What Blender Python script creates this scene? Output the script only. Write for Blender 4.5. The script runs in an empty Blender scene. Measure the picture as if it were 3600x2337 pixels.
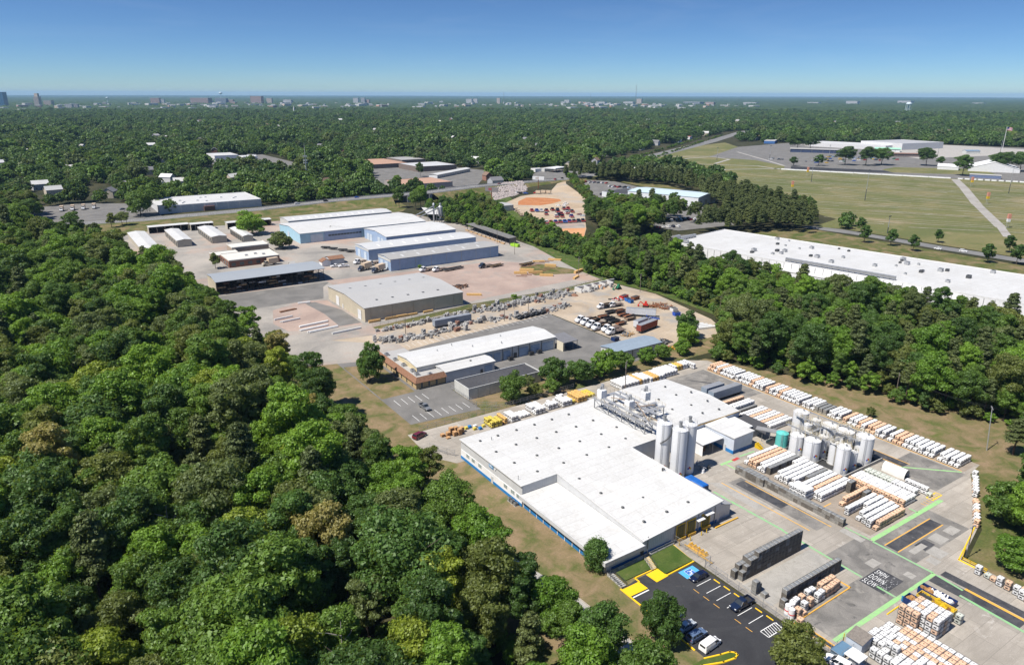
import bpy, bmesh, math, random
import numpy as np
from mathutils import Vector, Matrix
# ------------------------------------------------------------------ camera, sky, sun, exposure
SC = bpy.context.scene
COL = SC.collection
R = math.radians
CAM_H = 100.0
YAW, PITCH, ROLL = -33.7, 18.41, 0.14
cam_data = bpy.data.cameras.new('camera')
cam_data.sensor_width = 36.0
cam_data.lens = 36.0 * 2511.0 / 3600.0
cam_data.clip_start = 1.0
cam_data.clip_end = 150000.0
cam = bpy.data.objects.new('camera', cam_data)
COL.objects.link(cam)
cam.location = (0, 0, CAM_H)
cam.rotation_euler = (Matrix.Rotation(R(YAW), 3, 'Z') @ Matrix.Rotation(R(90 - PITCH), 3, 'X') @ Matrix.Rotation(R(ROLL), 3, 'Z')).to_euler()
SC.camera = cam
SUN_EL, SUN_AZ = 57.0, 178.0            # azimuth counter-clockwise from +X, towards the sun
world = bpy.data.worlds.new('World')
SC.world = world
world.use_nodes = True
wn = world.node_tree
wn.nodes.clear()
sky = wn.nodes.new('ShaderNodeTexSky')
sky.sky_type = 'NISHITA'
sky.sun_disc = False
sky.sun_elevation = R(SUN_EL)
sky.sun_rotation = R(90 - SUN_AZ)
sky.altitude = 0
sky.air_density = 1.0
sky.dust_density = 0.0
sky.ozone_density = 3.0
tc = wn.nodes.new('ShaderNodeTexCoord'); mpz = wn.nodes.new('ShaderNodeMapping'); mpz.inputs['Scale'].default_value = (1, 1, 2.0)
nz = wn.nodes.new('ShaderNodeVectorMath'); nz.operation = 'NORMALIZE'
wn.links.new(tc.outputs['Generated'], mpz.inputs[0]); wn.links.new(mpz.outputs[0], nz.inputs[0]); wn.links.new(nz.outputs[0], sky.inputs[0])
tint = wn.nodes.new('ShaderNodeMix'); tint.data_type = 'RGBA'; tint.blend_type = 'MULTIPLY'; tint.inputs[0].default_value = 1.0
tint.inputs[7].default_value = (0.43, 0.60, 0.80, 1)
wn.links.new(sky.outputs[0], tint.inputs[6])
bg = wn.nodes.new('ShaderNodeBackground')
bg.inputs['Strength'].default_value = 0.087
wo = wn.nodes.new('ShaderNodeOutputWorld')
cm = wn.nodes.new('ShaderNodeMapping'); cm.inputs['Scale'].default_value = (2.2, 5.0, 26.0); cm.inputs['Rotation'].default_value = (0.05, 0.02, 0.5)
cn = wn.nodes.new('ShaderNodeTexNoise'); cn.inputs['Scale'].default_value = 1.3; cn.inputs['Detail'].default_value = 9; cn.inputs['Roughness'].default_value = 0.62; cn.inputs['Distortion'].default_value = 0.7
cr = wn.nodes.new('ShaderNodeValToRGB'); cr.color_ramp.elements[0].position = 0.5; cr.color_ramp.elements[1].position = 0.8; cr.color_ramp.elements[1].color = (0.05,0.05,0.05,1)
ca = wn.nodes.new('ShaderNodeMix'); ca.data_type = 'RGBA'; ca.inputs[7].default_value = (6.5, 6.9, 7.2, 1)
wn.links.new(tc.outputs['Generated'],cm.inputs[0]); wn.links.new(cm.outputs[0],cn.inputs['Vector']); wn.links.new(cn.outputs['Fac'],cr.inputs[0]); wn.links.new(cr.outputs[0],ca.inputs[0]); wn.links.new(tint.outputs[2],ca.inputs[6])
wn.links.new(ca.outputs[2], bg.inputs[0])
wn.links.new(bg.outputs[0], wo.inputs[0])
sun_data = bpy.data.lights.new('sun', 'SUN')
sun_data.energy = 4.6
sun_data.angle = R(0.53)
sun_data.color = (1.0, 0.945, 0.865)
sun = bpy.data.objects.new('sun', sun_data)
COL.objects.link(sun)
sun.location = (0, 0, 300)
_to_sun = Vector((math.cos(R(SUN_EL)) * math.cos(R(SUN_AZ)), math.cos(R(SUN_EL)) * math.sin(R(SUN_AZ)), math.sin(R(SUN_EL))))
sun.rotation_euler = _to_sun.to_track_quat('Z', 'Y').to_euler()
SC.view_settings.view_transform = 'Standard'
SC.view_settings.look = 'None'
SC.view_settings.gamma = 1.0
SC.view_settings.use_curve_mapping = False
SC.view_settings.exposure = 0.62
SC.render.engine = 'CYCLES'
SC.cycles.max_bounces = 6
SC.cycles.diffuse_bounces = 3
SC.cycles.glossy_bounces = 2
SC.cycles.transmission_bounces = 3
SC.cycles.transparent_max_bounces = 8
SC.cycles.volume_bounces = 0
SC.cycles.use_denoising = True
SC.cycles.sample_clamp_indirect = 4.0
ORD = 'first second third fourth fifth sixth seventh eighth ninth tenth eleventh twelfth thirteenth fourteenth fifteenth sixteenth seventeenth eighteenth nineteenth twentieth'.split()
RNG = random.Random(7)
NP = np.random.default_rng(11)
# ------------------------------------------------------------------ materials
MATS = {}
def _mix(nt, a, b, fac, mode='MIX'):
 m = nt.nodes.new('ShaderNodeMix'); m.data_type = 'RGBA'; m.blend_type = mode
 if isinstance(fac, (int, float)): m.inputs[0].default_value = fac
 else: nt.links.new(fac, m.inputs[0])
 for s, i in ((a, 6), (b, 7)):
  if isinstance(s, tuple): m.inputs[i].default_value = (*s[:3], 1)
  else: nt.links.new(s, m.inputs[i])
 return m.outputs[2]
def _noise(nt, scale, detail=4, rough=0.6, vec=None, dist=0.0):
 n = nt.nodes.new('ShaderNodeTexNoise'); n.inputs['Scale'].default_value = scale
 n.inputs['Detail'].default_value = detail; n.inputs['Roughness'].default_value = rough
 n.inputs['Distortion'].default_value = dist
 if vec is not None: nt.links.new(vec, n.inputs['Vector'])
 return n.outputs['Fac']
def _ramp(nt, fac, stops):
 r = nt.nodes.new('ShaderNodeValToRGB'); e = r.color_ramp.elements
 while len(e) < len(stops): e.new(0.5)
 for k, (p, c) in enumerate(stops):
  e[k].position = p; e[k].color = (*c, 1) if len(c) == 3 else c
 nt.links.new(fac, r.inputs[0]); return r.outputs[0]
def _pos(nt):
 return nt.nodes.new('ShaderNodeNewGeometry').outputs['Position']
def _base(name, rough=0.8, metal=0.0, spec=0.3):
 m = bpy.data.materials.new(name); m.use_nodes = True
 nt = m.node_tree; b = nt.nodes['Principled BSDF']
 b.inputs['Roughness'].default_value = rough; b.inputs['Metallic'].default_value = metal
 b.inputs['Specular IOR Level'].default_value = spec
 MATS[name] = m
 return m, nt, b
def _bump(nt, b, h, strength=0.3, dist=0.05):
 n = nt.nodes.new('ShaderNodeBump'); n.inputs['Strength'].default_value = strength; n.inputs['Distance'].default_value = dist
 nt.links.new(h, n.inputs['Height']); nt.links.new(n.outputs[0], b.inputs['Normal'])
def dim(c): return tuple(x * 0.87 for x in c)
def plain(name, c, rough=0.6, metal=0.0, var=0.12, scale=0.6, spec=0.3):
 if name in MATS: return MATS[name]
 c = dim(c); m, nt, b = _base(name, rough, metal, spec)
 n1 = _noise(nt, scale, 5, 0.65, _pos(nt))
 col = _ramp(nt, n1, [(0.3, tuple(x * (1 - var) for x in c)), (0.7, tuple(min(1, x * (1 + var * 0.5)) for x in c))])
 nt.links.new(col, b.inputs['Base Color'])
 return m
def streaky(name, c, dirt, amount=0.35, rough=0.55, scale=0.25, seam=0.0):
 if name in MATS: return MATS[name]
 c = dim(c); dirt = dim(dirt); m, nt, b = _base(name, rough, 0.0, 0.3)
 p = _pos(nt)
 big = _noise(nt, scale * 0.25, 6, 0.7, p); fine = _noise(nt, scale * 6, 4, 0.6, p)
 f = nt.nodes.new('ShaderNodeMath'); f.operation = 'MULTIPLY'; nt.links.new(big, f.inputs[0]); nt.links.new(fine, f.inputs[1])
 k = _ramp(nt, f.outputs[0], [(0.18, (0, 0, 0)), (0.5, (amount,) * 3)])
 col = _mix(nt, c, dirt, k)
 if seam:
  br = nt.nodes.new('ShaderNodeTexBrick'); nt.links.new(p, br.inputs['Vector']); br.inputs['Scale'].default_value = 1.0
  br.inputs['Brick Width'].default_value = 12.0; br.inputs['Row Height'].default_value = seam; br.inputs['Mortar Size'].default_value = 0.05
  for s_, v_ in (('Color1', 1.0), ('Color2', 0.95), ('Mortar', 0.74)): br.inputs[s_].default_value = (v_, v_, v_ * .99, 1)
  col = _mix(nt, col, br.outputs['Color'], 1.0, 'MULTIPLY')
  ru = _ramp(nt, _noise(nt, 0.12, 7, 0.7, p, 1.2), [(0.54, (0, 0, 0)), (0.72, (0.32,) * 3)])
  col = _mix(nt, col, dirt, ru)
 nt.links.new(col, b.inputs['Base Color'])
 return m
def ribbed(name, c, rough=0.5, var=0.08, axis='AUTO', pitch=0.6):
 if name in MATS: return MATS[name]
 c = dim(c); m, nt, b = _base(name, rough, 0.0, 0.35)
 p = _pos(nt)
 sep = nt.nodes.new('ShaderNodeSeparateXYZ'); nt.links.new(p, sep.inputs[0])
 add = nt.nodes.new('ShaderNodeMath'); add.operation = 'ADD'
 nt.links.new(sep.outputs[0], add.inputs[0]); nt.links.new(sep.outputs[1], add.inputs[1])
 mul = nt.nodes.new('ShaderNodeMath'); mul.operation = 'MULTIPLY'; mul.inputs[1].default_value = 2 * math.pi / pitch
 nt.links.new(add.outputs[0], mul.inputs[0])
 si = nt.nodes.new('ShaderNodeMath'); si.operation = 'SINE'; nt.links.new(mul.outputs[0], si.inputs[0])
 n1 = _noise(nt, 0.35, 6, 0.7, p)
 col = _ramp(nt, n1, [(0.3, tuple(x * (1 - var * 1.5) for x in c)), (0.68, tuple(min(1, x * (1 + var)) for x in c))])
 nt.links.new(col, b.inputs['Base Color'])
 _bump(nt, b, si.outputs[0], 0.5, 0.03)
 return m
def ground_mat(name, stops, scale=0.12, fine=2.5, fine_amt=0.35, rough=0.95, extra=None, bump=0.0):
 if name in MATS: return MATS[name]
 stops = [(p_, dim(c_)) for p_, c_ in stops]; extra = [(dim(e_[0]), *e_[1:]) for e_ in (extra or [])]; m, nt, b = _base(name, rough, 0.0, 0.15)
 p = _pos(nt)
 big = _noise(nt, scale, 8, 0.62, p, 0.6)
 col = _ramp(nt, big, [(0.5 + (p_ - 0.5) * 0.62, c_) for p_, c_ in stops])
 fn = _noise(nt, fine, 5, 0.7, p)
 g = _ramp(nt, fn, [(0.25, (1 - fine_amt,) * 3), (0.75, (1 + fine_amt * 0.4,) * 3)])
 col = _mix(nt, col, g, 1.0, 'MULTIPLY')
 for ex in (extra or []):
  c, s, lo, hi = ex
  f = _ramp(nt, _noise(nt, s, 7, 0.66, p, 0.4), [(lo, (0, 0, 0)), (hi, (1, 1, 1))])
  col = _mix(nt, col, c, f)
 nt.links.new(col, b.inputs['Base Color'])
 if bump: _bump(nt, b, fn, bump, 0.1)
 return m
def slab_mat(name, c1, c2, joint, w=6.0, h=4.5, stain=(0.2, 0.19, 0.18), amt=0.5):
 if name in MATS: return MATS[name]
 c1, c2, joint, stain = dim(c1), dim(c2), dim(joint), dim(stain); m, nt, b = _base(name, 0.9, 0.0, 0.2)
 p = _pos(nt)
 br = nt.nodes.new('ShaderNodeTexBrick'); nt.links.new(p, br.inputs['Vector'])
 br.offset = 0.5; br.inputs['Scale'].default_value = 1.0
 br.inputs['Brick Width'].default_value = w; br.inputs['Row Height'].default_value = h
 br.inputs['Mortar Size'].default_value = 0.035; br.inputs['Color1'].default_value = (*c1, 1); br.inputs['Color2'].default_value = (*c2, 1)
 br.inputs['Mortar'].default_value = (*joint, 1); br.inputs['Bias'].default_value = 0.0
 big = _noise(nt, 0.08, 8, 0.68, p, 0.8)
 f = _ramp(nt, big, [(0.40, (0, 0, 0)), (0.64, (amt,) * 3)])
 col = _mix(nt, br.outputs['Color'], stain, f)
 mp = nt.nodes.new('ShaderNodeMapping'); mp.inputs['Scale'].default_value = (0.06, 0.9, 1); nt.links.new(p, mp.inputs[0])
 st = _noise(nt, 1.0, 6, 0.7, mp.outputs[0], 0.5)
 f2 = _ramp(nt, st, [(0.48, (0, 0, 0)), (0.68, (0.5,) * 3)])
 col = _mix(nt, col, stain, f2)
 pale = _ramp(nt, _noise(nt, 0.35, 7, 0.75, p, 1.0), [(0.58, (0, 0, 0)), (0.72, (0.5,) * 3)])
 col = _mix(nt, col, (0.60, 0.57, 0.52), pale)
 fine = _ramp(nt, _noise(nt, 6.0, 3, 0.6, p), [(0.3, (0.86,) * 3), (0.7, (1.05,) * 3)])
 col = _mix(nt, col, fine, 1.0, 'MULTIPLY')
 nt.links.new(col, b.inputs['Base Color'])
 return m
def worn_paint(name, c, under, wear=0.45, scale=1.2, rough=0.7):
 if name in MATS: return MATS[name]
 m, nt, b = _base(name, rough, 0.0, 0.3)
 p = _pos(nt)
 f = _ramp(nt, _noise(nt, scale, 8, 0.75, p, 0.3), [(wear, (0, 0, 0)), (wear + 0.22, (0.8,) * 3)])
 nt.links.new(_mix(nt, c, under, f), b.inputs['Base Color'])
 return m
def leaf_mat(name, c, c2, trans=0.47, k_=1.0):
 c = (c[0] * 1.72 * k_, c[1] * 1.62 * k_, c[2] * 1.3 * k_); c2 = (c2[0] * 2.1 * k_, c2[1] * 1.98 * k_, c2[2] * 1.45 * k_)
 m = bpy.data.materials.new(name); m.use_nodes = True; MATS[name] = m
 nt = m.node_tree; nt.nodes.clear()
 out = nt.nodes.new('ShaderNodeOutputMaterial')
 oi = nt.nodes.new('ShaderNodeObjectInfo')
 p = _pos(nt)
 n1 = _noise(nt, 0.45, 3, 0.6, p)
 f = nt.nodes.new('ShaderNodeMath'); f.operation = 'ADD'; nt.links.new(oi.outputs['Random'], f.inputs[0]); nt.links.new(n1, f.inputs[1])
 h = nt.nodes.new('ShaderNodeMath'); h.operation = 'MULTIPLY'; nt.links.new(f.outputs[0], h.inputs[0]); h.inputs[1].default_value = 0.5
 col = _ramp(nt, h.outputs[0], [(0.2, c), (0.8, c2)])
 wn_ = nt.nodes.new('ShaderNodeTexWhiteNoise'); wn_.noise_dimensions = '3D'
 sn = nt.nodes.new('ShaderNodeVectorMath'); sn.operation = 'SNAP'; sn.inputs[1].default_value = (0.6, 0.6, 0.6)
 nt.links.new(p, sn.inputs[0]); nt.links.new(sn.outputs[0], wn_.inputs['Vector'])
 v = _ramp(nt, wn_.outputs['Value'], [(0.0, (0.72,) * 3), (1.0, (1.25,) * 3)])
 col = _mix(nt, col, v, 1.0, 'MULTIPLY')
 d = nt.nodes.new('ShaderNodeBsdfDiffuse'); t = nt.nodes.new('ShaderNodeBsdfTranslucent')
 g = nt.nodes.new('ShaderNodeBsdfGlossy'); g.inputs['Roughness'].default_value = 0.55; g.inputs['Color'].default_value = (0.75, 0.85, 0.7, 1)
 nt.links.new(col, d.inputs[0])
 nt.links.new(_mix(nt, col, (0.5, 0.6, 0.05), 0.25), t.inputs[0])
 ms = nt.nodes.new('ShaderNodeMixShader'); ms.inputs[0].default_value = trans
 nt.links.new(d.outputs[0], ms.inputs[1]); nt.links.new(t.outputs[0], ms.inputs[2])
 m2 = nt.nodes.new('ShaderNodeMixShader'); m2.inputs[0].default_value = 0.035
 nt.links.new(ms.outputs[0], m2.inputs[1]); nt.links.new(g.outputs[0], m2.inputs[2])
 nt.links.new(m2.outputs[0], out.inputs[0])
 return m
# ------------------------------------------------------------------ mesh helpers
class MB:
 def __init__(s): s.v = []; s.f = []
 def quad(s, *pts):
  k = len(s.v); s.v += [tuple(p) for p in pts]; s.f.append(tuple(range(k, k + len(pts)))); return s
 def box(s, x0, x1, y0, y1, z0, z1):
  k = len(s.v)
  s.v += [(x0, y0, z0), (x1, y0, z0), (x1, y1, z0), (x0, y1, z0), (x0, y0, z1), (x1, y0, z1), (x1, y1, z1), (x0, y1, z1)]
  s.f += [tuple(k + i for i in q) for q in ((0, 3, 2, 1), (4, 5, 6, 7), (0, 1, 5, 4), (1, 2, 6, 5), (2, 3, 7, 6), (3, 0, 4, 7))]
  return s
 def frust(s, x0, x1, y0, y1, z0, z1, ix, iy, ix1=None, iy1=None):
  ix1 = ix if ix1 is None else ix1; iy1 = iy if iy1 is None else iy1
  k = len(s.v)
  s.v += [(x0,y0,z0),(x1,y0,z0),(x1,y1,z0),(x0,y1,z0),(x0 + ix,y0 + iy,z1),(x1 - ix1,y0 + iy,z1),(x1 - ix1,y1 - iy1,z1),(x0 + ix,y1 - iy1,z1)]
  s.f += [tuple(k + i for i in q) for q in ((0, 3, 2, 1), (4, 5, 6, 7), (0, 1, 5, 4), (1, 2, 6, 5), (2, 3, 7, 6), (3, 0, 4, 7))]
  return s
 def prism(s, pts, z0, z1):
  k = len(s.v); n = len(pts)
  s.v += [(x, y, z0) for x, y in pts] + [(x, y, z1) for x, y in pts]
  s.f.append(tuple(k + i for i in reversed(range(n)))); s.f.append(tuple(k + n + i for i in range(n)))
  for i in range(n):
   j = (i + 1) % n; s.f.append((k + i, k + j, k + n + j, k + n + i))
  return s
 def profile_x(s, prof, x0, x1, inset=0.0):
  k = len(s.v); n = len(prof)
  s.v += [(x0, y, z) for y, z in prof] + [(x1, y, z) for y, z in prof]
  s.f.append(tuple(k + i for i in range(n))); s.f.append(tuple(k + n + i for i in reversed(range(n))))
  for i in range(n):
   j = (i + 1) % n; s.f.append((k + j, k + i, k + n + i, k + n + j))
  return s
 def profile_y(s, prof, y0, y1):
  k = len(s.v); n = len(prof)
  s.v += [(x, y0, z) for x, z in prof] + [(x, y1, z) for x, z in prof]
  s.f.append(tuple(k + i for i in range(n))); s.f.append(tuple(k + n + i for i in reversed(range(n))))
  for i in range(n):
   j = (i + 1) % n; s.f.append((k + j, k + i, k + n + i, k + n + j))
  return s
 def cyl(s, cx, cy, z0, z1, r, n=16, r1=None, cap=True):
  r1 = r if r1 is None else r1; k = len(s.v)
  for z, rr in ((z0, r), (z1, r1)):
   s.v += [(cx + rr * math.cos(2 * math.pi * i / n), cy + rr * math.sin(2 * math.pi * i / n), z) for i in range(n)]
  for i in range(n):
   j = (i + 1) % n; s.f.append((k + i, k + j, k + n + j, k + n + i))
  if cap:
   s.f.append(tuple(k + n + i for i in range(n))); s.f.append(tuple(k + i for i in reversed(range(n))))
  return s
 def bar(s, a, b, w=0.1, n=4):
  a = Vector(a); b = Vector(b); d = b - a
  if d.length < 1e-6: return s
  d.normalize(); up = Vector((0, 0, 1)) if abs(d.z) < 0.95 else Vector((1, 0, 0))
  p = d.cross(up).normalized(); q = p.cross(d)
  k = len(s.v); rr = w / 2 * (1.414 if n == 4 else 1)
  for c in (a, b):
   for i in range(n):
    t = 2 * math.pi * (i + 0.5) / n; s.v.append(tuple(c + p * (rr * math.cos(t)) + q * (rr * math.sin(t))))
  for i in range(n):
   j = (i + 1) % n; s.f.append((k + i, k + n + i, k + n + j, k + j))
  s.f.append(tuple(k + i for i in range(n))); s.f.append(tuple(k + n + i for i in reversed(range(n))))
  return s
 def wheel(s, x, y, z, r, w, n=14):
  k = len(s.v)
  for yy in (y - w / 2, y + w / 2):
   s.v += [(x + r * math.cos(2 * math.pi * i / n), yy, z + r * math.sin(2 * math.pi * i / n)) for i in range(n)]
  for i in range(n):
   j = (i + 1) % n; s.f.append((k + i, k + n + i, k + n + j, k + j))
  s.f.append(tuple(k + i for i in range(n))); s.f.append(tuple(k + n + i for i in reversed(range(n))))
  return s
 def sheet(s, pts, z):
  k = len(s.v); s.v += [(x, y, z) for x, y in pts]
  a = sum(pts[i][0] * pts[(i + 1) % len(pts)][1] - pts[(i + 1) % len(pts)][0] * pts[i][1] for i in range(len(pts)))
  f = tuple(range(k, k + len(pts))); s.f.append(f if a > 0 else f[::-1]); return s
 def strip(s, pts, w, z=0.0, zs=None):
  L = []; Rr = []
  for i, p in enumerate(pts):
   a = pts[max(0, i - 1)]; b = pts[min(len(pts) - 1, i + 1)]
   dx, dy = b[0] - a[0], b[1] - a[1]; l = math.hypot(dx, dy) or 1
   nx, ny = -dy / l * w / 2, dx / l * w / 2; zz = zs[i] if zs else z
   L.append((p[0] + nx, p[1] + ny, zz)); Rr.append((p[0] - nx, p[1] - ny, zz))
  for i in range(len(pts) - 1): s.quad(Rr[i], Rr[i + 1], L[i + 1], L[i])
  return s
 def mesh(s, name, m, smooth=False):
  me = bpy.data.meshes.new(name); me.from_pydata(s.v, [], s.f)
  if m is not None: me.materials.append(m)
  if smooth: me.polygons.foreach_set('use_smooth', [True] * len(me.polygons))
  me.update(); return me
 def build(s, name, m, parent=None, loc=None, rz=0.0, smooth=False):
  return link(name, s.mesh(name, m, smooth), parent, loc, rz)
def link(name, me, parent=None, loc=None, rz=0.0):
 o = bpy.data.objects.new(name, me); COL.objects.link(o)
 if parent is not None: o.parent = parent
 if loc is not None: o.location = loc
 if rz: o.rotation_euler = (0, 0, rz)
 return o
def smooth_by_angle(o, ang=35):
 me = o.data
 me.polygons.foreach_set('use_smooth', [True] * len(me.polygons))
 try: me.set_sharp_from_angle(angle=R(ang))
 except Exception: pass
 return o
def tag(o, label, cat, group=None, kind=None):
 o['label'] = label; o['category'] = cat
 if group: o['group'] = group
 if kind: o['kind'] = kind
 return o
def thing(name, label, cat, loc=(0, 0, 0), rz=0.0, group=None):
 o = bpy.data.objects.new(name, None); COL.objects.link(o)
 o.empty_display_size = 0.5
 o.location = loc if len(loc) == 3 else (*loc, 0); o.rotation_euler = (0, 0, rz)
 return tag(o, label, cat, group)
def struct(name, mb, m, label=None, parent=None):
 o = mb.build(name, m, parent)
 if parent is None:
  o['kind'] = 'structure'
  o['label'] = label or name.replace('_', ' ')
 return o
def copy_tree(src, loc, rz, label=None, group=None, scale=1.0, mats=None):
 def cp(o, parent):
  c = o.copy(); COL.objects.link(c)
  if parent is not None:
   c.parent = parent
  if mats and c.type == 'MESH':
   mt = mats.get(o.name.split('.')[0])
   if mt is not None:
    c.material_slots[0].link = 'OBJECT'; c.material_slots[0].material = mt
  for ch in o.children: cp(ch, c)
  return c
 r = cp(src, None)
 r.location = loc if len(loc) == 3 else (*loc, 0); r.rotation_euler = (0, 0, rz)
 r.scale = (scale,) * 3 if isinstance(scale, (int, float)) else scale
 if label: r['label'] = label
 if group: r['group'] = group
 return r
def drop(src):
 for ch in list(src.children): drop(ch)
 bpy.data.objects.remove(src)
def inside(poly, x, y):
 x = np.asarray(x, float); y = np.asarray(y, float); r = np.zeros(x.shape, bool); n = len(poly)
 for i in range(n):
  x0, y0 = poly[i]; x1, y1 = poly[(i + 1) % n]
  if y0 == y1: continue
  c = ((y0 > y) != (y1 > y)) & (x < (x1 - x0) * (y - y0) / (y1 - y0) + x0)
  r ^= c
 return r
def rect(x0, x1, y0, y1): return [(x0, y0), (x1, y0), (x1, y1), (x0, y1)]
_cy, _sy = math.cos(R(33.7)), math.sin(R(33.7)); _cp, _sp = math.cos(R(PITCH)), math.sin(R(PITCH))
def in_view(x, y, z=0.0, margin=0.0):
 cx = np.asarray(x) * _cy - np.asarray(y) * _sy; fy = np.asarray(x) * _sy + np.asarray(y) * _cy; dz = z - CAM_H
 d = fy * _cp - dz * _sp; up = fy * _sp + dz * _cp
 d = np.maximum(d, 1e-3)
 return (np.abs(cx / d) < 0.717 + margin) & (np.abs(up / d) < 0.4654 + margin)
# ------------------------------------------------------------------ trees
BARK = plain('bark', (0.11, 0.085, 0.065), 0.95, var=0.35, scale=3)
PINE_BARK = plain('pine_bark', (0.15, 0.095, 0.07), 0.95, var=0.3, scale=3)
LEAF = {
 'mid green': leaf_mat('leaf_mid_green', (0.046, 0.092, 0.018), (0.075, 0.135, 0.026)),
 'deep green': leaf_mat('leaf_deep_green', (0.030, 0.066, 0.016), (0.048, 0.098, 0.026)),
 'olive green': leaf_mat('leaf_olive_green', (0.066, 0.088, 0.024), (0.092, 0.112, 0.034)),
 'bright green': leaf_mat('leaf_bright_green', (0.066, 0.140, 0.018), (0.100, 0.180, 0.024)),
 'grey green': leaf_mat('leaf_grey_green', (0.064, 0.090, 0.036), (0.090, 0.116, 0.048)),
 'yellow green': leaf_mat('leaf_yellow_green', (0.110, 0.160, 0.020), (0.150, 0.190, 0.028)),
 'straw coloured': leaf_mat('leaf_straw', (0.150, 0.140, 0.058), (0.185, 0.165, 0.070)),
 'dark needled': leaf_mat('leaf_needle', (0.040, 0.058, 0.024), (0.060, 0.076, 0.030), 0.15),
}
FARLEAF_SHADED = {'dark needled': leaf_mat('far_needle',(0.036,0.056,0.026),(0.052,0.07,0.03),.2,.85),'deep green': leaf_mat('far_deep',(0.028,0.06,0.02),(0.042,0.086,0.026),.35,.85),'mid green': leaf_mat('far_mid',(0.04,0.08,0.02),(0.058,0.11,0.026),.35,.85),'bright green': leaf_mat('far_bright',(0.055,0.11,0.02),(0.075,0.14,0.026),.35,.85),'grey green': leaf_mat('far_grey',(0.052,0.076,0.034),(0.07,0.096,0.042),.35,.85),'yellow green': leaf_mat('far_yellow',(0.08,0.12,0.022),(0.105,0.15,0.028),.35,.85)}  # leaf colours darkened in place of the shade missing inside far crowns
def leaf_mesh(name, seed, lobes, n, size, out=0.55, core=0.12):
 g = np.random.default_rng(seed)
 lobes = np.array(lobes, float)          # cx cy cz rx ry rz
 area = lobes[:, 3] * lobes[:, 4] + lobes[:, 4] * lobes[:, 5] + lobes[:, 3] * lobes[:, 5]
 pick = g.choice(len(lobes), int(n * 1.9), p=area / area.sum())
 d = g.normal(size=(len(pick), 3)); d /= np.linalg.norm(d, axis=1)[:, None]
 d[:, 2] = np.where((d[:, 2] < -0.3) & (g.random(len(pick)) < 0.65), -d[:, 2], d[:, 2])
 rad = np.clip(1 - g.normal(0.05, 0.17, len(pick)), .35, 1.4); rad = np.where(g.random(len(pick)) < core, g.random(len(pick)) ** 0.5, rad)
 L = lobes[pick]; P = L[:, :3] + d * L[:, 3:] * rad[:, None]
 keep = np.ones(len(P), bool)
 for k in range(len(lobes)):
  q = ((P - lobes[k, :3]) / lobes[k, 3:]); keep &= ~(((q ** 2).sum(1) < 0.42) & (pick != k))
 P, d = P[keep][:n], d[keep][:n]; m = len(P)
 nrm = d + g.normal(0, out, (m, 3)); nrm /= np.linalg.norm(nrm, axis=1)[:, None]
 a = np.cross(nrm, g.normal(size=(m, 3))); a /= np.linalg.norm(a, axis=1)[:, None]; b = np.cross(nrm, a)
 s = size * g.uniform(0.55, 1.3, (m, 1)); t = s * g.uniform(0.45, 0.95, (m, 1))
 bend = nrm * s * g.uniform(-0.3, 0.3, (m, 1))
 V = np.stack([P - a * s * 0.6, P + b * t * 0.55 + bend, P + a * s * 0.6, P - b * t * 0.55 + bend * 0.4], 1).reshape(-1, 3)
 me = bpy.data.meshes.new(name)
 me.vertices.add(4 * m); me.vertices.foreach_set('co', V.ravel())
 me.loops.add(4 * m); me.loops.foreach_set('vertex_index', np.arange(4 * m, dtype=np.int32))
 me.polygons.add(m); me.polygons.foreach_set('loop_start',np.arange(0,4 * m,4,dtype=np.int32)); me.polygons.foreach_set('loop_total',np.full(m,4,np.int32))
 me.update(calc_edges=True); me.materials.append(LEAF['mid green'])
 return me
def broad_lobes(seed, Rr, H, base, n, fine=True):
 g = np.random.default_rng(seed); out = []
 zc = (base + H) / 2; hz = (H - base) / 2; sk = g.uniform(-.14, .14, 2) * Rr
 for i in range(n):
  t = (i + 0.5) / n; z = 1 - 1.75 * t; ph = i * 2.39996 + g.uniform(-0.6, 0.6); rr = math.sqrt(max(0.0, 1 - z * z))
  k = g.uniform(0.52, 0.92); r = Rr * g.uniform(0.19, 0.37)
  c = (Rr * rr * k * math.cos(ph) + sk[0] * (z + 1), Rr * rr * k * math.sin(ph) + sk[1] * (z + 1), zc + hz * z * g.uniform(0.62, 0.96))
  out.append((*c, r, r * g.uniform(0.8, 1.2), r * g.uniform(0.6, 0.85)))
  if fine:
   for q in range(3):
    d = g.normal(size=3); d[2] = abs(d[2]) * .8; d[0] += c[0] / Rr; d[1] += c[1] / Rr; d /= np.linalg.norm(d); q_ = r * g.uniform(.34, .55)
    out.append((c[0] + d[0] * r * .85, c[1] + d[1] * r * .85, c[2] + d[2] * r * .65, q_, q_, q_ * .75))
 for i in range(n // 4):
  r = Rr * g.uniform(0.28, 0.38); out.append((g.uniform(-0.3, 0.3) * Rr, g.uniform(-0.3, 0.3) * Rr, zc + hz * g.uniform(-0.3, 0.55), r, r, r * 0.8))
 return out
def pine_lobes(seed, Rr, H, base, n):
 g = np.random.default_rng(seed); out = []
 for i in range(n):
  t = (i + 0.5) / n; z = base + (H - base) * t; k = (1 - t) ** 0.42 * Rr * g.uniform(.7,1.1) + 0.3; ph = i * 2.39996 + g.uniform(-0.6,0.6); r = g.uniform(0.7,1.3) * (0.6 + 0.4 * (1 - t)) * Rr * 0.36
  out.append((k * 0.62 * math.cos(ph), k * 0.62 * math.sin(ph), z + g.uniform(-0.4, 0.4), r * 1.2, r * 1.2, r * 0.62))
 return out
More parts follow.
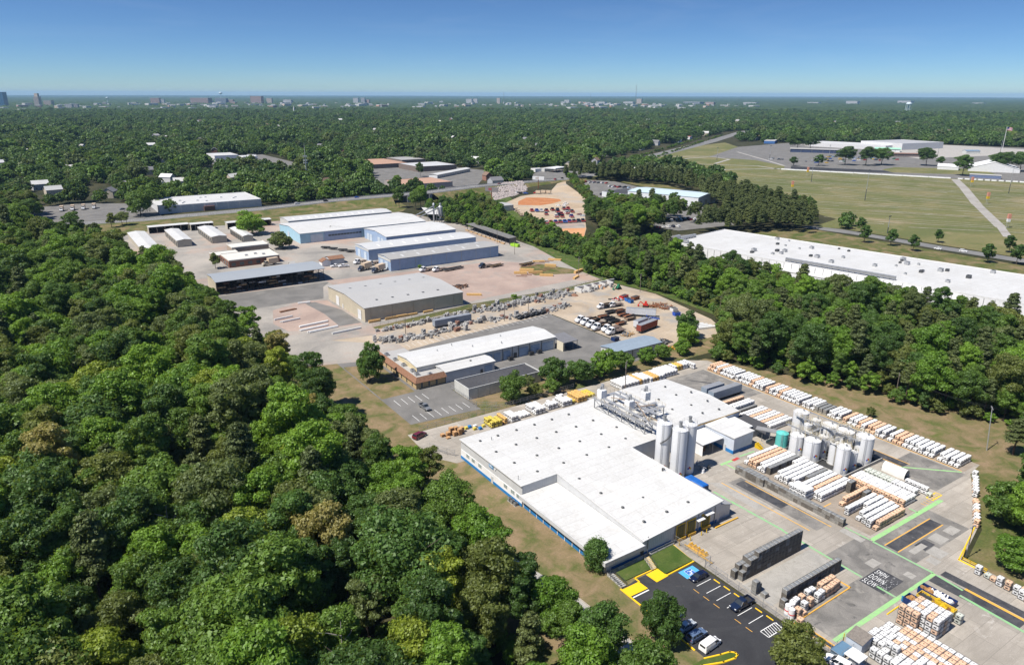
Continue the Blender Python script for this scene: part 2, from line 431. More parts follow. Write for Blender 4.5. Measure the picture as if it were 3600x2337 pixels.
def trunk_mesh(name, seed, H, base, r0, Rr, m, limbs=6):
 g = np.random.default_rng(seed); mb = MB(); pts = [Vector((0, 0, 0))]
 for k in range(1, 5): pts.append(Vector((g.uniform(-.25, .25), g.uniform(-.25, .25), H * 0.8 * k / 4)))
 def taper(a, b, ra, rb, n=7):
  d = (b - a).normalized(); up = Vector((1,0,0)) if abs(d.z) > .9 else Vector((0,0,1)); p = d.cross(up).normalized(); q = d.cross(p); k = len(mb.v)
  for c, rr in ((a, ra), (b, rb)):
   for i in range(n): mb.v.append(tuple(c + p * (rr * math.cos(6.2832 * i / n)) + q * (rr * math.sin(6.2832 * i / n))))
  for i in range(n): j = (i + 1) % n; mb.f.append((k + i, k + n + i, k + n + j, k + j))
 for k in range(4): taper(pts[k], pts[k + 1], r0 * (1 - k * 0.2), r0 * (0.8 - k * 0.2))
 for k in range(limbs):
  z = base * 0.8 + (H * 0.75 - base * 0.8) * k / limbs; ph = k * 2.4 + g.uniform(-.4, .4); l = Rr * g.uniform(.5, .85)
  a = Vector((0,0,z)); b = a + Vector((l * .55 * math.cos(ph),l * .55 * math.sin(ph),l * .35)); c = b + Vector((l * .45 * math.cos(ph + .4),l * .45 * math.sin(ph + .4),l * .3))
  taper(a, b, r0 * .42, r0 * .25, 5); taper(b, c, r0 * .25, r0 * .08, 5)
 return mb.mesh(name, m)
KIND = {}
def make_kind(key, seed, Rr, H, base, nl, n, size, pine=False):
 lb = pine_lobes(seed, Rr, H, base, nl) if pine else broad_lobes(seed, Rr, H, base, nl)
 KIND[key] = (leaf_mesh('crown',seed,lb,n,size,0.42),trunk_mesh('trunk',seed,H,base,0.28 if H > 12 else 0.17,Rr,PINE_BARK if pine else BARK,9 if pine else 7),Rr,H)
for _k in (('oak1',1,6.2,19,5.0,34,15000,0.47),('oak2',2,5.6,20,5.5,30,14000,0.45),('oak3',3,6.6,18,4.5,40,15500,0.47),('tall1',4,4.6,22,6.0,28,12000,0.44),('tall2',5,4.2,20,4.5,26,11000,0.43),('small1',6,3.2,9.5,1.6,22,7000,0.38),('small2',7,2.8,8.0,1.2,18,6000,0.36),('pine1',8,3.4,21,10.0,40,8000,0.42,True),('pine2',9,3.1,19,8.0,36,7500,0.40,True),('bush1',10,2.6,4.2,0.2,14,2800,0.38),('bush2',11,3.2,5.4,0.2,18,3200,0.40),('full1',12,5.2,10.5,0.4,36,11000,0.46),('full2',13,4.6,9.0,0.3,30,10000,0.44)): make_kind(*_k)
def shrub_round():
 lb = [(0,0,3.6,2.5,2.5,3.3)] + [(1.7 * math.cos(a),1.7 * math.sin(a),z,1.1,1.1,1.3) for z in (1.6,3.2,4.9) for a in (0.4 + z,1.7 + z,2.9 + z,4.2 + z,5.3 + z)] + [(0,0,6.1,1.3,1.3,1.0)]
 KIND['round'] = (leaf_mesh('crown', 77, lb, 9000, 0.30, 0.45, 0.05), trunk_mesh('trunk', 77, 5, 1, 0.16, 2, BARK), 2.6, 7.0)
shrub_round()
N_TREES = 0
def tree(x, y, kind, hue, scale=1.0, label=None, group=None, name='broadleaf_tree', rz=None, cat='tree', z=0.0):
 global N_TREES; N_TREES += 1
 cm, tm, _, _ = KIND[kind]
 t = thing(name, label, cat, (x, y, z), RNG.uniform(0, 6.28) if rz is None else rz, group)
 t.scale = (scale,) * 3 if isinstance(scale, (int, float)) else scale
 link('trunk', tm, t)
 c = link('crown', cm, t)
 c.material_slots[0].link = 'OBJECT'; c.material_slots[0].material = LEAF[hue]
 return t
FAR = bpy.data.collections.new('far_tree_kinds')
NEAR = bpy.data.collections.new('near_tree_kinds')
_far_specs = []
for k in range(7):
 lb = broad_lobes(100 + k, 7.2, 13.0 + k % 3, 0.5, 20, False); me = leaf_mesh('far_crown', 100 + k, lb, 1000, 1.75, 0.5, 0.05)
 _far_specs.append(me)
lbp = pine_lobes(120, 3.2, 18, 5, 20); _far_pine = leaf_mesh('far_crown', 120, lbp, 520, 1.25, 0.5)
HUES = ['mid green', 'deep green', 'bright green', 'mid green', 'grey green', 'dark needled', 'yellow green']
_fi = 0
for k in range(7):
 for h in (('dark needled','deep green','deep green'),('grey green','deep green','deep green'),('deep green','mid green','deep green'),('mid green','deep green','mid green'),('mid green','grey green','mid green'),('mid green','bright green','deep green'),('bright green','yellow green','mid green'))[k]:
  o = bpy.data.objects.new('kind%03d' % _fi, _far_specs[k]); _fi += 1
  FAR.objects.link(o); o.material_slots[0].link = 'OBJECT'; o.material_slots[0].material = FARLEAF_SHADED[h]
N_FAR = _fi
_ni = 0
for key in ('oak1', 'oak2', 'oak3', 'tall1', 'tall2', 'pine1', 'pine2'):
 for h in (('dark needled', 'deep green') if 'pine' in key else ('mid green', 'deep green', 'olive green', 'grey green', 'bright green')):
  o = bpy.data.objects.new('kind%03d' % _ni, KIND[key][0]); _ni += 1
  NEAR.objects.link(o); o.material_slots[0].link = 'OBJECT'; o.material_slots[0].material = LEAF[h]
N_NEAR = _ni
BUSH = bpy.data.collections.new('bush_kinds')
_bi = 0
for key in ('bush1', 'bush2', 'small2'):
 for h in ('mid green', 'bright green', 'deep green', 'olive green'):
  o = bpy.data.objects.new('kind%03d' % _bi, KIND[key][0]); _bi += 1
  BUSH.objects.link(o); o.material_slots[0].link = 'OBJECT'; o.material_slots[0].material = LEAF[h]
N_BUSH = _bi
def scatter(name, label, cat, pts, kinds, coll, scales, zs=None):
 n = len(pts); me = bpy.data.meshes.new(name)
 V = np.zeros((n, 3)); V[:, :2] = pts
 if zs is not None: V[:, 2] = zs
 me.vertices.add(n); me.vertices.foreach_set('co', V.ravel()); me.update()
 for nm, ty, arr in (('kind', 'INT', kinds), ('size', 'FLOAT', scales), ('turn', 'FLOAT', NP.uniform(0, 6.28, n))):
  at = me.attributes.new(nm, ty, 'POINT'); at.data.foreach_set('value', arr)
 o = bpy.data.objects.new(name, me); COL.objects.link(o)
 ng = bpy.data.node_groups.new(name + '_scatter', 'GeometryNodeTree')
 ng.interface.new_socket('Geometry', in_out='INPUT', socket_type='NodeSocketGeometry')
 ng.interface.new_socket('Geometry', in_out='OUTPUT', socket_type='NodeSocketGeometry')
 N = ng.nodes; K = ng.links
 gi = N.new('NodeGroupInput'); go = N.new('NodeGroupOutput')
 mp = N.new('GeometryNodeMeshToPoints'); io = N.new('GeometryNodeInstanceOnPoints'); ci = N.new('GeometryNodeCollectionInfo')
 ci.inputs['Collection'].default_value = coll; ci.inputs['Separate Children'].default_value = True; ci.inputs['Reset Children'].default_value = True
 def attr(nm, ty):
  a = N.new('GeometryNodeInputNamedAttribute'); a.data_type = ty; a.inputs['Name'].default_value = nm
  return a.outputs['Attribute']
 K.new(gi.outputs[0], mp.inputs['Mesh']); K.new(mp.outputs[0], io.inputs['Points']); K.new(ci.outputs[0], io.inputs['Instance'])
 io.inputs['Pick Instance'].default_value = True
 K.new(attr('kind', 'INT'), io.inputs['Instance Index'])
 cx = N.new('ShaderNodeCombineXYZ'); K.new(attr('turn', 'FLOAT'), cx.inputs[2]); K.new(cx.outputs[0], io.inputs['Rotation'])
 K.new(attr('size', 'FLOAT'), io.inputs['Scale'])
 K.new(io.outputs[0], go.inputs[0])
 md = o.modifiers.new('scatter', 'NODES'); md.node_group = ng
 return tag(o, label, cat, None, 'stuff')
# ------------------------------------------------------------------ ground, lots, roads
G_WOOD = ground_mat('wood_floor', [(0.3, (0.035, 0.04, 0.018)), (0.7, (0.075, 0.07, 0.035))], 0.03, 0.6, 0.4)
G_GRASS = ground_mat('mown_grass', [(0.3, (0.085, 0.115, 0.028)), (0.5, (0.15, 0.145, 0.055)), (0.68, (0.24, 0.185, 0.1))], 0.09, 1.6, 0.35,
                     extra=[((0.26, 0.19, 0.115), 0.22, 0.6, 0.74)], bump=0.4)
G_LAWN = ground_mat('green_lawn', [(0.3, (0.06, 0.105, 0.02)), (0.62, (0.10, 0.135, 0.035)), (0.8, (0.2, 0.165, 0.08))], 0.25, 3, 0.3, bump=0.4)
G_DRY = ground_mat('dry_lawn', [(0.25, (0.11, 0.13, 0.04)), (0.48, (0.21, 0.17, 0.085)), (0.72, (0.29, 0.21, 0.125))], 0.16, 2.2, 0.3,
                   extra=[((0.10, 0.13, 0.03), 0.12, 0.55, 0.7)], bump=0.4)
G_FIELD = ground_mat('field_grass', [(0.3, (0.135, 0.150, 0.055)), (0.5, (0.165, 0.168, 0.066)), (0.7, (0.215, 0.195, 0.088))], 0.012, 0.35, 0.22,
                     extra=[((0.27, 0.225, 0.125), 0.02, 0.54, 0.7), ((0.105, 0.125, 0.04), 0.035, 0.56, 0.72)])
G_ASPH = ground_mat('dark_asphalt', [(0.3, (0.040, 0.041, 0.046)), (0.7, (0.062, 0.063, 0.068))], 0.12, 4, 0.25, 0.85,
     extra=[((0.13, 0.125, 0.115), 0.3, 0.62, 0.85), ((0.11, 0.11, 0.10), 0.07, 0.6, 0.8)])
G_OLD = ground_mat('grey_asphalt', [(0.3, (0.165, 0.16, 0.152)), (0.7, (0.225, 0.216, 0.203))], 0.1, 3, 0.2, 0.9,
                   extra=[((0.24, 0.23, 0.21), 0.14, 0.6, 0.8), ((0.09, 0.09, 0.095), 0.3, 0.66, 0.76)])
G_ROAD = ground_mat('road_asphalt', [(0.3, (0.185, 0.185, 0.182)), (0.7, (0.235, 0.23, 0.222))], 0.06, 2, 0.15, 0.9)
G_GRAVEL = ground_mat('yard_gravel', [(0.28, (0.27, 0.255, 0.235)), (0.5, (0.36, 0.335, 0.30)), (0.72, (0.43, 0.395, 0.35))], 0.03, 1.2, 0.2,
                      extra=[((0.43, 0.30, 0.235), 0.022, 0.5, 0.68), ((0.22, 0.21, 0.2), 0.05, 0.62, 0.78), ((0.5, 0.48, 0.44), 0.09, 0.66, 0.85)])
G_PINK = ground_mat('pink_gravel',[(0.3,(0.36,0.275,0.235)),(0.7,(0.45,0.345,0.29))],0.06,1.2,0.2,extra=[((0.3,0.29,0.27),0.08,0.55,0.75)])
G_TAN = ground_mat('tan_dirt',[(0.3,(0.38,0.305,0.225)),(0.7,(0.52,0.43,0.325))],0.05,1.3,0.2,extra=[((0.33,0.31,0.28),0.06,0.5,0.66)])
G_SAND = ground_mat('sandy_lot',[(0.3,(0.42,0.325,0.225)),(0.7,(0.54,0.43,0.31))],0.03,0.8,0.2,extra=[((0.38,0.35,0.31),0.025,0.5,0.66)])
G_RED = ground_mat('red_clay', [(0.3, (0.44, 0.175, 0.07)), (0.7, (0.54, 0.24, 0.11))], 0.08, 0.8, 0.25)
G_ORANGE = ground_mat('orange_clay', [(0.3, (0.58, 0.29, 0.14)), (0.7, (0.64, 0.35, 0.185))], 0.05, 0.8, 0.2)
G_CONC = slab_mat('yard_concrete', (0.48, 0.435, 0.375), (0.385, 0.352, 0.305), (0.22, 0.2, 0.175), 7.5, 5.0, (0.25, 0.225, 0.19), 0.55)
G_CONC2 = slab_mat('pale_concrete', (0.46, 0.44, 0.40), (0.43, 0.41, 0.38), (0.3, 0.28, 0.26), 3.0, 3.0, (0.34, 0.32, 0.29), 0.35)
G_PATCH_D = ground_mat('dark_patch',[(0.3,(0.055,0.057,0.065)),(0.7,(0.10,0.10,0.105))],0.35,5,0.3,0.85,extra=[((0.17,0.165,0.16),0.6,0.58,0.75)])
G_PATCH_M = ground_mat('grey_patch',[(0.3,(0.18,0.172,0.16)),(0.7,(0.29,0.274,0.25))],0.16,5,0.3,0.9,extra=[((0.34,0.32,0.285),0.22,0.54,0.72),((0.10,0.098,0.095),0.4,0.6,0.72)])
G_PATCH_L = ground_mat('pale_patch',[(0.3,(0.35,0.335,0.305)),(0.7,(0.44,0.42,0.385))],0.3,5,0.2,0.9,extra=[((0.24,0.225,0.2),0.3,0.56,0.72)])
struct('ground',MB().sheet([(39000 * math.cos(k * math.pi / 64),39000 * math.sin(k * math.pi / 64)) for k in range(128)],0.0),G_WOOD,'wooded ground reaching to the horizon')
_z = [0.02]; LOTS = []
def gz(x, y): return max([z for p, z in LOTS if inside(p, [x], [y])[0]], default=0.0)
def lot(name, pts, m, label, dz=0.012, kind='structure', z=None):
 if z is None: _z[0] += dz * .3; z = _z[0]
 LOTS.append((pts, z))
 o = MB().sheet(pts, z).build(name, m)
 o['kind'] = kind; o['label'] = label
 return o
# --- left of and around the factory
lot('grass_verge',[(62,0),(92,0),(92,92),(112,92),(112,100),(92,100),(92,166),(84,172),(80,165),(62,160)],G_DRY,'patchy dry lawn between the wood and the factory')
lot('grass_strip',[(62,176),(84,172),(86,184),(112,183),(150,184),(235,184),(240,205),(150,210),(112,213),(100,213),(100,255),(78,262),(60,300)],G_DRY,'grass strip between the two yards')
lot('east_lawn', [(205, 60), (260, 60), (262, 130), (230, 140), (213, 180), (205, 180)], G_DRY, 'bare brown lawn behind the far tote rows')
lot('east_rough',[(150,-10),(300,-10),(300,62),(214,66),(204,76),(178,61),(162,57)],G_GRASS,'rough green ground beyond the yard corner')
path = MB().strip([(78.5, 0), (79, 60), (79.3, 84), (78.4, 98), (75.5, 112), (70, 126), (62, 140)], 4.2, _z[0] + 0.02)
struct('service_road', path, G_CONC2, 'pale concrete service road along the edge of the wood')
mb = MB()
_ed = [(80.8, 0), (81.2, 60), (81.5, 84), (80.6, 98)]
for i in range(len(_ed) - 1): mb.bar((*_ed[i], 0.08), (*_ed[i + 1], 0.08), 0.22)
struct('road_kerb', mb, plain('kerb_concrete', (0.42, 0.37, 0.32), 0.9), 'low concrete kerb along the service road')
yard = lot('factory_yard',[(110.6,-20),(110.6,98.9),(92,99.2),(92,100.5),(126,100.5),(126,160),(88,160),(83,168),(84,184),(150,183.5),(205,183),(212,178),(212,77),(204.5,76),(178,62),(162.5,58),(161,40),(158,-20)],G_CONC,'stained concrete yard of the factory',0.03)
ZY = _z[0]
def patch(pts, m, dz, name='patch'):
 MB().sheet(pts, ZY + dz).build(name, m, yard)
patch(rect(136.8, 151.2, 58.6, 76), G_PATCH_M, 0.006)
patch(rect(151.2, 176, 62.9, 73.2), G_PATCH_M, 0.006)
patch(rect(114.5, 136.4, 58.9, 67.0), G_PATCH_M, 0.006)
patch(rect(144.2, 149.3, 83, 110), G_PATCH_M, 0.006)
patch(rect(145.3, 148.4, 94, 108.5), G_PATCH_D, 0.011)
patch(rect(152.4, 172.2, 67.6, 70.4), G_PATCH_D, 0.011)
patch(rect(192.6, 195.4, 88.5, 103), G_PATCH_D, 0.011)
patch(rect(190.0, 192.6, 92, 106), G_PATCH_M, 0.006)
patch(rect(187, 203, 76.5, 92), G_PATCH_M, 0.005)
patch(rect(147.8, 151.2, 40.5, 58.2), G_PATCH_D, 0.011)
patch(rect(151.9, 154.2, 40.5, 57.8), G_PATCH_D, 0.011)
patch(rect(178, 203, 145, 172), G_PATCH_M, 0.006)
patch([(189.6, 168.2), (190.6, 167.6), (196, 160.4), (194.8, 160.2)], G_PATCH_D, 0.011)
patch(rect(135.2, 143.0, 61.0, 66.6), G_PATCH_D, 0.012)
for q in (rect(141.9,145.1,67.2,69.4),rect(145.2,147.2,60.4,62.4),rect(163.4,167.4,63.4,66.6),rect(157.6,161.6,60.6,64.0),rect(148.6,150.6,74.3,80),rect(169.6,173.6,63.8,66.2),rect(154.4,157.0,60.0,62.4),rect(154.6,160.2,64.8,66.3)):
 patch(q, G_PATCH_L, 0.014)
patch(rect(158.0, 162.4, 64.2, 66.8), G_PATCH_D, 0.010)
patch([(139.5, 97), (143.8, 96), (143.8, 110), (139.8, 113)], G_PATCH_L, 0.013)
patch(rect(112.5, 136.0, 71.8, 79.4), G_PATCH_L, 0.004)
patch(rect(153.0,172.6,74.6,115.4),ground_mat('rusty_concrete',[(0.3,(0.30,0.25,0.2)),(0.7,(0.38,0.33,0.275))],0.2,4,0.25,extra=[((0.45,0.27,0.12),0.25,0.62,0.78)]),0.007)
patch(rect(204.2, 212, 77.5, 172), MATS['rusty_concrete'], 0.007)
parking = lot('parking_lot',[(90.0,-10),(109.9,-10),(109.9,91),(101.9,90.6),(101.9,93.6),(95.0,93.6),(90.0,92.6)],G_ASPH,'freshly sealed dark parking lot',0.03)
ZP = _z[0]
lot('block_yard',[(92,262),(112,252),(140,250),(198,262),(198,200),(245,196),(256,215),(266,262),(262,292),(228,292),(170,287),(118,282),(95,286)],G_TAN,'tan dirt yard where paving blocks and trucks are kept')
lot('workshop_yard',[(88,190),(113,188),(113,208),(150,208),(150,195),(180,193),(206,193),(206,207),(197.3,210),(197.3,264),(150,259),(104,252),(95,262),(88,258)],G_OLD,'grey asphalt yard round the long workshop',0.02)
lot('office_lawn', [(88.5, 213.5), (101, 213.5), (101, 246), (88.5, 250)], G_DRY, 'dry lawn beside the tan office', 0.02)
lot('dirt_shoulder', [(78, 258), (118, 246), (118, 262), (82, 296), (72, 300)], G_GRAVEL, 'gravel shoulder by the wood')
lot('timber_yard',[(62,296),(95,286),(118,288),(170,292),(232,297),(262,300),(266,330),(284,400),(290,500),(270,596),(160,604),(60,614),(30,600),(44,520),(52,470),(62,400),(72,330)],G_GRAVEL,'pale gravel ground of the timber site',0.02)
lot('asphalt_apron',[(66,372),(72,350),(116,349),(124,372),(131,381),(68,384)],G_OLD,'grey asphalt apron before the open timber shed',0.02)
lot('pink_apron', [(86, 296), (116, 292), (116.5, 345), (106, 350), (88, 342), (82, 320)], G_PINK, 'pinkish gravel beside the tan warehouse', 0.02)
lot('pink_yard',[(130,384),(168,380),(238,374),(262,345),(255,310),(176,303),(174,345),(130,352)],G_PINK,'pinkish gravel of the trailer park',0.02)
lot('asphalt_strip',[(106,300),(116.5,300),(116.5,325),(110,345),(105,345),(107,322)],G_OLD,'grey asphalt strip by the warehouse doors',0.02)
lot('gravel_lane',[(80,286),(114,280),(150,288),(176,293),(230,293),(230,297),(174,298.4),(118,296),(82,306)],G_GRAVEL,'gravel lane between the yards',0.02)
lot('grass_edge',[(118,286.5),(170,291.5),(230,291),(262,296),(262,302),(230,297.2),(174,298.8),(118,290.5)],G_GRASS,'weedy strip beside the block yard',0.02)
lot('shed_court', [(64, 508), (132, 508), (136, 590), (60, 598)], G_GRAVEL, 'gravel court between the storage sheds', 0.02)
lot('north_meadow',[(-40,604),(20,588),(34,560),(46,590),(62,606),(160,600),(275,590),(290,610),(300,655),(160,658),(70,657),(-40,664)],G_GRASS,'dry meadow below the highway',0.02)
lot('wood_margin',[(240,192),(262,214),(267,262),(262,300),(266,330),(284,400),(300,472),(345,566),(366,640),(420,640),(345,486),(330,442),(322,400),(345,392),(300,300),(290,220),(256,196)],G_LAWN,'green scrub ground along the railway and the right wood')
lot('timber_hatch', [(236, 330), (262, 320), (264, 330), (256, 352), (240, 352)], G_GRASS, 'weedy gravel round the timber stacks')
_z[0] += .02
lot('rail_ballast',[(292,330),(298,330),(309,395),(320,440),(330,480),(352,560),(368,640),(360,645),(345,562),(322,484),(312,442),(300,395)],ground_mat('ballast',[(0.3,(0.2,0.17,0.15)),(0.7,(0.3,0.26,0.23))],0.1,2,0.3),'railway ballast')
lot('warehouse_lawn',[(405,340),(470,350),(506,330),(505,280),(504,180),(560,-40),(430,-40),(440,160)],G_GRASS,'dry grass between the long warehouse and the lane')
lot('loading_court',[(345,400),(352,345),(372,352),(410,352),(412,370),(385,378)],G_OLD,'asphalt court at the end of the long warehouse')
lot('field',[(516,340),(566,352),(600,430),(650,515),(733,640),(893,646),(975,455),(1010,372),(1300,-60),(540,-60),(528,150),(528,322)],G_FIELD,'wide dry grass parking field')
lot('country_lane',[(506,345),(518,345),(525,322),(524,245),(526,190),(570,-60),(556,-60),(513,185),(511,245),(513,300)],G_ROAD,'asphalt lane between trees and field',0.02)
lot('fair_grass',[(733,640),(893,646),(940,676),(984,767),(966,850),(1208,987),(1300,1100),(1150,1050),(957,954),(905,920),(760,760)],G_FIELD,'grass beside the fairground paths')
lot('fairground',[(893,647),(975,456),(1010,372),(1450,-60),(2100,-60),(1760,480),(1640,790),(1560,900),(1410,1016),(1208,988),(966,850),(984,767),(936,676)],G_OLD,'wide grey asphalt of the fairground')
lot('concrete_apron',[(1240,640),(1640,560),(1640,800),(1420,1010),(1350,930),(1390,800),(1300,720)],G_CONC2,'pale concrete apron at the fairground hall',0.02)
lot('dark_paving', [(900, 640), (980, 534), (1000, 560), (960, 640), (945, 672)], G_ASPH, 'darker asphalt by the field edge', 0.02)
lot('fair_lawn', [(985, 540), (1065, 440), (1140, 500), (1060, 580), (1010, 570)], G_FIELD, 'grass island on the fairground', 0.03)
mb = MB()
for a,b,w in (((968,450),(890,403),9),((890,403),(760,329),9),((760,329),(640,256),8),((640,256),(600,234),6)): mb.strip([a,b],w,_z[0] + 0.05)
struct('gravel_track',mb,ground_mat('track_gravel',[(0.3,(0.36,0.34,0.32)),(0.7,(0.42,0.4,0.37))],0.05,1,0.15,extra=[((0.2,0.19,0.09),0.06,0.6,0.75)]),'gravel track across the field')
mb = MB()
for pts in ([(735,640),(820,690),(905,655)],[(770,720),(850,770),(905,700),(890,650)],[(905,900),(980,860),(960,800),(880,760)],[(850,830),(920,850),(966,850)],[(940,680),(1000,760),(1100,900)]): mb.strip(pts,5,_z[0] + 0.06)
struct('fair_paths', mb, MATS['track_gravel'], 'pale paths on the fair meadow')
HW = [(-200,690,0.2),(-60,684,0.2),(8,676,0.2),(74,665,0.2),(172,670,0.4),(240,668,3.0),(290,650,6.0),(330,650,6.2),(400,672,5.5),(470,694,3),(545,712,0.6),(640,738,0.3),(760,790,0.3)]
mb = MB(); mb.strip([p[:2] for p in HW], 19, 0, [p[2] + 0.35 for p in HW])
highway = struct('highway', mb, G_ROAD, 'grey highway curving behind the timber site')
mb = MB()
for s in (-1, 1):
 o = []
 for i, p in enumerate(HW):
  a = HW[max(0, i - 1)]; b = HW[min(len(HW) - 1, i + 1)]; dx, dy = b[0] - a[0], b[1] - a[1]; l = math.hypot(dx, dy)
  o.append((p[0] - dy / l * 9.5 * s, p[1] + dx / l * 9.5 * s, p[2] + 0.3, -dy / l * s, dx / l * s))
 for i in range(len(o) - 1):
  if 300 < (o[i][0] + o[i + 1][0]) / 2 < 332: continue
  p, q = o[i], o[i + 1]; w1, w2 = 3 + p[2] * 2.2, 3 + q[2] * 2.2
  pts = [(p[0], p[1], p[2]), (q[0], q[1], q[2]), (q[0] + q[3] * w2, q[1] + q[4] * w2, 0.1), (p[0] + p[3] * w1, p[1] + p[4] * w1, 0.1)]
  mb.quad(*(pts if s < 0 else pts[::-1]))
struct('highway_embankment', mb, G_GRASS, 'grassy embankment of the highway')
mb = MB()
for off in (-4.6, 0, 4.6):
 mb.strip([(p[0], p[1] + off) for p in HW], 0.22, 0, [p[2] + 0.37 for p in HW])
mb.build('lane_line', plain('road_white', (0.7, 0.7, 0.68), 0.7), highway)
mb = MB()
for off in (-9.3, 9.3):
 for i in range(4, 10):
  a, b = HW[i], HW[i + 1]
  for zz in (0.75, 0.95): mb.bar((a[0], a[1] + off, a[2] + zz), (b[0], b[1] + off, b[2] + zz), 0.18)
  for k in range(6):
   t = k / 6; x, y, z = (a[j] + (b[j] - a[j]) * t for j in range(3)); mb.bar((x, y + off, z + 0.3), (x, y + off, z + 1.0), 0.14)
mb.build('guard_rail', plain('galvanised', (0.45, 0.46, 0.47), 0.5, 0.3), highway)
mb = MB(); mb.box(304,307,640,662,0,6.0); mb.box(328,331,640,662,0,6.0); mb.strip([(300,650.5),(334,650.5)],20,5.9); mb.strip([(300,650.5),(334,650.5)],19.6,5.2)
mb.build('bridge_pier', plain('bridge_concrete', (0.4, 0.39, 0.36), 0.9), highway)
rr = MB()
RT = [(295, 330), (304.5, 395), (316, 441), (326, 482), (349, 561), (364, 643)]
for off in (-2.6, -1.1, 1.1, 2.6):
 for i in range(len(RT) - 1): rr.bar((RT[i][0] + off, RT[i][1], 0.42), (RT[i + 1][0] + off, RT[i + 1][1], 0.42), 0.16)
tag(rr.build('railway_track', plain('rail_steel', (0.16, 0.13, 0.12), 0.5, 0.5)), 'two pairs of rusty rails curving past the sandy lot', 'railway')
B2 = [(600, 735), (770, 830), (905, 918), (1060, 1005), (1300, 1140), (1700, 1385), (1780, 1425)]
struct('boulevard', MB().strip(B2, 26, _z[0] + 0.06), G_ROAD, 'wide boulevard running off to the far right')
struct('junction_forecourt',MB().sheet([(512,722),(560,712),(640,735),(660,800),(600,822),(560,790)],_z[0] + 0.08),G_OLD,'asphalt forecourt at the highway junction')
lot('sandy_lot',[(527,676),(470,570),(383,464),(358,432),(331,402),(322,404),(328,446),(344,490),(376,580),(421,616),(470,630),(520,684),(545,700)],G_SAND,'sandy lot crowded with pickup trucks',0.05)
lot('gravel_belt', [(333, 463), (345, 486), (383, 468), (358, 433), (331, 441)], G_GRAVEL, 'grey gravel belt across the sandy lot', 0.03)
lot('red_clay_patch',[(384,566),(398,586),(420,604),(434,594),(442,577),(436,566),(418,556),(400,552)],G_RED,'patch of red clay on the sandy lot',0.04)
lot('orange_clay_patch',[(329,442),(345,441),(360,435),(345,418),(331,402),(324,405)],G_ORANGE,'orange clay patch beside the railway',0.06)
lot('car_lot',[(522,646),(548,685),(575,692),(593,668),(575,592),(540,555),(520,455),(470,380),(412,386),(408,415),(432,500),(468,551)],G_OLD,'asphalt car lot round the pale blue hall',0.03)
lot('lot_verge',[(548,685),(577,694),(598,668),(580,590),(600,560),(618,600),(590,725),(560,722)],G_GRASS,'grass bank behind the car lot')
lot('white_shop_lot', [(-10, 690), (90, 676), (92, 764), (40, 800), (-20, 790)], G_OLD, 'asphalt lot beside the white shop building')
lot('shop_court', [(300, 708), (420, 705), (530, 850), (500, 1030), (400, 1080), (360, 900)], G_OLD, 'asphalt court among the flat brown roofs', 0.02)
lot('depot_court', [(230, 1160), (310, 1040), (345, 1060), (345, 1300), (240, 1290)], G_OLD, 'asphalt court of the far depot', 0.02)
# ------------------------------------------------------------------ woods
W_LEFT = [(-90,10),(67,10),(70,60),(72,84),(71,100),(70,115),(72,130),(75,142),(76,152),(74,164),(69,172),(66,180),(68,200),(67,250),(66,285),(62,330),(58,370),(49,410),(41,470),(35,520),(20,556),(0,588),(-60,606)]
W_RIGHT = [(222,140),(216,178),(224,187),(240,193),(254,204),(270,220),(275,262),(270,300),(264,322),(276,334),(290,350),(312,346),(333,324),(320,290),(316,250),(318,215),(322,180),(330,150),(338,110),(330,50),(300,60),(262,55),(244,72),(238,95),(232,120)]
W_SE = [(186, 56), (200, 62), (214, 68), (226, 66), (240, 58), (300, 40), (250, -10), (165, -10), (170, 34), (176, 50)]
W_TRACK = [(286, 425), (300, 470), (326, 500), (362, 592), (366, 612), (330, 600), (300, 592), (286, 560), (280, 520), (284, 470)]
W_MASS = [(350, 404), (370, 436), (384, 468), (410, 480), (430, 494), (446, 476), (410, 425), (405, 395), (384, 384), (350, 392)]
W_HEDGE = [(575, 738), (405, 474), (415, 470), (432, 500), (446, 522), (470, 556), (540, 668), (585, 735)]
W_PINES = [(560,728),(590,735),(628,600),(592,520),(586,462),(556,405),(528,352),(506,330),(494,330),(488,320),(470,346),(430,352),(416,360),(420,380),(470,378),(530,450),(560,500),(582,520),(612,598)]
W_MARG = [(243, 194), (258, 212), (267, 225), (270, 262), (266, 300), (268, 326), (284, 338), (276, 300), (280, 262), (274, 220), (257, 203)]
W_RAILA = [(286, 335), (292, 335), (302, 395), (313, 442), (326, 492), (346, 560), (330, 520), (304, 472), (288, 425)]
W_RAILB = [(299, 330), (322, 396), (328, 446), (342, 488), (334, 486), (320, 441), (309, 395)]
W_NW = [(-80, 604), (-6, 600), (-4, 655), (-14, 664), (-14, 700), (0, 712), (2, 760), (-70, 775)]
W_BLDG = [(404, 424), (452, 402), (462, 440), (432, 470)]
def grid_points(poly, step, seed, jit=0.36):
 g = np.random.default_rng(seed); xs = [p[0] for p in poly]; ys = [p[1] for p in poly]
 gx, gy = np.meshgrid(np.arange(min(xs), max(xs), step), np.arange(min(ys), max(ys), step * 0.9)); gx = gx.astype(float); gx[1::2] += step / 2
 P = np.stack([gx.ravel(), gy.ravel()], 1) + g.uniform(-jit, jit, (gx.size, 2)) * step
 return P[inside(poly, P[:, 0], P[:, 1])]
cand = []
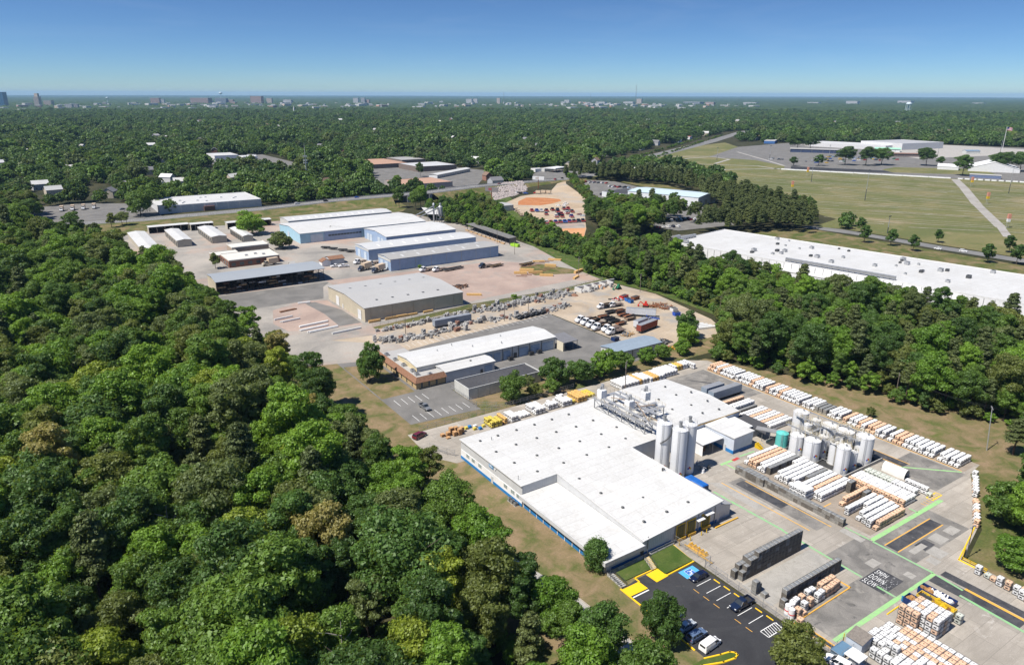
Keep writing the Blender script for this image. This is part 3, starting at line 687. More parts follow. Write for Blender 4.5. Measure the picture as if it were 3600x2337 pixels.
for poly,step,mix,where in ((W_LEFT,9.0,'broad','left wood'),(W_RIGHT,7.6,'mixed','right wood'),(W_SE,8.0,'broad','corner wood'),(W_MASS,8.2,'broad','clay wood'),(W_PINES,6.6,'pine','pine belt'),(W_BLDG,8.5,'mixed','hall wood'),(W_TRACK,7.0,'track','track wood'),(W_NW,8.0,'broad','roadside wood')):
 P = grid_points(poly, step, len(cand) + 5)
 ok = in_view(P[:, 0], P[:, 1], 14.0, 0.10)
 for x, y in P[ok]: cand.append((float(x), float(y), mix, where))
cand.sort(key=lambda c: c[0] ** 2 + c[1] ** 2)
BROAD = ['oak1', 'oak2', 'oak3', 'tall1', 'tall2']
def choose(mix, rng):
 if mix == 'pine' or (mix == 'mixed' and rng.random() < 0.3) or (mix == 'broad' and rng.random() < 0.06):
  return rng.choice(['pine1', 'pine2']), 'dark needled'
 h = rng.choices(['mid green','deep green','olive green','bright green','grey green','yellow green','straw coloured'],[32,22,8,24,10,6,3])[0]
 return rng.choice(BROAD), h
SHAPE_WORD = {'oak1': 'broad', 'oak2': 'rounded', 'oak3': 'spreading', 'tall1': 'narrow', 'tall2': 'upright', 'pine1': 'slender', 'pine2': 'slim'}
BANDS = [(62,'at the bottom edge'),(74,'level with the grass island'),(86,'level with the parked cars'),(98,'level with the steps'),(110,'level with the egg shaped tree'),(122,'level with the annex'),(134,'level with the conditioners'),(148,'level with the blue sign'),(165,'level with the back corner'),(185,'level with the wooden pallets'),(215,'level with the office parking'),(255,'level with the tan office'),(999,'level with the tan warehouse')]
def place_word(x, y, where):
 if where == 'left wood':
  return ('at the left wood edge ' if x > 60 else 'midway in the left wood ' if x > 28 else 'deep in the left wood ') + next(w for q,w in BANDS if y < q)
 if where == 'right wood':
  return 'in the right wood ' + ('behind the far tote rows' if y < 185 and x < 262 else 'before the long white warehouse' if x > 285 else 'beside the block yard')
 if where == 'corner wood': return 'beside the yard corner at the right edge'
 return 'in the ' + where
rng = random.Random(21)
N_INDIV = 229; n_ind = 0
rest_p, rest_k, rest_s = [], [], []
_keys = ('oak1', 'oak2', 'oak3', 'tall1', 'tall2', 'pine1', 'pine2')
_near_index = {}
_q = 0
for key in _keys:
 for h in (('dark needled', 'deep green') if 'pine' in key else ('mid green', 'deep green', 'olive green', 'grey green', 'bright green')):
  _near_index[(key, h)] = _q; _q += 1
for i, (x, y, mix, where) in enumerate(cand):
 k, h = choose(mix, rng); s = rng.choice((1, 1, 1.22)) * rng.uniform(0.76, 1.12)
 if where == 'left wood': s *= 1.02 if x < 52 else 0.8
 if where == 'corner wood': s *= 0.72
 if where == 'track wood': s *= 0.5
 if where == 'right wood': s *= 0.84
 if where in ('clay wood', 'hall wood'): s *= 0.85
 if where == 'pine belt': s *= 0.9
 if n_ind < N_INDIV and in_view(x, y, 15.0, .02):
  n_ind += 1
  pine = 'pine' in k
  lab = '%s%s %s %s %s' % ('small ' if s < .8 else 'large ' if s > 1.1 else '', SHAPE_WORD[k], h, 'pine' if pine else 'tree', place_word(x, y, where))
  tree(x, y, k, h, s, lab, 'trees of the ' + where, 'pine_tree' if pine else 'broadleaf_tree')
 else:
  rest_p.append((x, y)); rest_s.append(s); rest_k.append(_near_index.get((k, h), rng.randrange(N_NEAR)))
for x, y, h_ in ((30, 96, 1.0), (52, 128, .9), (12, 150, 1.0)):
 t_ = thing('dead_tree','bare pale dead tree standing %s in the left wood' % {96: 'low',128: 'midway',150: 'high'}[y],'tree',(x,y),1.0); t_.scale = (h_,) * 3; o_ = link('trunk',KIND['tall1'][1],t_); o_.material_slots[0].link = 'OBJECT'; o_.material_slots[0].material = plain('dead_wood',(.42,.38,.34),.9)
scatter('woodland', 'dense woodland behind the nearest trees', 'woodland', np.array(rest_p), np.array(rest_k, np.int32), NEAR, np.array(rest_s))
P = np.concatenate([grid_points(W_LEFT,6.5,51),grid_points(W_RIGHT,5.5,52),grid_points(W_HEDGE,4.2,53),grid_points(W_TRACK,4.0,54),grid_points(W_SE,5.5,55),grid_points(W_MARG,3.6,56),grid_points(W_RAILA,3.8,57),grid_points(W_RAILB,3.8,58)])
P = P[in_view(P[:, 0], P[:, 1], 3.0, 0.10)]
scatter('undergrowth','leafy undergrowth and scrub along the wood edges','undergrowth',P,NP.integers(0,N_BUSH,len(P)).astype(np.int32),BUSH,NP.uniform(0.55,1.15,len(P)))
SITE = [(-12,600),(-150,600),(-150,-50),(600,-60),(528,330),(570,345),(590,460),(635,600),(590,745),(545,735),(470,714),(400,694),(320,672),(170,690),(92,690),(92,764),(40,800),(-12,790)]
CLEAR = [SITE,
 [(516,300),(566,352),(650,515),(733,640),(760,760),(905,935),(1000,985),(1310,1160),(1420,1020),(1570,910),(1650,790),(1770,480),(2200,-60),(520,-60)],
 [(300, 700), (420, 690), (530, 850), (500, 1030), (400, 1080), (370, 900)],
 [(100, 672), (184, 676), (184, 752), (95, 758)],
 [(510, 715), (600, 720), (665, 760), (650, 815), (600, 830), (550, 795)],
 [(235, 1000), (300, 930), (345, 960), (350, 1300), (235, 1300)],
 [(585, 750), (605, 720), (920, 885), (1330, 1095), (1800, 1390), (1760, 1460), (1270, 1185), (870, 960)]]
HOUSES = []           # (x, y, r) clearings filled by the house builder further down
hr = random.Random(4)
_a = [(rad, az) for rad in (880, 930, 980, 1060, 1150, 1250, 1380, 1500, 1650, 1800, 2000, 2250, 2500, 2800) for az in np.linspace(22, 91, 12)]
for rad, az in _a:
 rad2 = rad * hr.uniform(0.94, 1.06); az2 = az + hr.uniform(-3.5, 3.5); x, y = rad2 * math.cos(R(az2)), rad2 * math.sin(R(az2))
 if any(inside(c, [x], [y])[0] for c in CLEAR) or any(math.hypot(x - q[0], y - q[1]) < 40 for q in HOUSES): continue
 HOUSES.append((x, y, hr.uniform(9, 13)))
def far_ring(r0, r1, step, seed):
 g = np.random.default_rng(seed)
 gx, gy = np.meshgrid(np.arange(-300, r1, step), np.arange(0, r1, step * 0.9)); gx[1::2] += step / 2
 P = np.stack([gx.ravel(), gy.ravel()], 1) + g.uniform(-0.4, 0.4, (gx.size, 2)) * step
 d = np.hypot(P[:, 0], P[:, 1]); P = P[(d > r0) & (d < r1)]
 P = P[in_view(P[:, 0], P[:, 1], 10.0, 0.07)]
 for c in CLEAR: P = P[~inside(c, P[:, 0], P[:, 1])]
 keep = np.ones(len(P), bool)
 for x, y, r in HOUSES:
  l = math.hypot(x, y); ux, uy = x / l, y / l; a = (P[:, 0] - x) * ux + (P[:, 1] - y) * uy; b = np.abs(-(P[:, 0] - x) * uy + (P[:, 1] - y) * ux)
  keep &= ~((a < r) & (a > -r * 2 - l * (0.06 if int(x) % 2 else .03)) & (b < r * 0.75))
 cg = np.random.default_rng(77); q = cg.uniform(0, 1, (150, 3))
 for rr_, aa, s_ in q:
  d_ = 800 + 2600 * rr_; x,y = d_ * math.cos(R(20 + 72 * aa)),d_ * math.sin(R(20 + 72 * aa)); u_ = math.atan2(y,x); a = (P[:,0] - x) * math.cos(u_) + (P[:,1] - y) * math.sin(u_); b = -(P[:,0] - x) * math.sin(u_) + (P[:,1] - y) * math.cos(u_)
  keep &= ~((a / (14 + d_ * .03)) ** 2 + (b / (9 + 22 * s_)) ** 2 < 1)
 return P[keep]
Pa, Pb, Pc = far_ring(560, 1150, 11.5, 1), far_ring(1150, 2400, 13.5, 2), far_ring(2400, 4700, 16.0, 3)
Pf = np.concatenate([Pa, Pb, Pc]); n = len(Pf)
drift = np.sin(Pf[:, 0] * 0.013 + 1.3 * np.sin(Pf[:, 1] * 0.008)) * np.sin(Pf[:, 1] * 0.011 + 0.7)
sc = np.clip(NP.gamma(9,.1,n),.45,1.75) * (1 + 0.22 * drift) * np.where(np.arange(n) > len(Pa) + len(Pb),1.0,np.where(np.arange(n) > len(Pa),1.08,.95))
hue = (np.sin(Pf[:, 0] * .021 + Pf[:, 1] * .006) + np.sin(Pf[:, 1] * .017 - Pf[:, 0] * .004 + 2) + NP.normal(0, .9, n))
kf = np.clip(((hue + 3) / 6 * N_FAR).astype(int), 0, N_FAR - 1).astype(np.int32)
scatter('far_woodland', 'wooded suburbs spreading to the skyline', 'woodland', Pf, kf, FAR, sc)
na, nr = 620, 330
ang = np.linspace(R(18), R(95), na); rad = np.geomspace(4700, 38800, nr)
A, Q = np.meshgrid(ang, rad); X = Q * np.cos(A); Y = Q * np.sin(A)
g = np.random.default_rng(9); Hh = 8 + g.random(A.shape) ** 1.5 * 15 + 3 * np.sin(X * 0.004) * np.sin(Y * 0.003)
Hh += np.clip((Q - 14000) / 1000, 0, 16) * (0.5 + 0.5 * np.sin(A * 9 + Q * 0.0004)) * 0.9
city = np.exp(-((Q - 7600) / 2300) ** 2) * np.clip((A - R(36)) / R(6), 0, 1)
Hh *= 1 - 0.75 * city * (g.random(A.shape) < 0.8)
me = bpy.data.meshes.new('far_canopy')
V = np.stack([X.ravel(), Y.ravel(), Hh.ravel()], 1); idx = np.arange(na * nr).reshape(nr, na)
F = np.stack([idx[:-1, :-1], idx[:-1, 1:], idx[1:, 1:], idx[1:, :-1]], -1).reshape(-1, 4)
F = F[:, ::-1]
me.vertices.add(len(V)); me.vertices.foreach_set('co', V.ravel())
me.loops.add(F.size); me.loops.foreach_set('vertex_index', F.ravel().astype(np.int32))
me.polygons.add(len(F)); me.polygons.foreach_set('loop_start',np.arange(0,F.size,4,dtype=np.int32)); me.polygons.foreach_set('loop_total',np.full(len(F),4,np.int32))
me.update(calc_edges=True)
me.materials.append(ground_mat('canopy_leaf',[(0.3,(0.035,0.062,0.02)),(0.5,(0.05,0.085,0.026)),(0.7,(0.068,0.1,0.034))],0.006,0.05,0.5,extra=[((0.3,0.29,0.28),0.03,0.72,0.76)]))
tag(link('far_canopy', me), 'unbroken tree canopy out to the horizon', 'woodland', None, 'stuff')
# ------------------------------------------------------------------ the factory with the white roofs
M_WROOF = streaky('white_roof', (0.66, 0.66, 0.65), (0.43, 0.41, 0.37), 0.6, 0.5, 0.25, 3.0)
M_GREYW = ribbed('grey_siding', (0.58, 0.59, 0.60))
M_WHITEW = ribbed('white_siding', (0.84, 0.84, 0.84))
M_PALEBW = ribbed('pale_blue_siding', (0.60, 0.65, 0.72))
M_BLUEB = plain('blue_band', (0.025, 0.20, 0.50), 0.5)
M_TRIM = plain('white_trim', (0.75, 0.75, 0.74), 0.5)
M_GLASS = plain('dark_glass', (0.05, 0.07, 0.085), 0.12, 0.0, 0.2, 1.0, 0.6)
M_PANE = plain('pale_glass', (0.30, 0.36, 0.36), 0.15, 0.0, 0.2, 1.0, 0.6)
M_STEEL = plain('grey_steel', (0.33, 0.34, 0.345), 0.45, 0.5, 0.2)
M_DSTEEL = plain('dark_steel', (0.10, 0.105, 0.11), 0.5, 0.4, 0.25)
M_GALV = plain('galvanised_steel', (0.52, 0.53, 0.54), 0.4, 0.5, 0.15)
M_RUST = plain('rust', (0.28, 0.11, 0.05), 0.9, 0.0, 0.4, 1.5)
M_YELLOW = plain('safety_yellow', (0.68, 0.45, 0.02), 0.55, 0.0, 0.15)
M_AMBER = plain('amber_yellow', (0.72, 0.42, 0.06), 0.6, 0.0, 0.2)
M_TANK = streaky('tank_white', (0.76, 0.77, 0.78), (0.45, 0.42, 0.36), 0.3, 0.4, 0.6)
M_BLACK = plain('black_rubber', (0.02, 0.02, 0.022), 0.8, 0.0, 0.2)
M_CONCW = plain('plain_concrete', (0.40, 0.39, 0.365), 0.9, 0.0, 0.25, 0.8)
M_WOODW = plain('sawn_timber', (0.50, 0.33, 0.17), 0.85, 0.0, 0.3, 1.2)
def windows_w(parent, x, ys, w, h, z, frame=None, pane=None):
 for y in ys:
  f = MB().box(x - 0.06, x + 0.02, y - w / 2 - 0.1, y + w / 2 + 0.1, z - 0.1, z + h + 0.1).build('window', frame or M_TRIM, parent)
  MB().box(x - 0.085, x - 0.05, y - w / 2, y - 0.04, z, z + h).build('pane', pane or M_PANE, f)
  MB().box(x - 0.085, x - 0.05, y + 0.04, y + w / 2, z, z + h).build('pane', pane or M_PANE, f)
def windows_s(parent, y, xs, w, h, z, frame=None, pane=None):
 for x in xs:
  f = MB().box(x - w / 2 - 0.1, x + w / 2 + 0.1, y - 0.06, y + 0.02, z - 0.1, z + h + 0.1).build('window', frame or M_TRIM, parent)
  MB().box(x - w / 2, x - 0.04, y - 0.085, y - 0.05, z, z + h).build('pane', pane or M_PANE, f)
  MB().box(x + 0.04, x + w / 2, y - 0.085, y - 0.05, z, z + h).build('pane', pane or M_PANE, f)
def door_w(parent, x, y, w, h, m, z=0.0, name='door', slats=0):
 d = MB().box(x - 0.08, x + 0.02, y - w / 2, y + w / 2, z + 0.01, z + h).build(name, m, parent)
 if slats:
  mb = MB()
  for k in range(1, slats): mb.box(x - 0.11, x - 0.075, y - w / 2 + 0.05, y + w / 2 - 0.05, z + h * k / slats - 0.03, z + h * k / slats + 0.03)
  mb.build('slat', m, d)
 return d
def door_s(parent, y, x, w, h, m, z=0.0, name='door', slats=0):
 d = MB().box(x - w / 2, x + w / 2, y - 0.08, y + 0.02, z + 0.01, z + h).build(name, m, parent)
 if slats:
  mb = MB()
  for k in range(1, slats): mb.box(x - w / 2 + 0.05, x + w / 2 - 0.05, y - 0.11, y - 0.075, z + h * k / slats - 0.03, z + h * k / slats + 0.03)
  mb.build('slat', m, d)
 return d
F = thing('factory_building', 'low factory hall with broad white roof and blue base band', 'factory')
FX0, FX1, FX2, FY0, FYJ, FY1 = 90.6, 127.6, 138.0, 98.8, 131.0, 162.2
FW, AX, AH, FH = 6.0, 101.6, 3.7, 6.0
def roof_z(x): return 6.0 + 0.5 * (1 - abs(x - 108.0) / 20.0)
mb = MB()
mb.quad((90.6, FY1, 0), (90.6, FYJ, 0), (90.6, FYJ, 5.9), (90.6, FY1, 5.9))
mb.quad((90.6, FYJ, 0), (AX, FYJ, 0), (AX, FYJ, 6.2), (90.6, FYJ, 5.9))
mb.quad((AX, FYJ, 0), (AX, FY0, 0), (AX, FY0, 4.3), (AX, FYJ, 6.2))
mb.quad((AX, FY0, 0), (FX1, FY0, 0), (FX1, FY0, 5.9), (AX, FY0, 4.3))
mb.quad((FX1, FY0, 0), (FX1, 131.2, 0), (FX1, 131.2, 5.9), (FX1, FY0, 5.9))
mb.quad((FX1, 131.2, 0), (FX2, 131.2, 0), (FX2, 131.2, 5.9), (FX1, 131.2, 5.9))
mb.quad((FX2, 131.2, 0), (FX2, FY1, 0), (FX2, FY1, 5.9), (FX2, 131.2, 5.9))
mb.quad((FX2, FY1, 0), (90.6, FY1, 0), (90.6, FY1, 5.9), (FX2, FY1, 5.9))
mb.build('wall', M_GREYW, F)
MB().box(90.52, 90.6, FYJ, FY1, 0.9, 3.0).build('wall_panel', M_WHITEW, F)['label'] = 'white lower course of the long side wall'
MB().box(90.46, 90.6, FYJ, FY1, 0, 0.92).build('base_band', M_BLUEB, F)
mb = MB(); t = 0.25
def rf(pts, t=0.25):
 n = len(pts); k = len(mb.v); mb.v.extend(pts); mb.v.extend([(x,y,z - t) for x,y,z in pts]); mb.f.append(tuple(range(k,k + n))); mb.f.append(tuple(k + n + i for i in reversed(range(n))))
 for i in range(n): j = (i + 1) % n; mb.f.append((k + i, k + n + i, k + n + j, k + j))
rf([(90.2, FYJ - 0.05, 6.1), (FX2 + .4, FYJ - 0.05, 6.35), (FX2 + .4, FY1 + .4, 6.1), (90.2, FY1 + .4, 6.0)])
rf([(AX - .12, FY0 - .5, 4.45), (FX1 + .35, FY0 - .5, 6.05), (FX1 + .35, FYJ - 0.1, 6.3), (AX - .12, FYJ - 0.1, 6.32)])
mb.build('roof', M_WROOF, F)
an = MB().box(90.9, AX - 0.02, FY0, FYJ - 0.02, 0, AH - 0.25).build('annex', M_GREYW, F)
ar = MB()
ar.prism([(89.7, FY0 - 1.0), (AX - 0.15, FY0 - 1.0), (AX - 0.15, FYJ - 0.12), (89.7, FYJ - 0.12)], AH - 0.25, AH)
ar.build('annex_roof', M_WROOF, F)
MB().box(89.55, 89.7, FY0 - 1.0, FYJ - 0.12, AH - 0.95, AH + 0.1).build('fascia', M_GREYW, F)
MB().box(89.55, AX - 0.15, FY0 - 1.15, FY0 - 1.0, AH - 0.95, AH + 0.1).build('fascia', M_GREYW, F)
for k in range(11):
 y0 = FYJ - 0.6 - k * 2.85; y1 = y0 - 2.5
 MB().box(90.80, 90.9, y1, y0, 1.35, 2.55).build('panel', M_WHITEW, F)
 MB().box(90.78, 90.9, y1, y0, 0.05, 1.33).build('blue_panel', M_BLUEB, F)
 MB().box(90.72, 90.9, y1 - 0.3, y1 - 0.08, 0.0, 2.7).build('post', M_TRIM, F)
windows_w(F, 90.52, [158.2, 155.2, 151.6, 138.6, 135.2, 132.6], 1.5, 1.0, 1.85)
door_w(F, 90.52, 145.2, 1.0, 2.1, M_GREYW)
sg = MB().box(90.46, 90.6, 144.6, 146.8, 4.4, 5.6).build('sign', plain('sign_blue', (0.05, 0.27, 0.55), 0.4), F)
MB().box(90.43,90.47,144.9,146.5,4.75,4.95).build('sign_line',M_TRIM,sg); MB().box(90.43,90.47,145.3,146.5,5.15,5.3).build('sign_line',M_TRIM,sg)
for k, (yy, zz) in enumerate(((143.7, 4.6), (143.4, 5.0))): MB().box(90.42, 90.6, yy - .2, yy + .2, zz, zz + .3).build('lamp', M_TRIM, F)
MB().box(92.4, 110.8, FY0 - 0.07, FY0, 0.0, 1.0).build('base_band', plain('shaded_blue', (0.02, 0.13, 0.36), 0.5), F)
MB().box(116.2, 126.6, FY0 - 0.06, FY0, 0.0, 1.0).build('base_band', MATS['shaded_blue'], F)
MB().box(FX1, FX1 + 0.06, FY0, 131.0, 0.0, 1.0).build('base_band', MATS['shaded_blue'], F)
for x in (113.9, 117.4, 122.4):
 fr = MB().box(x - 1.55, x + 1.55, FY0 - 0.14, FY0 + 0.02, 0.9, 4.3).build('dock_frame', M_YELLOW, F)
 MB().box(x - 1.25, x + 1.25, FY0 - 0.2, FY0 - 0.1, 1.1, 4.0).build('dock_door', M_DSTEEL, fr)
 for q in range(3): MB().box(x - 1.15 + q * 0.82,x - 0.5 + q * 0.82,FY0 - 0.24,FY0 - 0.18,1.3,3.8).build('door_panel',plain('olive_door',(0.16,0.14,0.03),0.6),fr)
 MB().box(x - 1.3, x + 1.3, FY0 - 0.7, FY0 - 0.02, 0.2, 0.85).build('dock_leveller', M_AMBER, F)
MB().box(118.6, 121.0, FY0 - 1.3, FY0, 3.7, 3.85).build('canopy', M_TRIM, F)
MB().box(121.6, 124.2, FY0 - 1.2, FY0, 4.2, 4.35).build('canopy', M_TRIM, F)
windows_s(F, FY0, [98.6], 1.0, 0.9, 2.0)
door_s(F, FY0, 101.6, 1.0, 2.1, M_DSTEEL)
for x in (94.0,99.8): MB().box(x,x + 1.7,FY0 - 0.9,FY0 - 0.4,0.35,0.45).box(x + .1,x + .25,FY0 - .85,FY0 - .45,0,.35).box(x + 1.45,x + 1.6,FY0 - .85,FY0 - .45,0,.35).build('bench',M_TRIM,F)
for x in (103.2, 112.0, 119.8, 125.6): MB().bar((x, FY0 - 0.12, 0), (x, FY0 - 0.12, 4.9), 0.14).build('downspout', M_STEEL, F)
vm = MB(); vm.cyl(0, 0, 0, 0.22, 0.34, 10); vm.cyl(0, 0, 0.22, 0.42, 0.42, 10, 0.12)
vme = vm.mesh('roof_vent', M_DSTEEL)
vents = [(94.5,158),(100.5,158),(107,158),(113.5,158),(120,158),(126.5,158),(94.8,150),(101.8,150.5),(109,150.5),(116,150.5),(123,150),(130,150.5),(95.5,142),(103,142),(110.5,142),(118,142),(126,142),(132.8,143),(98,134.8),(106.5,134.6),(114.5,134.6),(122.5,134.6),(130,136),(105,126),(112.5,126.6),(119.5,126.8),(125,127),(105.5,118),(112.5,118.5),(120,118.6),(125.2,119),(106,110.5),(113,110.8),(119.6,110.6),(106.4,103.5),(113.5,103.2),(120.5,103)]
for x, y in vents:
 z = (6.0 + (x - 90) / 48 * 0.2 + 0.02) if y > FYJ else 4.45 + (x - AX) / 26 * 1.6 * (1 - (y - FY0) / 32) + 1.86 * (y - FY0) / 32.2 * (1 - (x - AX) / 26 * 0.85) + 0.02
 link('roof_vent', vme, F, (x, y, max(z, 4.4)))
MB().box(97.6, 97.75, 156.8, 156.95, 6, 7.0).build('vent_pipe', M_STEEL, F); MB().box(91.4, 91.5, 134, 134.1, 6, 7.4).build('vent_pipe', M_STEEL, F)
mb = MB(); mb.cyl(125.8, 117, 6.1, 6.9, 0.22, 10); mb.bar((125.8, 117, 6.85), (126.3, 116.6, 6.6), 0.34, 8); mb.build('vent_pipe', M_DSTEEL, F)
lt = MB(); lt.profile_y([(127.7, 0), (131.8, 0), (131.8, 3.2), (127.7, 4.6)], 99.2, 112.0); lt.build('lean_to', M_GREYW, F)
lr = MB(); lr.profile_y([(127.66,4.62),(132.1,3.12),(132.1,3.3),(127.66,4.8)],98.9,112.3); lr.build('lean_to_roof',plain('grey_metal_roof',(0.42,0.43,0.44),0.5,0.1),F)
MB().box(124.4, 132.6, 97.0, 97.35, 0.0, 0.35).build('wheel_stop', M_AMBER, F)
for x in (111.9, 115.6, 119.4, 121.2): MB().cyl(x, 97.1, 0, 1.1, 0.11, 8).build('bollard', M_YELLOW, F)
for k, y in enumerate((135.2, 133.9, 132.4)):
 t_ = thing('air_conditioner',('left','middle','right')[k] + ' of three grey air conditioner boxes beside the long blue banded wall','air conditioner',(89.6,y),0,'air conditioners by the wall')
 MB().frust(-.45,.45,-.45,.45,0.05,0.95,.02,.02).build('casing',M_STEEL,t_); MB().cyl(0,0,0.95,1.02,0.36,12).build('fan_grille',M_DSTEEL,t_); MB().box(-.55,.55,-.55,.55,0,.05).build('base',M_CONCW,t_)
# ------------------------------------------------------------------ second hall behind
S = thing('rear_hall', 'second white roofed hall behind the factory hall', 'factory')
SX0, SX1, SY0, SY1 = 139.0, 176.0, 131.6, 163.6
mb = MB(); mb.quad((SX0,SY0,0),(SX1 - 2,SY0,0),(SX1 - 2,SY0,5.2),(157,SY0,5.9),(SX0,SY0,5.6)); mb.quad((SX1 - 2,SY0,0),(SX1,146,0),(SX1,146,5.2),(SX1 - 2,SY0,5.2)); mb.quad((SX1,146,0),(SX1 - 2,SY1,0),(SX1 - 2,SY1,5.2),(SX1,146,5.2)); mb.quad((SX0,SY1,0),(SX0,SY0,0),(SX0,SY0,5.6),(SX0,SY1,5.6)); mb.quad((SX1 - 2,SY1,0),(SX0,SY1,0),(SX0,SY1,5.6),(SX1 - 2,SY1,5.2))
mb.build('wall', M_PALEBW, S)
mb = MB(); t = 0.25
rf([(SX0 - .3,SY0 - .3,5.8),(156,SY0 - .3,6.15),(156,SY1 + .3,6.2),(SX0 - .3,SY1 + .3,5.8)]); rf([(156,SY0 - .3,6.15),(SX1 - 1.6,SY0 - .3,5.45),(SX1 + .4,146,5.45),(SX1 - 1.7,SY1 + .3,5.4),(156,SY1 + .3,6.2)])
mb.build('roof', M_WROOF, S)
MB().box(150, SX1 - 2, SY0 - .34, SY0 - .29, 5.5, 5.75).build('gutter', M_AMBER, S)
for x,y in ((146,158),(152,160),(160,159),(168,158),(150,152),(158,151),(166,151),(172,150),(156,143),(164,142.5),(171,142),(162,136),(169,135.5),(148,144)):
 link('roof_vent', vme, S, (x, y, 5.85 + (0.3 if 150 < x < 164 else 0)))
mb = MB()
for y in np.linspace(SY0 + 4, SY1 - 4, 7): mb.bar((SX0 + .4, y, 5.9), (SX0 + .4, y, 7.0), 0.06)
mb.bar((SX0 + .4, SY0 + 4, 6.95), (SX0 + .4, SY1 - 4, 6.95), 0.06); mb.build('roof_rail', M_TRIM, S)
A = thing('blending_shed', 'tall pale blue shed with white roof and bright blue base', 'shed')
MB().box(158.2, 166.6, 120.2, 132.4, 0.0, 5.2).build('wall', M_PALEBW, A)
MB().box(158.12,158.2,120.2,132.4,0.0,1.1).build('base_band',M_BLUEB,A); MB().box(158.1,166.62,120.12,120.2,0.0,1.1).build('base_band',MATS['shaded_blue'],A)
mb = MB(); rf([(157.9, 119.9, 5.3), (166.9, 119.9, 5.5), (166.9, 132.6, 5.5), (157.9, 132.6, 5.3)]); mb.build('roof', M_WROOF, A)
door_w(A, 158.1, 123.4, 1.0, 2.1, M_GREYW)
mb = MB()
for k in range(6): mb.box(166.9, 168.4, 119.0 - k * 0.35, 119.35 - k * 0.35, 0.1, 1.5 - k * 0.24)
mb.bar((167, 119.4, 2.4), (167, 117, 1.1), .07); mb.bar((168.3, 119.4, 2.4), (168.3, 117, 1.1), .07); mb.build('stair', M_YELLOW, A)
A = thing('pump_lean_to', 'open fronted lean-to with white roof beside the silos', 'shed')
mb = MB(); mb.quad((149.6,131.4,0),(149.6,124.2,0),(149.6,124.2,3.9),(149.6,131.4,4.2)); mb.quad((149.6,131.4,0),(157.9,131.4,0),(157.9,131.4,4.2),(149.6,131.4,4.2)); mb.build('wall',M_WHITEW,A)
mb = MB(); rf([(149.2, 123.8, 4.0), (157.8, 123.8, 4.0), (157.8, 131.3, 4.35), (149.2, 131.3, 4.35)]); mb.build('roof', M_TRIM, A)
for x in (153.8,): MB().bar((x, 124.2, 0), (x, 124.2, 3.9), 0.14).build('post', M_STEEL, A)
for k, (x, y) in enumerate(((151, 127), (152.6, 126.4), (153.4, 128), (155.2, 127.2))):
 mb = MB(); mb.cyl(0, 0, 0.1, 1.0, 0.35, 10); mb.box(-.5, .5, -.3, .3, 0, .3); mb.bar((0, 0, 1), (0.5, 0.2, 1.5), .14, 8)
 tag(mb.build('pump',(M_DSTEEL,M_RUST,M_BLACK,M_STEEL)[k],None,(x,y,0.06)),('black','rusty','rubber black','grey')[k] + ' pump set standing in the shade of the open lean-to','pump','pumps under the lean-to')
A = thing('grey_lean_to', 'flat dark roofed canopy on posts beside the blue based shed', 'shed')
mb = MB(); rf([(167.4, 124.2, 4.0), (171.6, 124.2, 4.0), (171.6, 132, 4.4), (167.4, 132, 4.6)]); mb.build('roof', M_TRIM, A)
mb = MB(); rf([(171.7,119.5,3.2),(177.6,123.4,3.2),(177.6,132.4,3.4),(171.7,132.4,3.6)]); mb.build('roof',plain('black_membrane',(0.085,0.085,0.09),0.7),A)
mb = MB(); rf([(171.4,123,3.5),(175.6,117.2,3.2),(177.6,118.6,3.2),(173.6,124.2,3.5)]); mb.build('ribbed_canopy',plain('ribbed_grey',(0.3,0.3,0.3),0.5),A)
MB().box(171.9, 177.4, 124.0, 132.2, 0, 3.15).build('wall', plain('dim_grey_wall', (0.30, 0.31, 0.33), 0.7), A)
mb = MB()
for x, y in ((167.6, 124.4), (171.4, 124.4), (172.2, 121.0), (175.6, 117.6), (177.2, 118.8), (174, 119.6)): mb.bar((x, y, 0), (x, y, 3.3), 0.13)
mb.build('post', M_STEEL, A)
# ------------------------------------------------------------------ roof-top dust collector platform
Pf_ = thing('roof_platform', 'grey steel platform bridging the two white roofs', 'platform')
def deck(x0, x1, y0, y1, z):
 MB().box(x0, x1, y0, y1, z, z + 0.16).build('deck', M_GALV, Pf_)
deck(136.2,137.5,134.8,158.6,9.2); deck(138.6,139.6,134.8,158.6,9.2); deck(144.2,145.4,139,158.6,9.0); deck(146.6,147.4,139,158.6,9.0); deck(139.6,144.2,157.2,158.6,9.0); deck(139.6,151.0,141.2,142.4,9.04); deck(139.6,151.0,144.6,145.6,9.04); deck(136.6,138.2,124.4,134.8,10.5)
mb = MB()
for y in (135, 139, 145, 151, 157.6):
 for x in (136.5, 139.4): mb.bar((x, y, 6.0), (x, y, 9.2), 0.24)
for y in (141.5, 145.4, 151, 157.6):
 for x in (144.5, 147.2): mb.bar((x, y, 5.9), (x, y, 9.0), 0.22)
for y in (141.5, 145.2): mb.bar((150.6, y, 5.9), (150.6, y, 9.0), 0.22)
for x in (136.5, 139.4):
 ys = (135, 139, 145, 151, 157.6)
 for a,b in zip(ys[:-1],ys[1:]): mb.bar((x,a,6.1),(x,b,9.0),0.12); mb.bar((x,a,9.0),(x,b,6.1),0.12); mb.bar((x,a,6.2),(x,b,6.2),0.14)
mb.build('truss', M_STEEL, Pf_)
mb = MB()
def rail(a, b, z, n=8):
 for zz in (0.55, 1.05): mb.bar((*a, z + zz), (*b, z + zz), 0.045)
 for k in range(n + 1): x, y = a[0] + (b[0] - a[0]) * k / n, a[1] + (b[1] - a[1]) * k / n; mb.bar((x, y, z), (x, y, z + 1.05), 0.06)
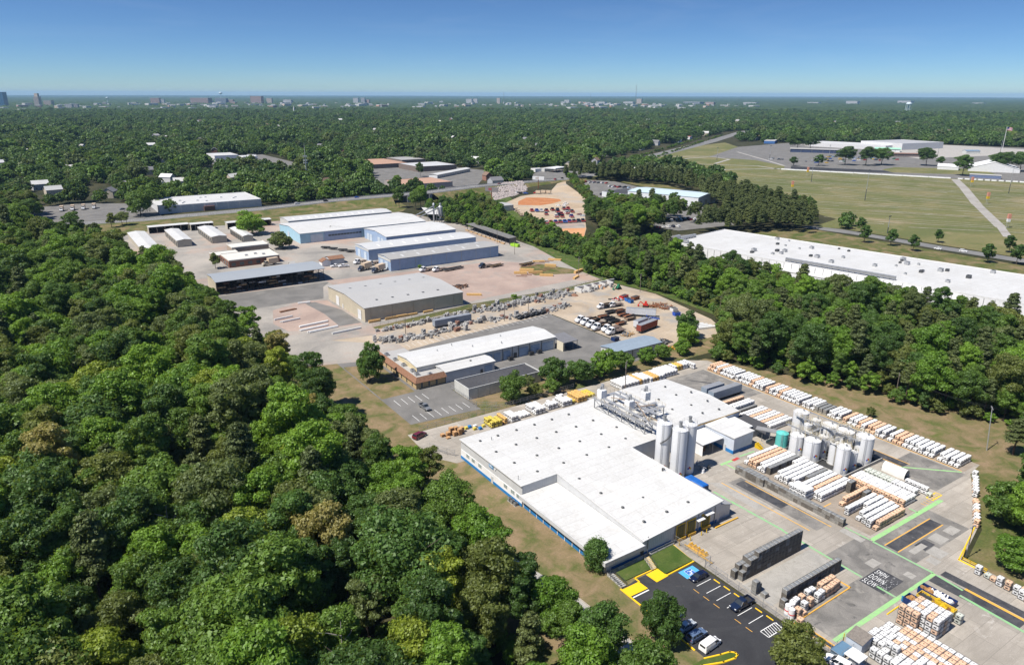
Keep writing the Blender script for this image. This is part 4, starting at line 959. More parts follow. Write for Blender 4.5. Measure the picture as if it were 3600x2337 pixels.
rail((136.25,134.8),(136.25,158.6),9.3,12); rail((139.5,134.8),(139.5,155),9.3,10); rail((147.3,139),(147.3,158.6),9.1,10); rail((136.25,158.5),(147.3,158.5),9.2,6); rail((151,141.2),(151,145.6),9.1,3); rail((136.65,124.4),(136.65,134.8),10.6,6); rail((138.15,124.4),(138.15,134.8),10.6,6)
mb.build('handrail', plain('faded_yellow_rail', (0.55, 0.48, 0.33), 0.6), Pf_)
mb = MB()
for (a,b) in (((140.2,148.4,9.6),(146,152,9.6)),((140,146.5,9.5),(148.5,143.5,9.5)),((141,155,9.6),(145.5,147,9.6)),((137,134,10.9),(144,147,10.2)),((138,125,11.2),(139.4,136,10.6))): mb.bar(a,b,0.28,8)
mb.build('duct', plain('rusty_duct', (0.40, 0.30, 0.22), 0.7, 0.2, 0.3), Pf_)
for k, (x, y, lab) in enumerate(((139.2, 157.4, 'far'), (140.8, 146.4, 'near'), (149.6, 148.6, 'right'))):
 c = thing('dust_collector',lab + ' white dust collector box with grey fan on the roof platform','dust collector',(x,y,8.95),0,'dust collectors on the roof platform')
 mb = MB(); mb.box(-1.1, 1.1, -1.1, 1.1, 0.25, 2.7); mb.frust(-1.1, 1.1, -1.1, 1.1, 2.7, 3.0, .35, .35); mb.build('housing', M_TANK, c)
 mb = MB(); mb.cyl(.25,.1,3.0,4.6,0.5,12); mb.cyl(-.55,.1,3.0,3.9,0.28,10); mb.bar((-.55,.1,3.9),(.25,.1,4.3),.3,8); mb.build('fan',M_GALV,c)
 mb = MB()
 for sx in (-1, 1):
  for sy in (-1, 1): mb.bar((sx, sy, 0.0), (sx, sy, 0.3), .16)
 mb.build('leg', M_STEEL, c)
 mb = MB()
 for q in range(4): a = q * 1.571 + .785; b = a + 1.571; mb.bar((1.5 * math.cos(a),1.5 * math.sin(a),3.6),(1.5 * math.cos(b),1.5 * math.sin(b),3.6),.06); mb.bar((1.5 * math.cos(a),1.5 * math.sin(a),2.8),(1.5 * math.cos(a),1.5 * math.sin(a),3.6),.06)
 mb.build('handrail', M_GALV, c)
# ------------------------------------------------------------------ silos and tanks
RED_,BLU_,YEL_,WHT_ = plain('hazard_red',(0.6,0.04,0.03),.5),plain('hazard_blue',(0.03,0.1,0.5),.5),plain('hazard_yellow',(0.75,0.6,0.05),.5),plain('hazard_white',(0.8,0.8,0.8),.5)
M_RAILY = plain('pale_yellow_rail', (0.60, 0.52, 0.34), 0.6, 0, 0.25)
def diamond(parent, ang, r, z, s=0.34):
 p = None
 for dx, dz, m in ((0, s, RED_), (-s, 0, BLU_), (s, 0, YEL_), (0, -s, WHT_)):
  mb = MB(); pts = []
  for qx, qz in ((0, -s), (s, 0), (0, s), (-s, 0)):
   th = ang + (dx + qx) / r; pts.append(((r + 0.025) * math.cos(th), (r + 0.025) * math.sin(th), z + dz + qz))
  k = len(mb.v); mb.v += pts; mb.f.append((k, k + 1, k + 2, k + 3))
  o = mb.build('hazard_sign' if p is None else 'hazard_field', m, parent if p is None else p)
  if p is None: p = o
def tank(x, y, r, h, label, cat='tank', name='storage_tank', group='white storage tanks', mat=None, dome=0.35, dia=True, railm=None, extra=True):
 T = thing(name, label, cat, (x, y, ZY + 0.005), 0, group)
 mb = MB(); mb.cyl(0, 0, 0.12, h, r, 32, cap=False); smooth_by_angle(mb.build('shell', mat or M_TANK, T), 40)
 mb = MB(); mb.cyl(0, 0, h, h + dome, r, 32, r * 0.25); mb.build('roof', mat or M_TANK, T)
 MB().cyl(0, 0, 0, 0.12, r + 0.18, 24).build('base', M_CONCW, T)
 mb = MB()
 for z in (h * 0.02 + .1, h - 0.06): mb.cyl(0, 0, z, z + 0.08, r + 0.05, 32)
 mb.build('band', mat or M_TANK, T)
 if extra:
  mb = MB(); n = 12
  for k in range(n):
   a, b = 2 * math.pi * k / n, 2 * math.pi * (k + 1) / n; pa = (r * math.cos(a), r * math.sin(a)); pb = (r * math.cos(b), r * math.sin(b))
   mb.bar((*pa, h), (*pa, h + 1.0), 0.035)
   for zz in (.5, 1.0): mb.bar((*pa, h + zz), (*pb, h + zz), 0.035)
  mb.build('handrail', railm or M_RAILY, T)
  MB().cyl(r * .2, -r * .2, h + dome * .5, h + dome + .5, 0.22, 10).build('hatch', M_STEEL, T)
 mb = MB(); la = -2.5
 for q in (-.2,.2): mb.bar(((r + .15) * math.cos(la) + q * math.sin(la),(r + .15) * math.sin(la) - q * math.cos(la),.3),((r + .15) * math.cos(la) + q * math.sin(la),(r + .15) * math.sin(la) - q * math.cos(la),h + .9),.05)
 for k in range(int(h / .45)): zz = .4 + k * .45; mb.bar(((r + .15) * math.cos(la) - .2 * math.sin(la),(r + .15) * math.sin(la) + .2 * math.cos(la),zz),((r + .15) * math.cos(la) + .2 * math.sin(la),(r + .15) * math.sin(la) - .2 * math.cos(la),zz),.04)
 mb.build('ladder', M_GALV, T)
 if dia: diamond(T, -1.95, r, min(1.9, h * .32))
 return T
for x, y, lab in ((134.6, 119.9, 'front'), (134.0, 125.2, 'left'), (139.2, 120.8, 'right')):
 T = tank(x, y, 2.05, 14.6, lab + ' one of the three tall white silos beside the factory', 'silo', 'silo', 'tall silos', dome=0.5, railm=M_GALV)
 MB().cyl(0, 0, 14.9, 16.6, 0.42, 12).cyl(0, 0, 16.6, 16.8, 0.52, 12).build('filter', M_STEEL, T)
 if lab == 'left':
  mb = MB(); pts = []
  for k in range(26): a = -2.7 + k * 0.11; pts.append((2.45 * math.cos(a), 2.45 * math.sin(a), 9.4 + k * 0.19))
  for a, b in zip(pts[:-1], pts[1:]): mb.bar(a, b, .16); mb.bar((a[0] * .84, a[1] * .84, a[2] - .6), a, .1)
  mb.build('spiral_stair', M_DSTEEL, T)
TK = [(174.6,110.8,1.75,5.7),(174.6,105.9,1.95,6.2),(178.6,105.2,1.15,6.5),(178.0,100.8,1.4,6.6),(174.6,96.4,1.6,8.0),(178.6,95.6,0.95,5.8),(185.2,96.6,2.1,8.3),(185.0,102.6,2.15,7.6),(184.6,107.4,2.1,7.6),(184.6,117.0,1.95,8.2),(184.9,112.0,1.2,7.4),(181.4,112.2,1.0,6.8),(178.6,110.4,1.2,5.6),(181.5,99.6,1.0,5.4),(188.4,104.6,1.5,7.0),(188.6,99.6,1.5,7.0)]
TLAB = ['short white tank nearest the teal tank','wide squat white tank in the front row second from the teal tank','slim white tank behind the two squat front tanks','medium white tank in the middle of the front row','tallest front white tank at the near corner of the basin','small slim white tank beside the near corner of the basin','large white tank at the right end of the back row','large white tank second from the right in the back row','large white tank in the middle of the back row','tall white tank at the far left end of the basin','narrow white tank in the back row beside the far left tank','narrow white tank in the middle aisle at the far end','short white tank half hidden behind the front left tank','small white tank in the middle aisle near the right','white tank partly hidden behind the back row middle','white tank partly hidden behind the back row right end']
for (x, y, r, h), lab in zip(TK, TLAB): tank(x, y, r * 1.16, h, lab, dia=x < 187)
tank(174.7,115.9,1.75,4.2,'teal plastic tank with domed top left of the white tanks','tank','plastic_tank',None,plain('teal_plastic',(0.13,0.55,0.50),0.45),0.55,False,extra=False)
B_ = thing('containment_basin', 'low concrete wall round the white tanks with dark floor', 'basin')
mb = MB()
for a in ((171.9, 172.2, 94.0, 114.0), (171.9, 191.0, 93.7, 94.0), (190.8, 191.0, 94.0, 119.6), (172.2, 190.8, 119.4, 119.6)): mb.box(*a, ZY, 1.0)
mb.build('wall', M_CONCW, B_); MB().sheet(rect(172.2, 190.8, 94.0, 119.4), ZY + 0.02).build('floor', plain('wet_floor', (0.05, 0.05, 0.05), 0.5), B_)
mb = MB()
for y in (98.2, 103.4, 108.4, 113.6): mb.bar((173.5, y, .5), (189, y, .5), .2, 8)
for x in (176.6, 180.4, 182.6): mb.bar((x, 95, .7), (x, 118, .7), .16, 8)
mb.build('pipework', M_STEEL, B_)
W_ = thing('tank_catwalk', 'pale yellow railed catwalk running over the tank tops', 'catwalk')
mb = MB(); dk = MB()
for (a,b,z) in (((176.6,96.5),(176.6,116),6.6),((182.2,96.5),(182.2,117),7.6),((176.6,101.2),(184,101.2),7.2),((176.6,108.2),(184,108.2),7.2),((187,97),(187,116),8.0)):
 L = math.hypot(b[0] - a[0], b[1] - a[1]); nx, ny = -(b[1] - a[1]) / L * .45, (b[0] - a[0]) / L * .45
 dk.quad((a[0] - nx, a[1] - ny, z), (b[0] - nx, b[1] - ny, z), (b[0] + nx, b[1] + ny, z), (a[0] + nx, a[1] + ny, z))
 for s in (-1, 1): rail((a[0] + nx * s, a[1] + ny * s), (b[0] + nx * s, b[1] + ny * s), z, max(3, int(L / 1.6)))
 for k in range(3): t_ = (k + .5) / 3; x, y = a[0] + (b[0] - a[0]) * t_, a[1] + (b[1] - a[1]) * t_; mb.bar((x, y, 0), (x, y, z), .1)
dk.build('deck', M_GALV, W_); mb.build('handrail', M_RAILY, W_)
H_ = thing('hoop_tent', 'white arched fabric shelter beside the cloudy totes', 'shelter', (186.9, 87.6), 0)
mb = MB(); n = 14; mb2 = MB(); pr = [(1.35 * math.cos(math.pi * k / n),0.7 + 1.9 * math.sin(math.pi * k / n)) for k in range(n + 1)]; pr = [(1.35,0)] + pr + [(-1.35,0)]
for k in range(len(pr) - 1): mb.quad((pr[k][0],-3.2,pr[k][1]),(pr[k][0],3.2,pr[k][1]),(pr[k + 1][0],3.2,pr[k + 1][1]),(pr[k + 1][0],-3.2,pr[k + 1][1]))
smooth_by_angle(mb.build('cover', plain('tent_fabric', (0.78, 0.78, 0.76), .6), H_), 60)
for y in (-3.1, 0, 3.1):
 for k in range(len(pr) - 1): mb2.bar((pr[k][0] * .97, y, pr[k][1] * .98), (pr[k + 1][0] * .97, y, pr[k + 1][1] * .98), .07)
mb2.build('hoop', M_GALV, H_)
mb = MB(); mb.quad(*[(x * .96, 3.0, z * .97) for x, z in pr]); mb.build('end_panel', MATS['tent_fabric'], H_)
Cn = thing('waste_compactor', 'bright blue steel waste container standing behind the factory roof', 'container', (134.6, 112.8, ZY), 0)
mb = MB(); mb.frust(-1.25,1.25,-3.2,3.2,0.25,2.3,.05,.05); mb.frust(-1.2,1.2,-3.15,3.1,2.3,2.55,.3,.3); mb.build('body',plain('container_blue',(0.02,0.13,0.45),.45),Cn)
mb = MB()
for k in range(7): mb.box(-1.32, 1.32, -2.9 + k * .95, -2.78 + k * .95, .3, 2.2)
mb.build('rib', MATS['container_blue'], Cn); MB().box(-1.0, 1.0, -3.3, -3.18, .4, 2.2).build('end_gate', plain('navy', (0.015, 0.04, 0.14), .5), Cn)
mb = MB(); k = 20; mb.v += [(-1.335,-1.0 + 1.1 * math.cos(6.283 * i / k),1.3 + .5 * math.sin(6.283 * i / k)) for i in range(k)]; mb.f.append(tuple(reversed(range(k)))); mb.build('emblem',M_TRIM,Cn)
mb = MB(); k = 20; mb.v += [(-1.34,-1.0 + .8 * math.cos(6.283 * i / k),1.3 + .28 * math.sin(6.283 * i / k)) for i in range(k)]; mb.f.append(tuple(reversed(range(k)))); mb.build('emblem_centre',MATS['container_blue'],Cn)
MB().box(-1.3, 1.3, -3.3, 3.2, 0.0, .25).build('skid', M_BLACK, Cn)
for k, (x, y, hh) in enumerate(((143.6, 119.2, 2.2), (144.6, 121.6, 1.4), (142.6, 117.6, 1.7), (145.8, 118.4, 1.2), (132.0, 126.9, 3.4))):
 mb = MB(); mb.cyl(0,0,0,hh * .6,.4,12); mb.bar((0,0,hh * .6),(0,0,hh),.2,8); mb.bar((0,0,hh),(.9,-.3,hh * .7),.16,8); mb.box(-.6,.6,-.45,.45,0,.18)
 tag(mb.build('transfer_pump',(M_STEEL,M_GALV,M_TANK,M_DSTEEL,M_TANK)[k],None,(x,y,ZY + .005)),('tall grey','bright galvanised','white','low dark','tall white')[k] + ' pump column at the foot of the silos','pump','pumps at the silo foot')
# ------------------------------------------------------------------ tote containers
M_TW = plain('tote_white', (0.80, 0.80, 0.79), 0.45, 0, 0.1, 0.9)
M_TO = plain('tote_orange', (0.76, 0.50, 0.33), 0.5, 0, 0.12, 0.9)
M_TC = plain('tote_cloudy', (0.60, 0.63, 0.55), 0.4, 0, 0.12, 0.9)
M_TY = plain('tote_yellow', (0.70, 0.56, 0.10), 0.5, 0, 0.15, 0.9)
M_TA = plain('tote_amber', (0.76, 0.47, 0.16), 0.5, 0, 0.12, 0.9)
M_PAL = plain('tote_pallet', (0.13, 0.125, 0.12), 0.7)
M_CAGE = plain('tote_cage', (0.42, 0.43, 0.44), 0.4, 0.6)
M_MESHB = plain('crate_mesh', (0.19, 0.175, 0.152), 0.6, 0.3, 0.3, 1.5)
M_MESHG = plain('crate_wrap', (0.30, 0.31, 0.31), 0.35, 0.2, 0.35, 2.5)
M_MESHF = plain('crate_rust', (0.23, 0.208, 0.18), 0.7, 0.2, 0.35, 1.5)
M_MESHD = plain('crate_soot', (0.125, 0.114, 0.098), 0.7, 0.2, 0.3, 1.5)
M_MESHL = plain('crate_worn', (0.34, 0.325, 0.295), 0.7, 0.1, 0.3, 1.5)
TS, TH = 1.16, 1.1           # footprint and stacking height
def bottle_mb(c=0.09, w=0.585, z0=0.16, z1=1.04):
 mb = MB(); rings = []
 for z, q in ((z0, w - c), (z0 + c, w), (z1 - c * 1.3, w), (z1, w - c * 1.6)):
  e = c * 1.2; rings.append([(q,-q + e,z),(q,q - e,z),(q - e,q,z),(-q + e,q,z),(-q,q - e,z),(-q,-q + e,z),(-q + e,-q,z),(q - e,-q,z)])
 for r_ in rings: mb.v += r_
 for k in range(3):
  for i in range(8): j = (i + 1) % 8; mb.f.append((k * 8 + i, k * 8 + j, (k + 1) * 8 + j, (k + 1) * 8 + i))
 mb.f.append(tuple(24 + i for i in range(8))); return mb
def cage_mb(w=0.61):
 mb = MB()
 for z in (0.2, 0.48, 0.76, 1.03):
  for a, b in (((-w, -w), (w, -w)), ((w, -w), (w, w)), ((w, w), (-w, w)), ((-w, w), (-w, -w))): mb.bar((*a, z), (*b, z), 0.022)
 for k in range(4):
  t = -w + 2 * w * k / 3
  for p in ((t, -w), (t, w), (-w, t), (w, t)): mb.bar((*p, 0.15), (*p, 1.04), 0.022)
 return mb
def pallet_mb():
 mb = MB(); mb.box(-.605, .605, -.605, .605, 0.10, 0.155)
 for x in (-.5, 0, .5): mb.box(x - .07, x + .07, -.6, .6, 0.0, 0.10)
 return mb
bottle_me = bottle_mb().mesh('bottle', M_TW); bottle_me.polygons.foreach_set('use_smooth', [False] * len(bottle_me.polygons))
cage_me = cage_mb().mesh('cage', M_CAGE); pallet_me = pallet_mb().mesh('pallet', M_PAL)
cap_me = MB().cyl(0, 0, 1.03, 1.075, 0.11, 8).mesh('cap', M_BLACK)
plate_me = MB().box(-.632, -.595, -.2, .26, .48, .72).mesh('label_plate', M_BLACK)
COLM = {'white': M_TW, 'orange': M_TO, 'cloudy': M_TC, 'yellow': M_TY, 'amber': M_TA}
N_TOTE = 0
def tote(x, y, k, colour, label, group, rz=0.0):
 global N_TOTE; N_TOTE += 1
 o = link('tote_container', bottle_me, None, (x, y, ZY + 0.016 + k * TH), rz)
 o.material_slots[0].link = 'OBJECT'; o.material_slots[0].material = COLM[colour]
 tag(o, label, 'tote', group)
 for n, me in (('cage', cage_me), ('pallet', pallet_me), ('cap', cap_me), ('label_plate', plate_me)): link(n, me, o)
 return o
REST = {c: [] for c in COLM}       # the totes past the three hundred that show largest
def rest_tote(x, y, k, colour, rz=0.0): REST[colour].append((x, y, ZY + 0.016 + k * TH, rz))
# --- dark folded cages, stacked
crate_me = MB().box(-.52, .52, -.52, .52, .14, .98).mesh('crate_body', M_MESHB)
def crate_frame():
 mb = MB(); w = .56
 for sx in (-1, 1):
  for sy in (-1, 1): mb.box(sx * w - .04, sx * w + .04, sy * w - .04, sy * w + .04, 0, 1.05)
 for z in (.12, .42, .7, .98):
  for s in (-1, 1): mb.box(-w, w, s * w - .03, s * w + .03, z - .035, z + .035); mb.box(s * w - .03, s * w + .03, -w, w, z - .035, z + .035)
 for t in (-.28, 0, .28):
  for s in (-1, 1): mb.box(t - .015, t + .015, s * w - .02, s * w + .02, .12, .98); mb.box(s * w - .02, s * w + .02, t - .015, t + .015, .12, .98)
 return mb
crate_frame_me = crate_frame().mesh('crate_frame', M_MESHL)
wrap_me = MB().frust(-.53, .53, -.53, .53, .98, 1.09, .12, .12).mesh('crate_lid', M_MESHG)
N_CRATE = 0
def crate(x, y, k, label, group, lid=False, tone=None, rz=0.0):
 global N_CRATE; N_CRATE += 1
 o = link('steel_crate', crate_me, None, (x, y, ZY + 0.016 + k * 1.08), rz); tag(o, label, 'crate', group)
 if tone: o.material_slots[0].link = 'OBJECT'; o.material_slots[0].material = tone
 f = link('crate_frame', crate_frame_me, o)
 if tone is M_MESHD or tone is None: f.material_slots[0].link = 'OBJECT'; f.material_slots[0].material = M_MESHF
 if lid: link('crate_lid', wrap_me, o)
 return o
r5 = random.Random(5)
for row, (y, x0, n) in enumerate(((80.9, 114.2, 17), (82.15, 113.2, 14))):
 for i in range(n):
  h = 5 if i > 3 else (2 if i == 0 else 3 if i == 1 else 4)
  if row == 1: h = min(h, 4) if i > 2 else 2 + (i > 0)
  for k in range(h):
   crate(x0 + i * 1.2,y,k,'%s tier crate in the %s column of the tall dark crate wall, %s row' % (ORD[k],ORD[i],('front','back')[row]),'tall wall of dark crates',k == h - 1,r5.choice([None,None,M_MESHD,M_MESHD,M_MESHG]))
for i in range(16):
 for k in range(3):
  crate(115.9 + i * 1.2,71.2,k,'%s dark crate in the %s column of the lower wall behind the orange totes' % (('bottom','middle','top')[k],ORD[i]),'lower wall of dark crates',k == 2,r5.choice([None,M_MESHD,None,M_MESHG]))
for k in range(3): crate(112.8,76.3,k,('bottom','middle','top')[k] + ' crate of the lone grey stack by the fence','lone crate stack',True,M_MESHG)
for k in range(2): crate(113.9,76.6,k,('bottom','top')[k] + ' crate of the shorter stack beside the lone grey stack','lone crate stack',True,M_MESHG)
crate(113.6, 74.5, 0, 'single pale crate lying by the lone grey stack', None, True, M_MESHL)
for k in range(2): crate(114.0, 70.2, k, ('lower', 'upper') [k] + ' dark crate behind the red banded drums', 'crates behind the drums', True)
for i in range(20):
 y = 103.0 - i * 1.16
 for k in range(2): crate(151.2,y,k,'%s worn grey crate, %s from the left in the long row before the totes' % ('upper' if k else 'lower',ORD[i]),'long row of worn crates',k == 1,M_MESHL if r5.random() < .65 else None)
for i in range(8):
 y = 112.0 - i * 1.16
 for k in range(2):
  crate(150.6,y,k,'%s worn crate, %s along the front of the double crate row' % ('upper' if k else 'lower',ORD[i]),'double row of worn crates',k == 1,M_MESHL if r5.random() < .6 else None)
  if i > 1: crate(151.8,y,k,'%s worn crate, %s along the back of the double crate row' % ('upper' if k else 'lower',ORD[i]),'double row of worn crates',k == 1,M_MESHL if r5.random() < .6 else None)
# --- tote rows in the middle of the yard.  (y, x0, x1, colour, layers, group words)
ROWS = [(114.2,156.9,170.4,'white'),(112.7,156.9,170.4,'orange'),(111.2,156.9,170.4,'orange'),(109.7,156.9,170.4,'white'),(108.3,156.9,170.6,'white'),
  (105.3,166.5,170.4,'white'),(103.9,156.9,170.8,'white'),(102.4,156.9,170.8,'white'),(100.9,156.9,170.8,'white'),(99.4,156.9,170.8,'white'),
  (96.5, 156.9, 170, 'white'), (95.0, 156.9, 170, 'white'), (93.5, 157.9, 170, 'orange'), (92.0, 156.9, 170, 'white'), (90.6, 156.9, 170, 'white'),
  (86.2,159.6,170.2,'orange'),(83.1,156.9,169.4,'white'),(81.6,162.6,169.4,'white'),(80.0,156.9,169.4,'white'),(78.4,156.9,169,'white'),(76.9,156.4,168.8,'white'),(75.4,156.4,168.8,'orange')]
CAND = []                    # (distance, x, y, tier, colour, label, group)
def want(x, y, k, colour, label, group, rz=0.0):
 if not in_view(x, y, 1.0, 0.06): return
 CAND.append((x * x + y * y + (CAM_H - k) ** 2, x, y, k, colour, label, group, rz))
for j, (y, x0, x1, col) in enumerate(ROWS):
 n = int((x1 - x0) / 1.27); rr_ = random.Random(j)
 nth = '%d%s' % (j + 1, {1: 'st', 2: 'nd', 3: 'rd', 21: 'st', 22: 'nd'}.get(j + 1, 'th'))
 for i in range(n + 1):
  for k in range(2):
   if k == 1 and (i == 0 and j % 3 == 0): continue
   want(x0 + i * 1.27,y,k,col,'%s %s tote, %s from the near end of the %s row from the teal tank' % ('upper' if k else 'lower',col,ORD[i],nth),'tote row %s from the teal tank' % nth)
for (x, y, n) in ((157.5, 106.9, 11), (162.0, 97.9, 7)):
 for i in range(n):
  for k in range(2): crate(x + i * 1.2,y,k,'%s grey crate, %s in the %s crate row between white tote rows' % ('upper' if k else 'lower',ORD[i],'long' if n > 8 else 'short'),'crate rows between the totes',k == 1,M_MESHL if i % 3 else None)
for i in range(2):
 for k in range(3): crate(167.0 + i * 1.2, 89.0, k, 'dark crate in the small pile by the orange tote row', 'small crate pile', k == 2)
 for k in range(2): crate(167.4 + i * 1.2, 84.8, k, 'dark crate in the pair of stacks between orange and white rows', 'small crate pair', k == 1)
for i in range(4):
 for q in range(3):
  for k in range(3): want(153.2 + q * 1.2,96.6 - i * 1.22,k,'white','%s white tote in the %s rank, %s file of the three high cluster' % (('bottom','middle','top')[k],ORD[i],ORD[q]),'three high tote cluster')
for i in range(12):
 for q in range(5):
  col = 'orange' if q == 0 else 'white'
  want(171.6 + q * 1.25,91.4 - i * 1.27,0,col,'lower %s tote, %s rank, %s file of the block beside the basin' % (col,ORD[i],ORD[q]),'tote block by the basin')
  want(171.6 + q * 1.25,91.4 - i * 1.27,1,col,'upper %s tote, %s rank, %s file of the block beside the basin' % (col,ORD[i],ORD[q]),'tote block by the basin')
for i in range(11):
 for q in range(2):
  for k in range(2): want(178.9 + q * 1.25,91.2 - i * 1.27,k,'cloudy' if i < 6 else 'white','%s cloudy tote in the double row beside the hoop tent' % ('upper' if k else 'lower'),'cloudy totes')
for i in range(5):
 for k in range(2): want(183.2,82.2 - i * 1.2,k,'white','%s white tote in the short row at the yellow cage' % ('upper' if k else 'lower'),'short tote row')
want(182.9, 76.2, 0, 'cloudy', 'single tote left by the yellow floor cage', 'single tote')
_rn = random.Random(3); y = 170.6; j = 0
while y > 78.6:
 blk = int((y * 0.21)) % 5
 col = 'orange' if _rn.random() < (0.45 if y > 108 and blk in (0, 1, 3) else 0.14) else 'white'
 if int(y / 14.5) != int((y + 1.55) / 14.5): y -= 0.9
 if 121 < y < 125.6:
  for i in range(5):
   for k in range(2): crate(205.0 + i * 1.2, y, k, 'grey crate in the far kerb row', 'crates in the kerb row', k == 1, M_MESHL)
 else:
  for i in range(6):
   for k in range(2):
    if k == 1 and i == 0 and _rn.random() < .8: continue
    want(204.9 + i * 1.25, y, k, col, 'tote in the long far row along the east kerb', 'kerb totes')
 y -= 1.55; j += 1
for t in np.linspace(0, 1, 19):
 if _rn.random() < .12: continue
 x, y_ = 204.6 - 26.5 * t, 75.0 - 12.6 * t
 for k in range(2 if _rn.random() < .7 else 1): want(x,y_,k,'orange' if _rn.random() < .35 else 'white','%s tote in the line along the slanting east edge' % ('upper' if k else 'lower'),'edge line totes')
for (x,y_,n,col) in ((159.2,53.4,2,'white'),(159.6,51.6,1,'cloudy'),(159.4,50.3,1,'orange'),(158.9,48.9,2,'white'),(158.9,47.3,2,'orange'),(158.6,45.6,2,'white'),(158.0,44.3,2,'white'),(159.2,44.4,2,'orange'),(157.8,43,2,'orange'),(159,43,2,'white'),(157.7,41.8,2,'orange'),(158.9,41.8,2,'orange')):
 for k in range(n): want(x, y_, k, col, '%s %s tote by the hedge at the right edge' % ('upper' if k else 'lower', col), 'totes by the right hedge')
x = 163.4; j = 0
while x < 199:
 col = 'amber' if j in (6, 10, 11, 21) else 'yellow' if j == 20 else 'white'
 if j == 19: x += .8
 for i in range(5 if j < 19 else 3):
  for k in range(2): want(x,179.4 - i * 1.26 - (0.8 if 8 < j < 14 else 0),k,col,'tote in the block behind the rear white hall','rear block totes')
 x += 1.5; j += 1
for i in range(5):
 for k in range(2): want(200.6, 179.6 - i * 1.2, k, 'white', 'tote in the end column of the rear block', 'rear block end totes')
for j in range(8):
 y_ = 134.6 - j * 1.5; off = j * .9
 for i in range(9):
  for k in range(2): want(179.6 + i * 1.26 + (0 if j < 3 else .4),y_,k,'orange' if j in (2,5) else 'white','%s tote in the block between rear hall and kerb lane' % ('upper' if k else 'lower'),'mid lane totes')
for j in range(5):
 for i in range(8):
  if j == 1 or j == 4: crate(182.2 + i * 1.2, 144.0 - j * 1.45, 0, 'dark crate in the rows by the parked trailers', 'crates by the trailers', True)
  else:
   for k in range(2): want(182.2 + i * 1.26,144.0 - j * 1.45,k,'orange' if j == 0 else 'white','tote in the rows by the parked trailers','totes by the trailers')
_rw = random.Random(8)
def blockW(x0, x1, y0, y1, cols, tiers):
 x = x0
 while x < x1:
  y = y0
  while y < y1:
   for k in range(tiers if _rw.random() < .9 else max(1,tiers - 1)): want(x,y,k,_rw.choice(cols),'%s tote in the strip behind the factory hall' % ('upper' if k else 'lower'),'strip totes')
   y += 1.22
  x += 1.45
blockW(116.2,118.5,174.0,178.5,['white'],2); blockW(125.8,129.5,174.2,179.4,['white'],2); blockW(137.2,141.2,174.4,179.6,['white'],2); blockW(143.6,146.5,174.4,180,['amber'],2); blockW(113.6,115.0,174.2,179,['amber'],2); blockW(108.6,112.6,174,178.4,['yellow'],2); blockW(131.6,134.5,175,178.5,['white'],2); blockW(120.2,123.5,175,178,['white'],1); blockW(142,143,175,179.5,['yellow'],1); blockW(148.5,152,176,180,['yellow','amber'],1)
for (x,y_,n,col) in ((115.2,68.9,2,'white'),(116.5,69.0,2,'white'),(116.9,67.4,2,'white'),(118.3,69.0,2,'orange'),(119.0,67.5,2,'orange'),(120.6,69.2,2,'white'),(122.0,69.2,2,'white'),(121.5,67.5,2,'white'),(122.9,67.6,2,'white'),(124.6,67.6,2,'orange'),(125.9,67.6,2,'orange'),(127.2,67.7,2,'orange'),(128.5,67.8,2,'orange'),(124.9,69.1,2,'orange'),(126.2,69.1,2,'orange'),(127.6,69.2,2,'orange'),(129.0,69.2,2,'orange'),(114.2,66.9,2,'orange'),(115.5,66.6,1,'orange'),(113.2,65.6,1,'orange')):
 for k in range(n): want(x,y_,k,col,'%s %s tote in the group before the lower dark crate wall' % ('upper' if k else 'lower',col),'totes before the crate wall')
for i in range(15):
 for q in range(11):
  x, y_ = 116.4 + q * 1.28, 54.8 - i * 1.30
  if q > 8 and i < 2 or (q < 2 and i < 2): continue
  col = 'orange' if (q in (8, 9) and i > 1) or (q in (5, 6) and i > 3) or (q == 3 and 2 < i < 7) else 'white'
  if _rw.random() < .06: col = 'orange' if col == 'white' else 'white'
  n = 2 if (q < 6 and _rw.random() < .93) else 1
  if q == 2 and i in (3, 4): n = 3
  for k in range(n): want(x,y_,k,col,'%s %s tote, %s rank, %s file of the big near right block' % (('lower','upper','top')[k],col,ORD[i],ORD[q]),'big near tote block')
for i in range(5):
 for q in range(4):
  for k in range(4): want(131.0 + q * 1.28,53.6 - i * 1.28,k,_rw.choice(['white','white','white','orange']),'%s tote, %s rank, %s file of the four high stack by the skips' % (('bottom','second tier','third tier','top')[k],ORD[i],ORD[q]),'four high tote stack')
for i in range(3):
 for k in range(4): want(129.7,54.4 - i * 1.28,k,'orange','%s orange tote, %s along the left side of the four high stack' % (('bottom','second tier','third tier','top')[k],ORD[i]),'orange side of the stack')
for (x, y_, n) in ((138.0, 49.4, 2), (139.4, 48.0, 2)):
 for k in range(n): want(x,y_,k,'cloudy','%s grey tote standing alone beside the yellow lined skip' % ('upper' if k else 'lower'),'lone grey totes')
CAND.sort(key=lambda c: c[0])
for n_, (d, x, y_, k, col, lab, gr, rz) in enumerate(CAND):
 jx, jy, jr = r5.uniform(-.04, .04), r5.uniform(-.05, .05), r5.gauss(0, .028)
 if N_TOTE < 300 and in_view(x, y_, 1.0, 0): tote(x + jx, y_ + jy, k, col, lab, gr, rz + jr)
 else: rest_tote(x + jx, y_ + jy, k, col, rz + jr)
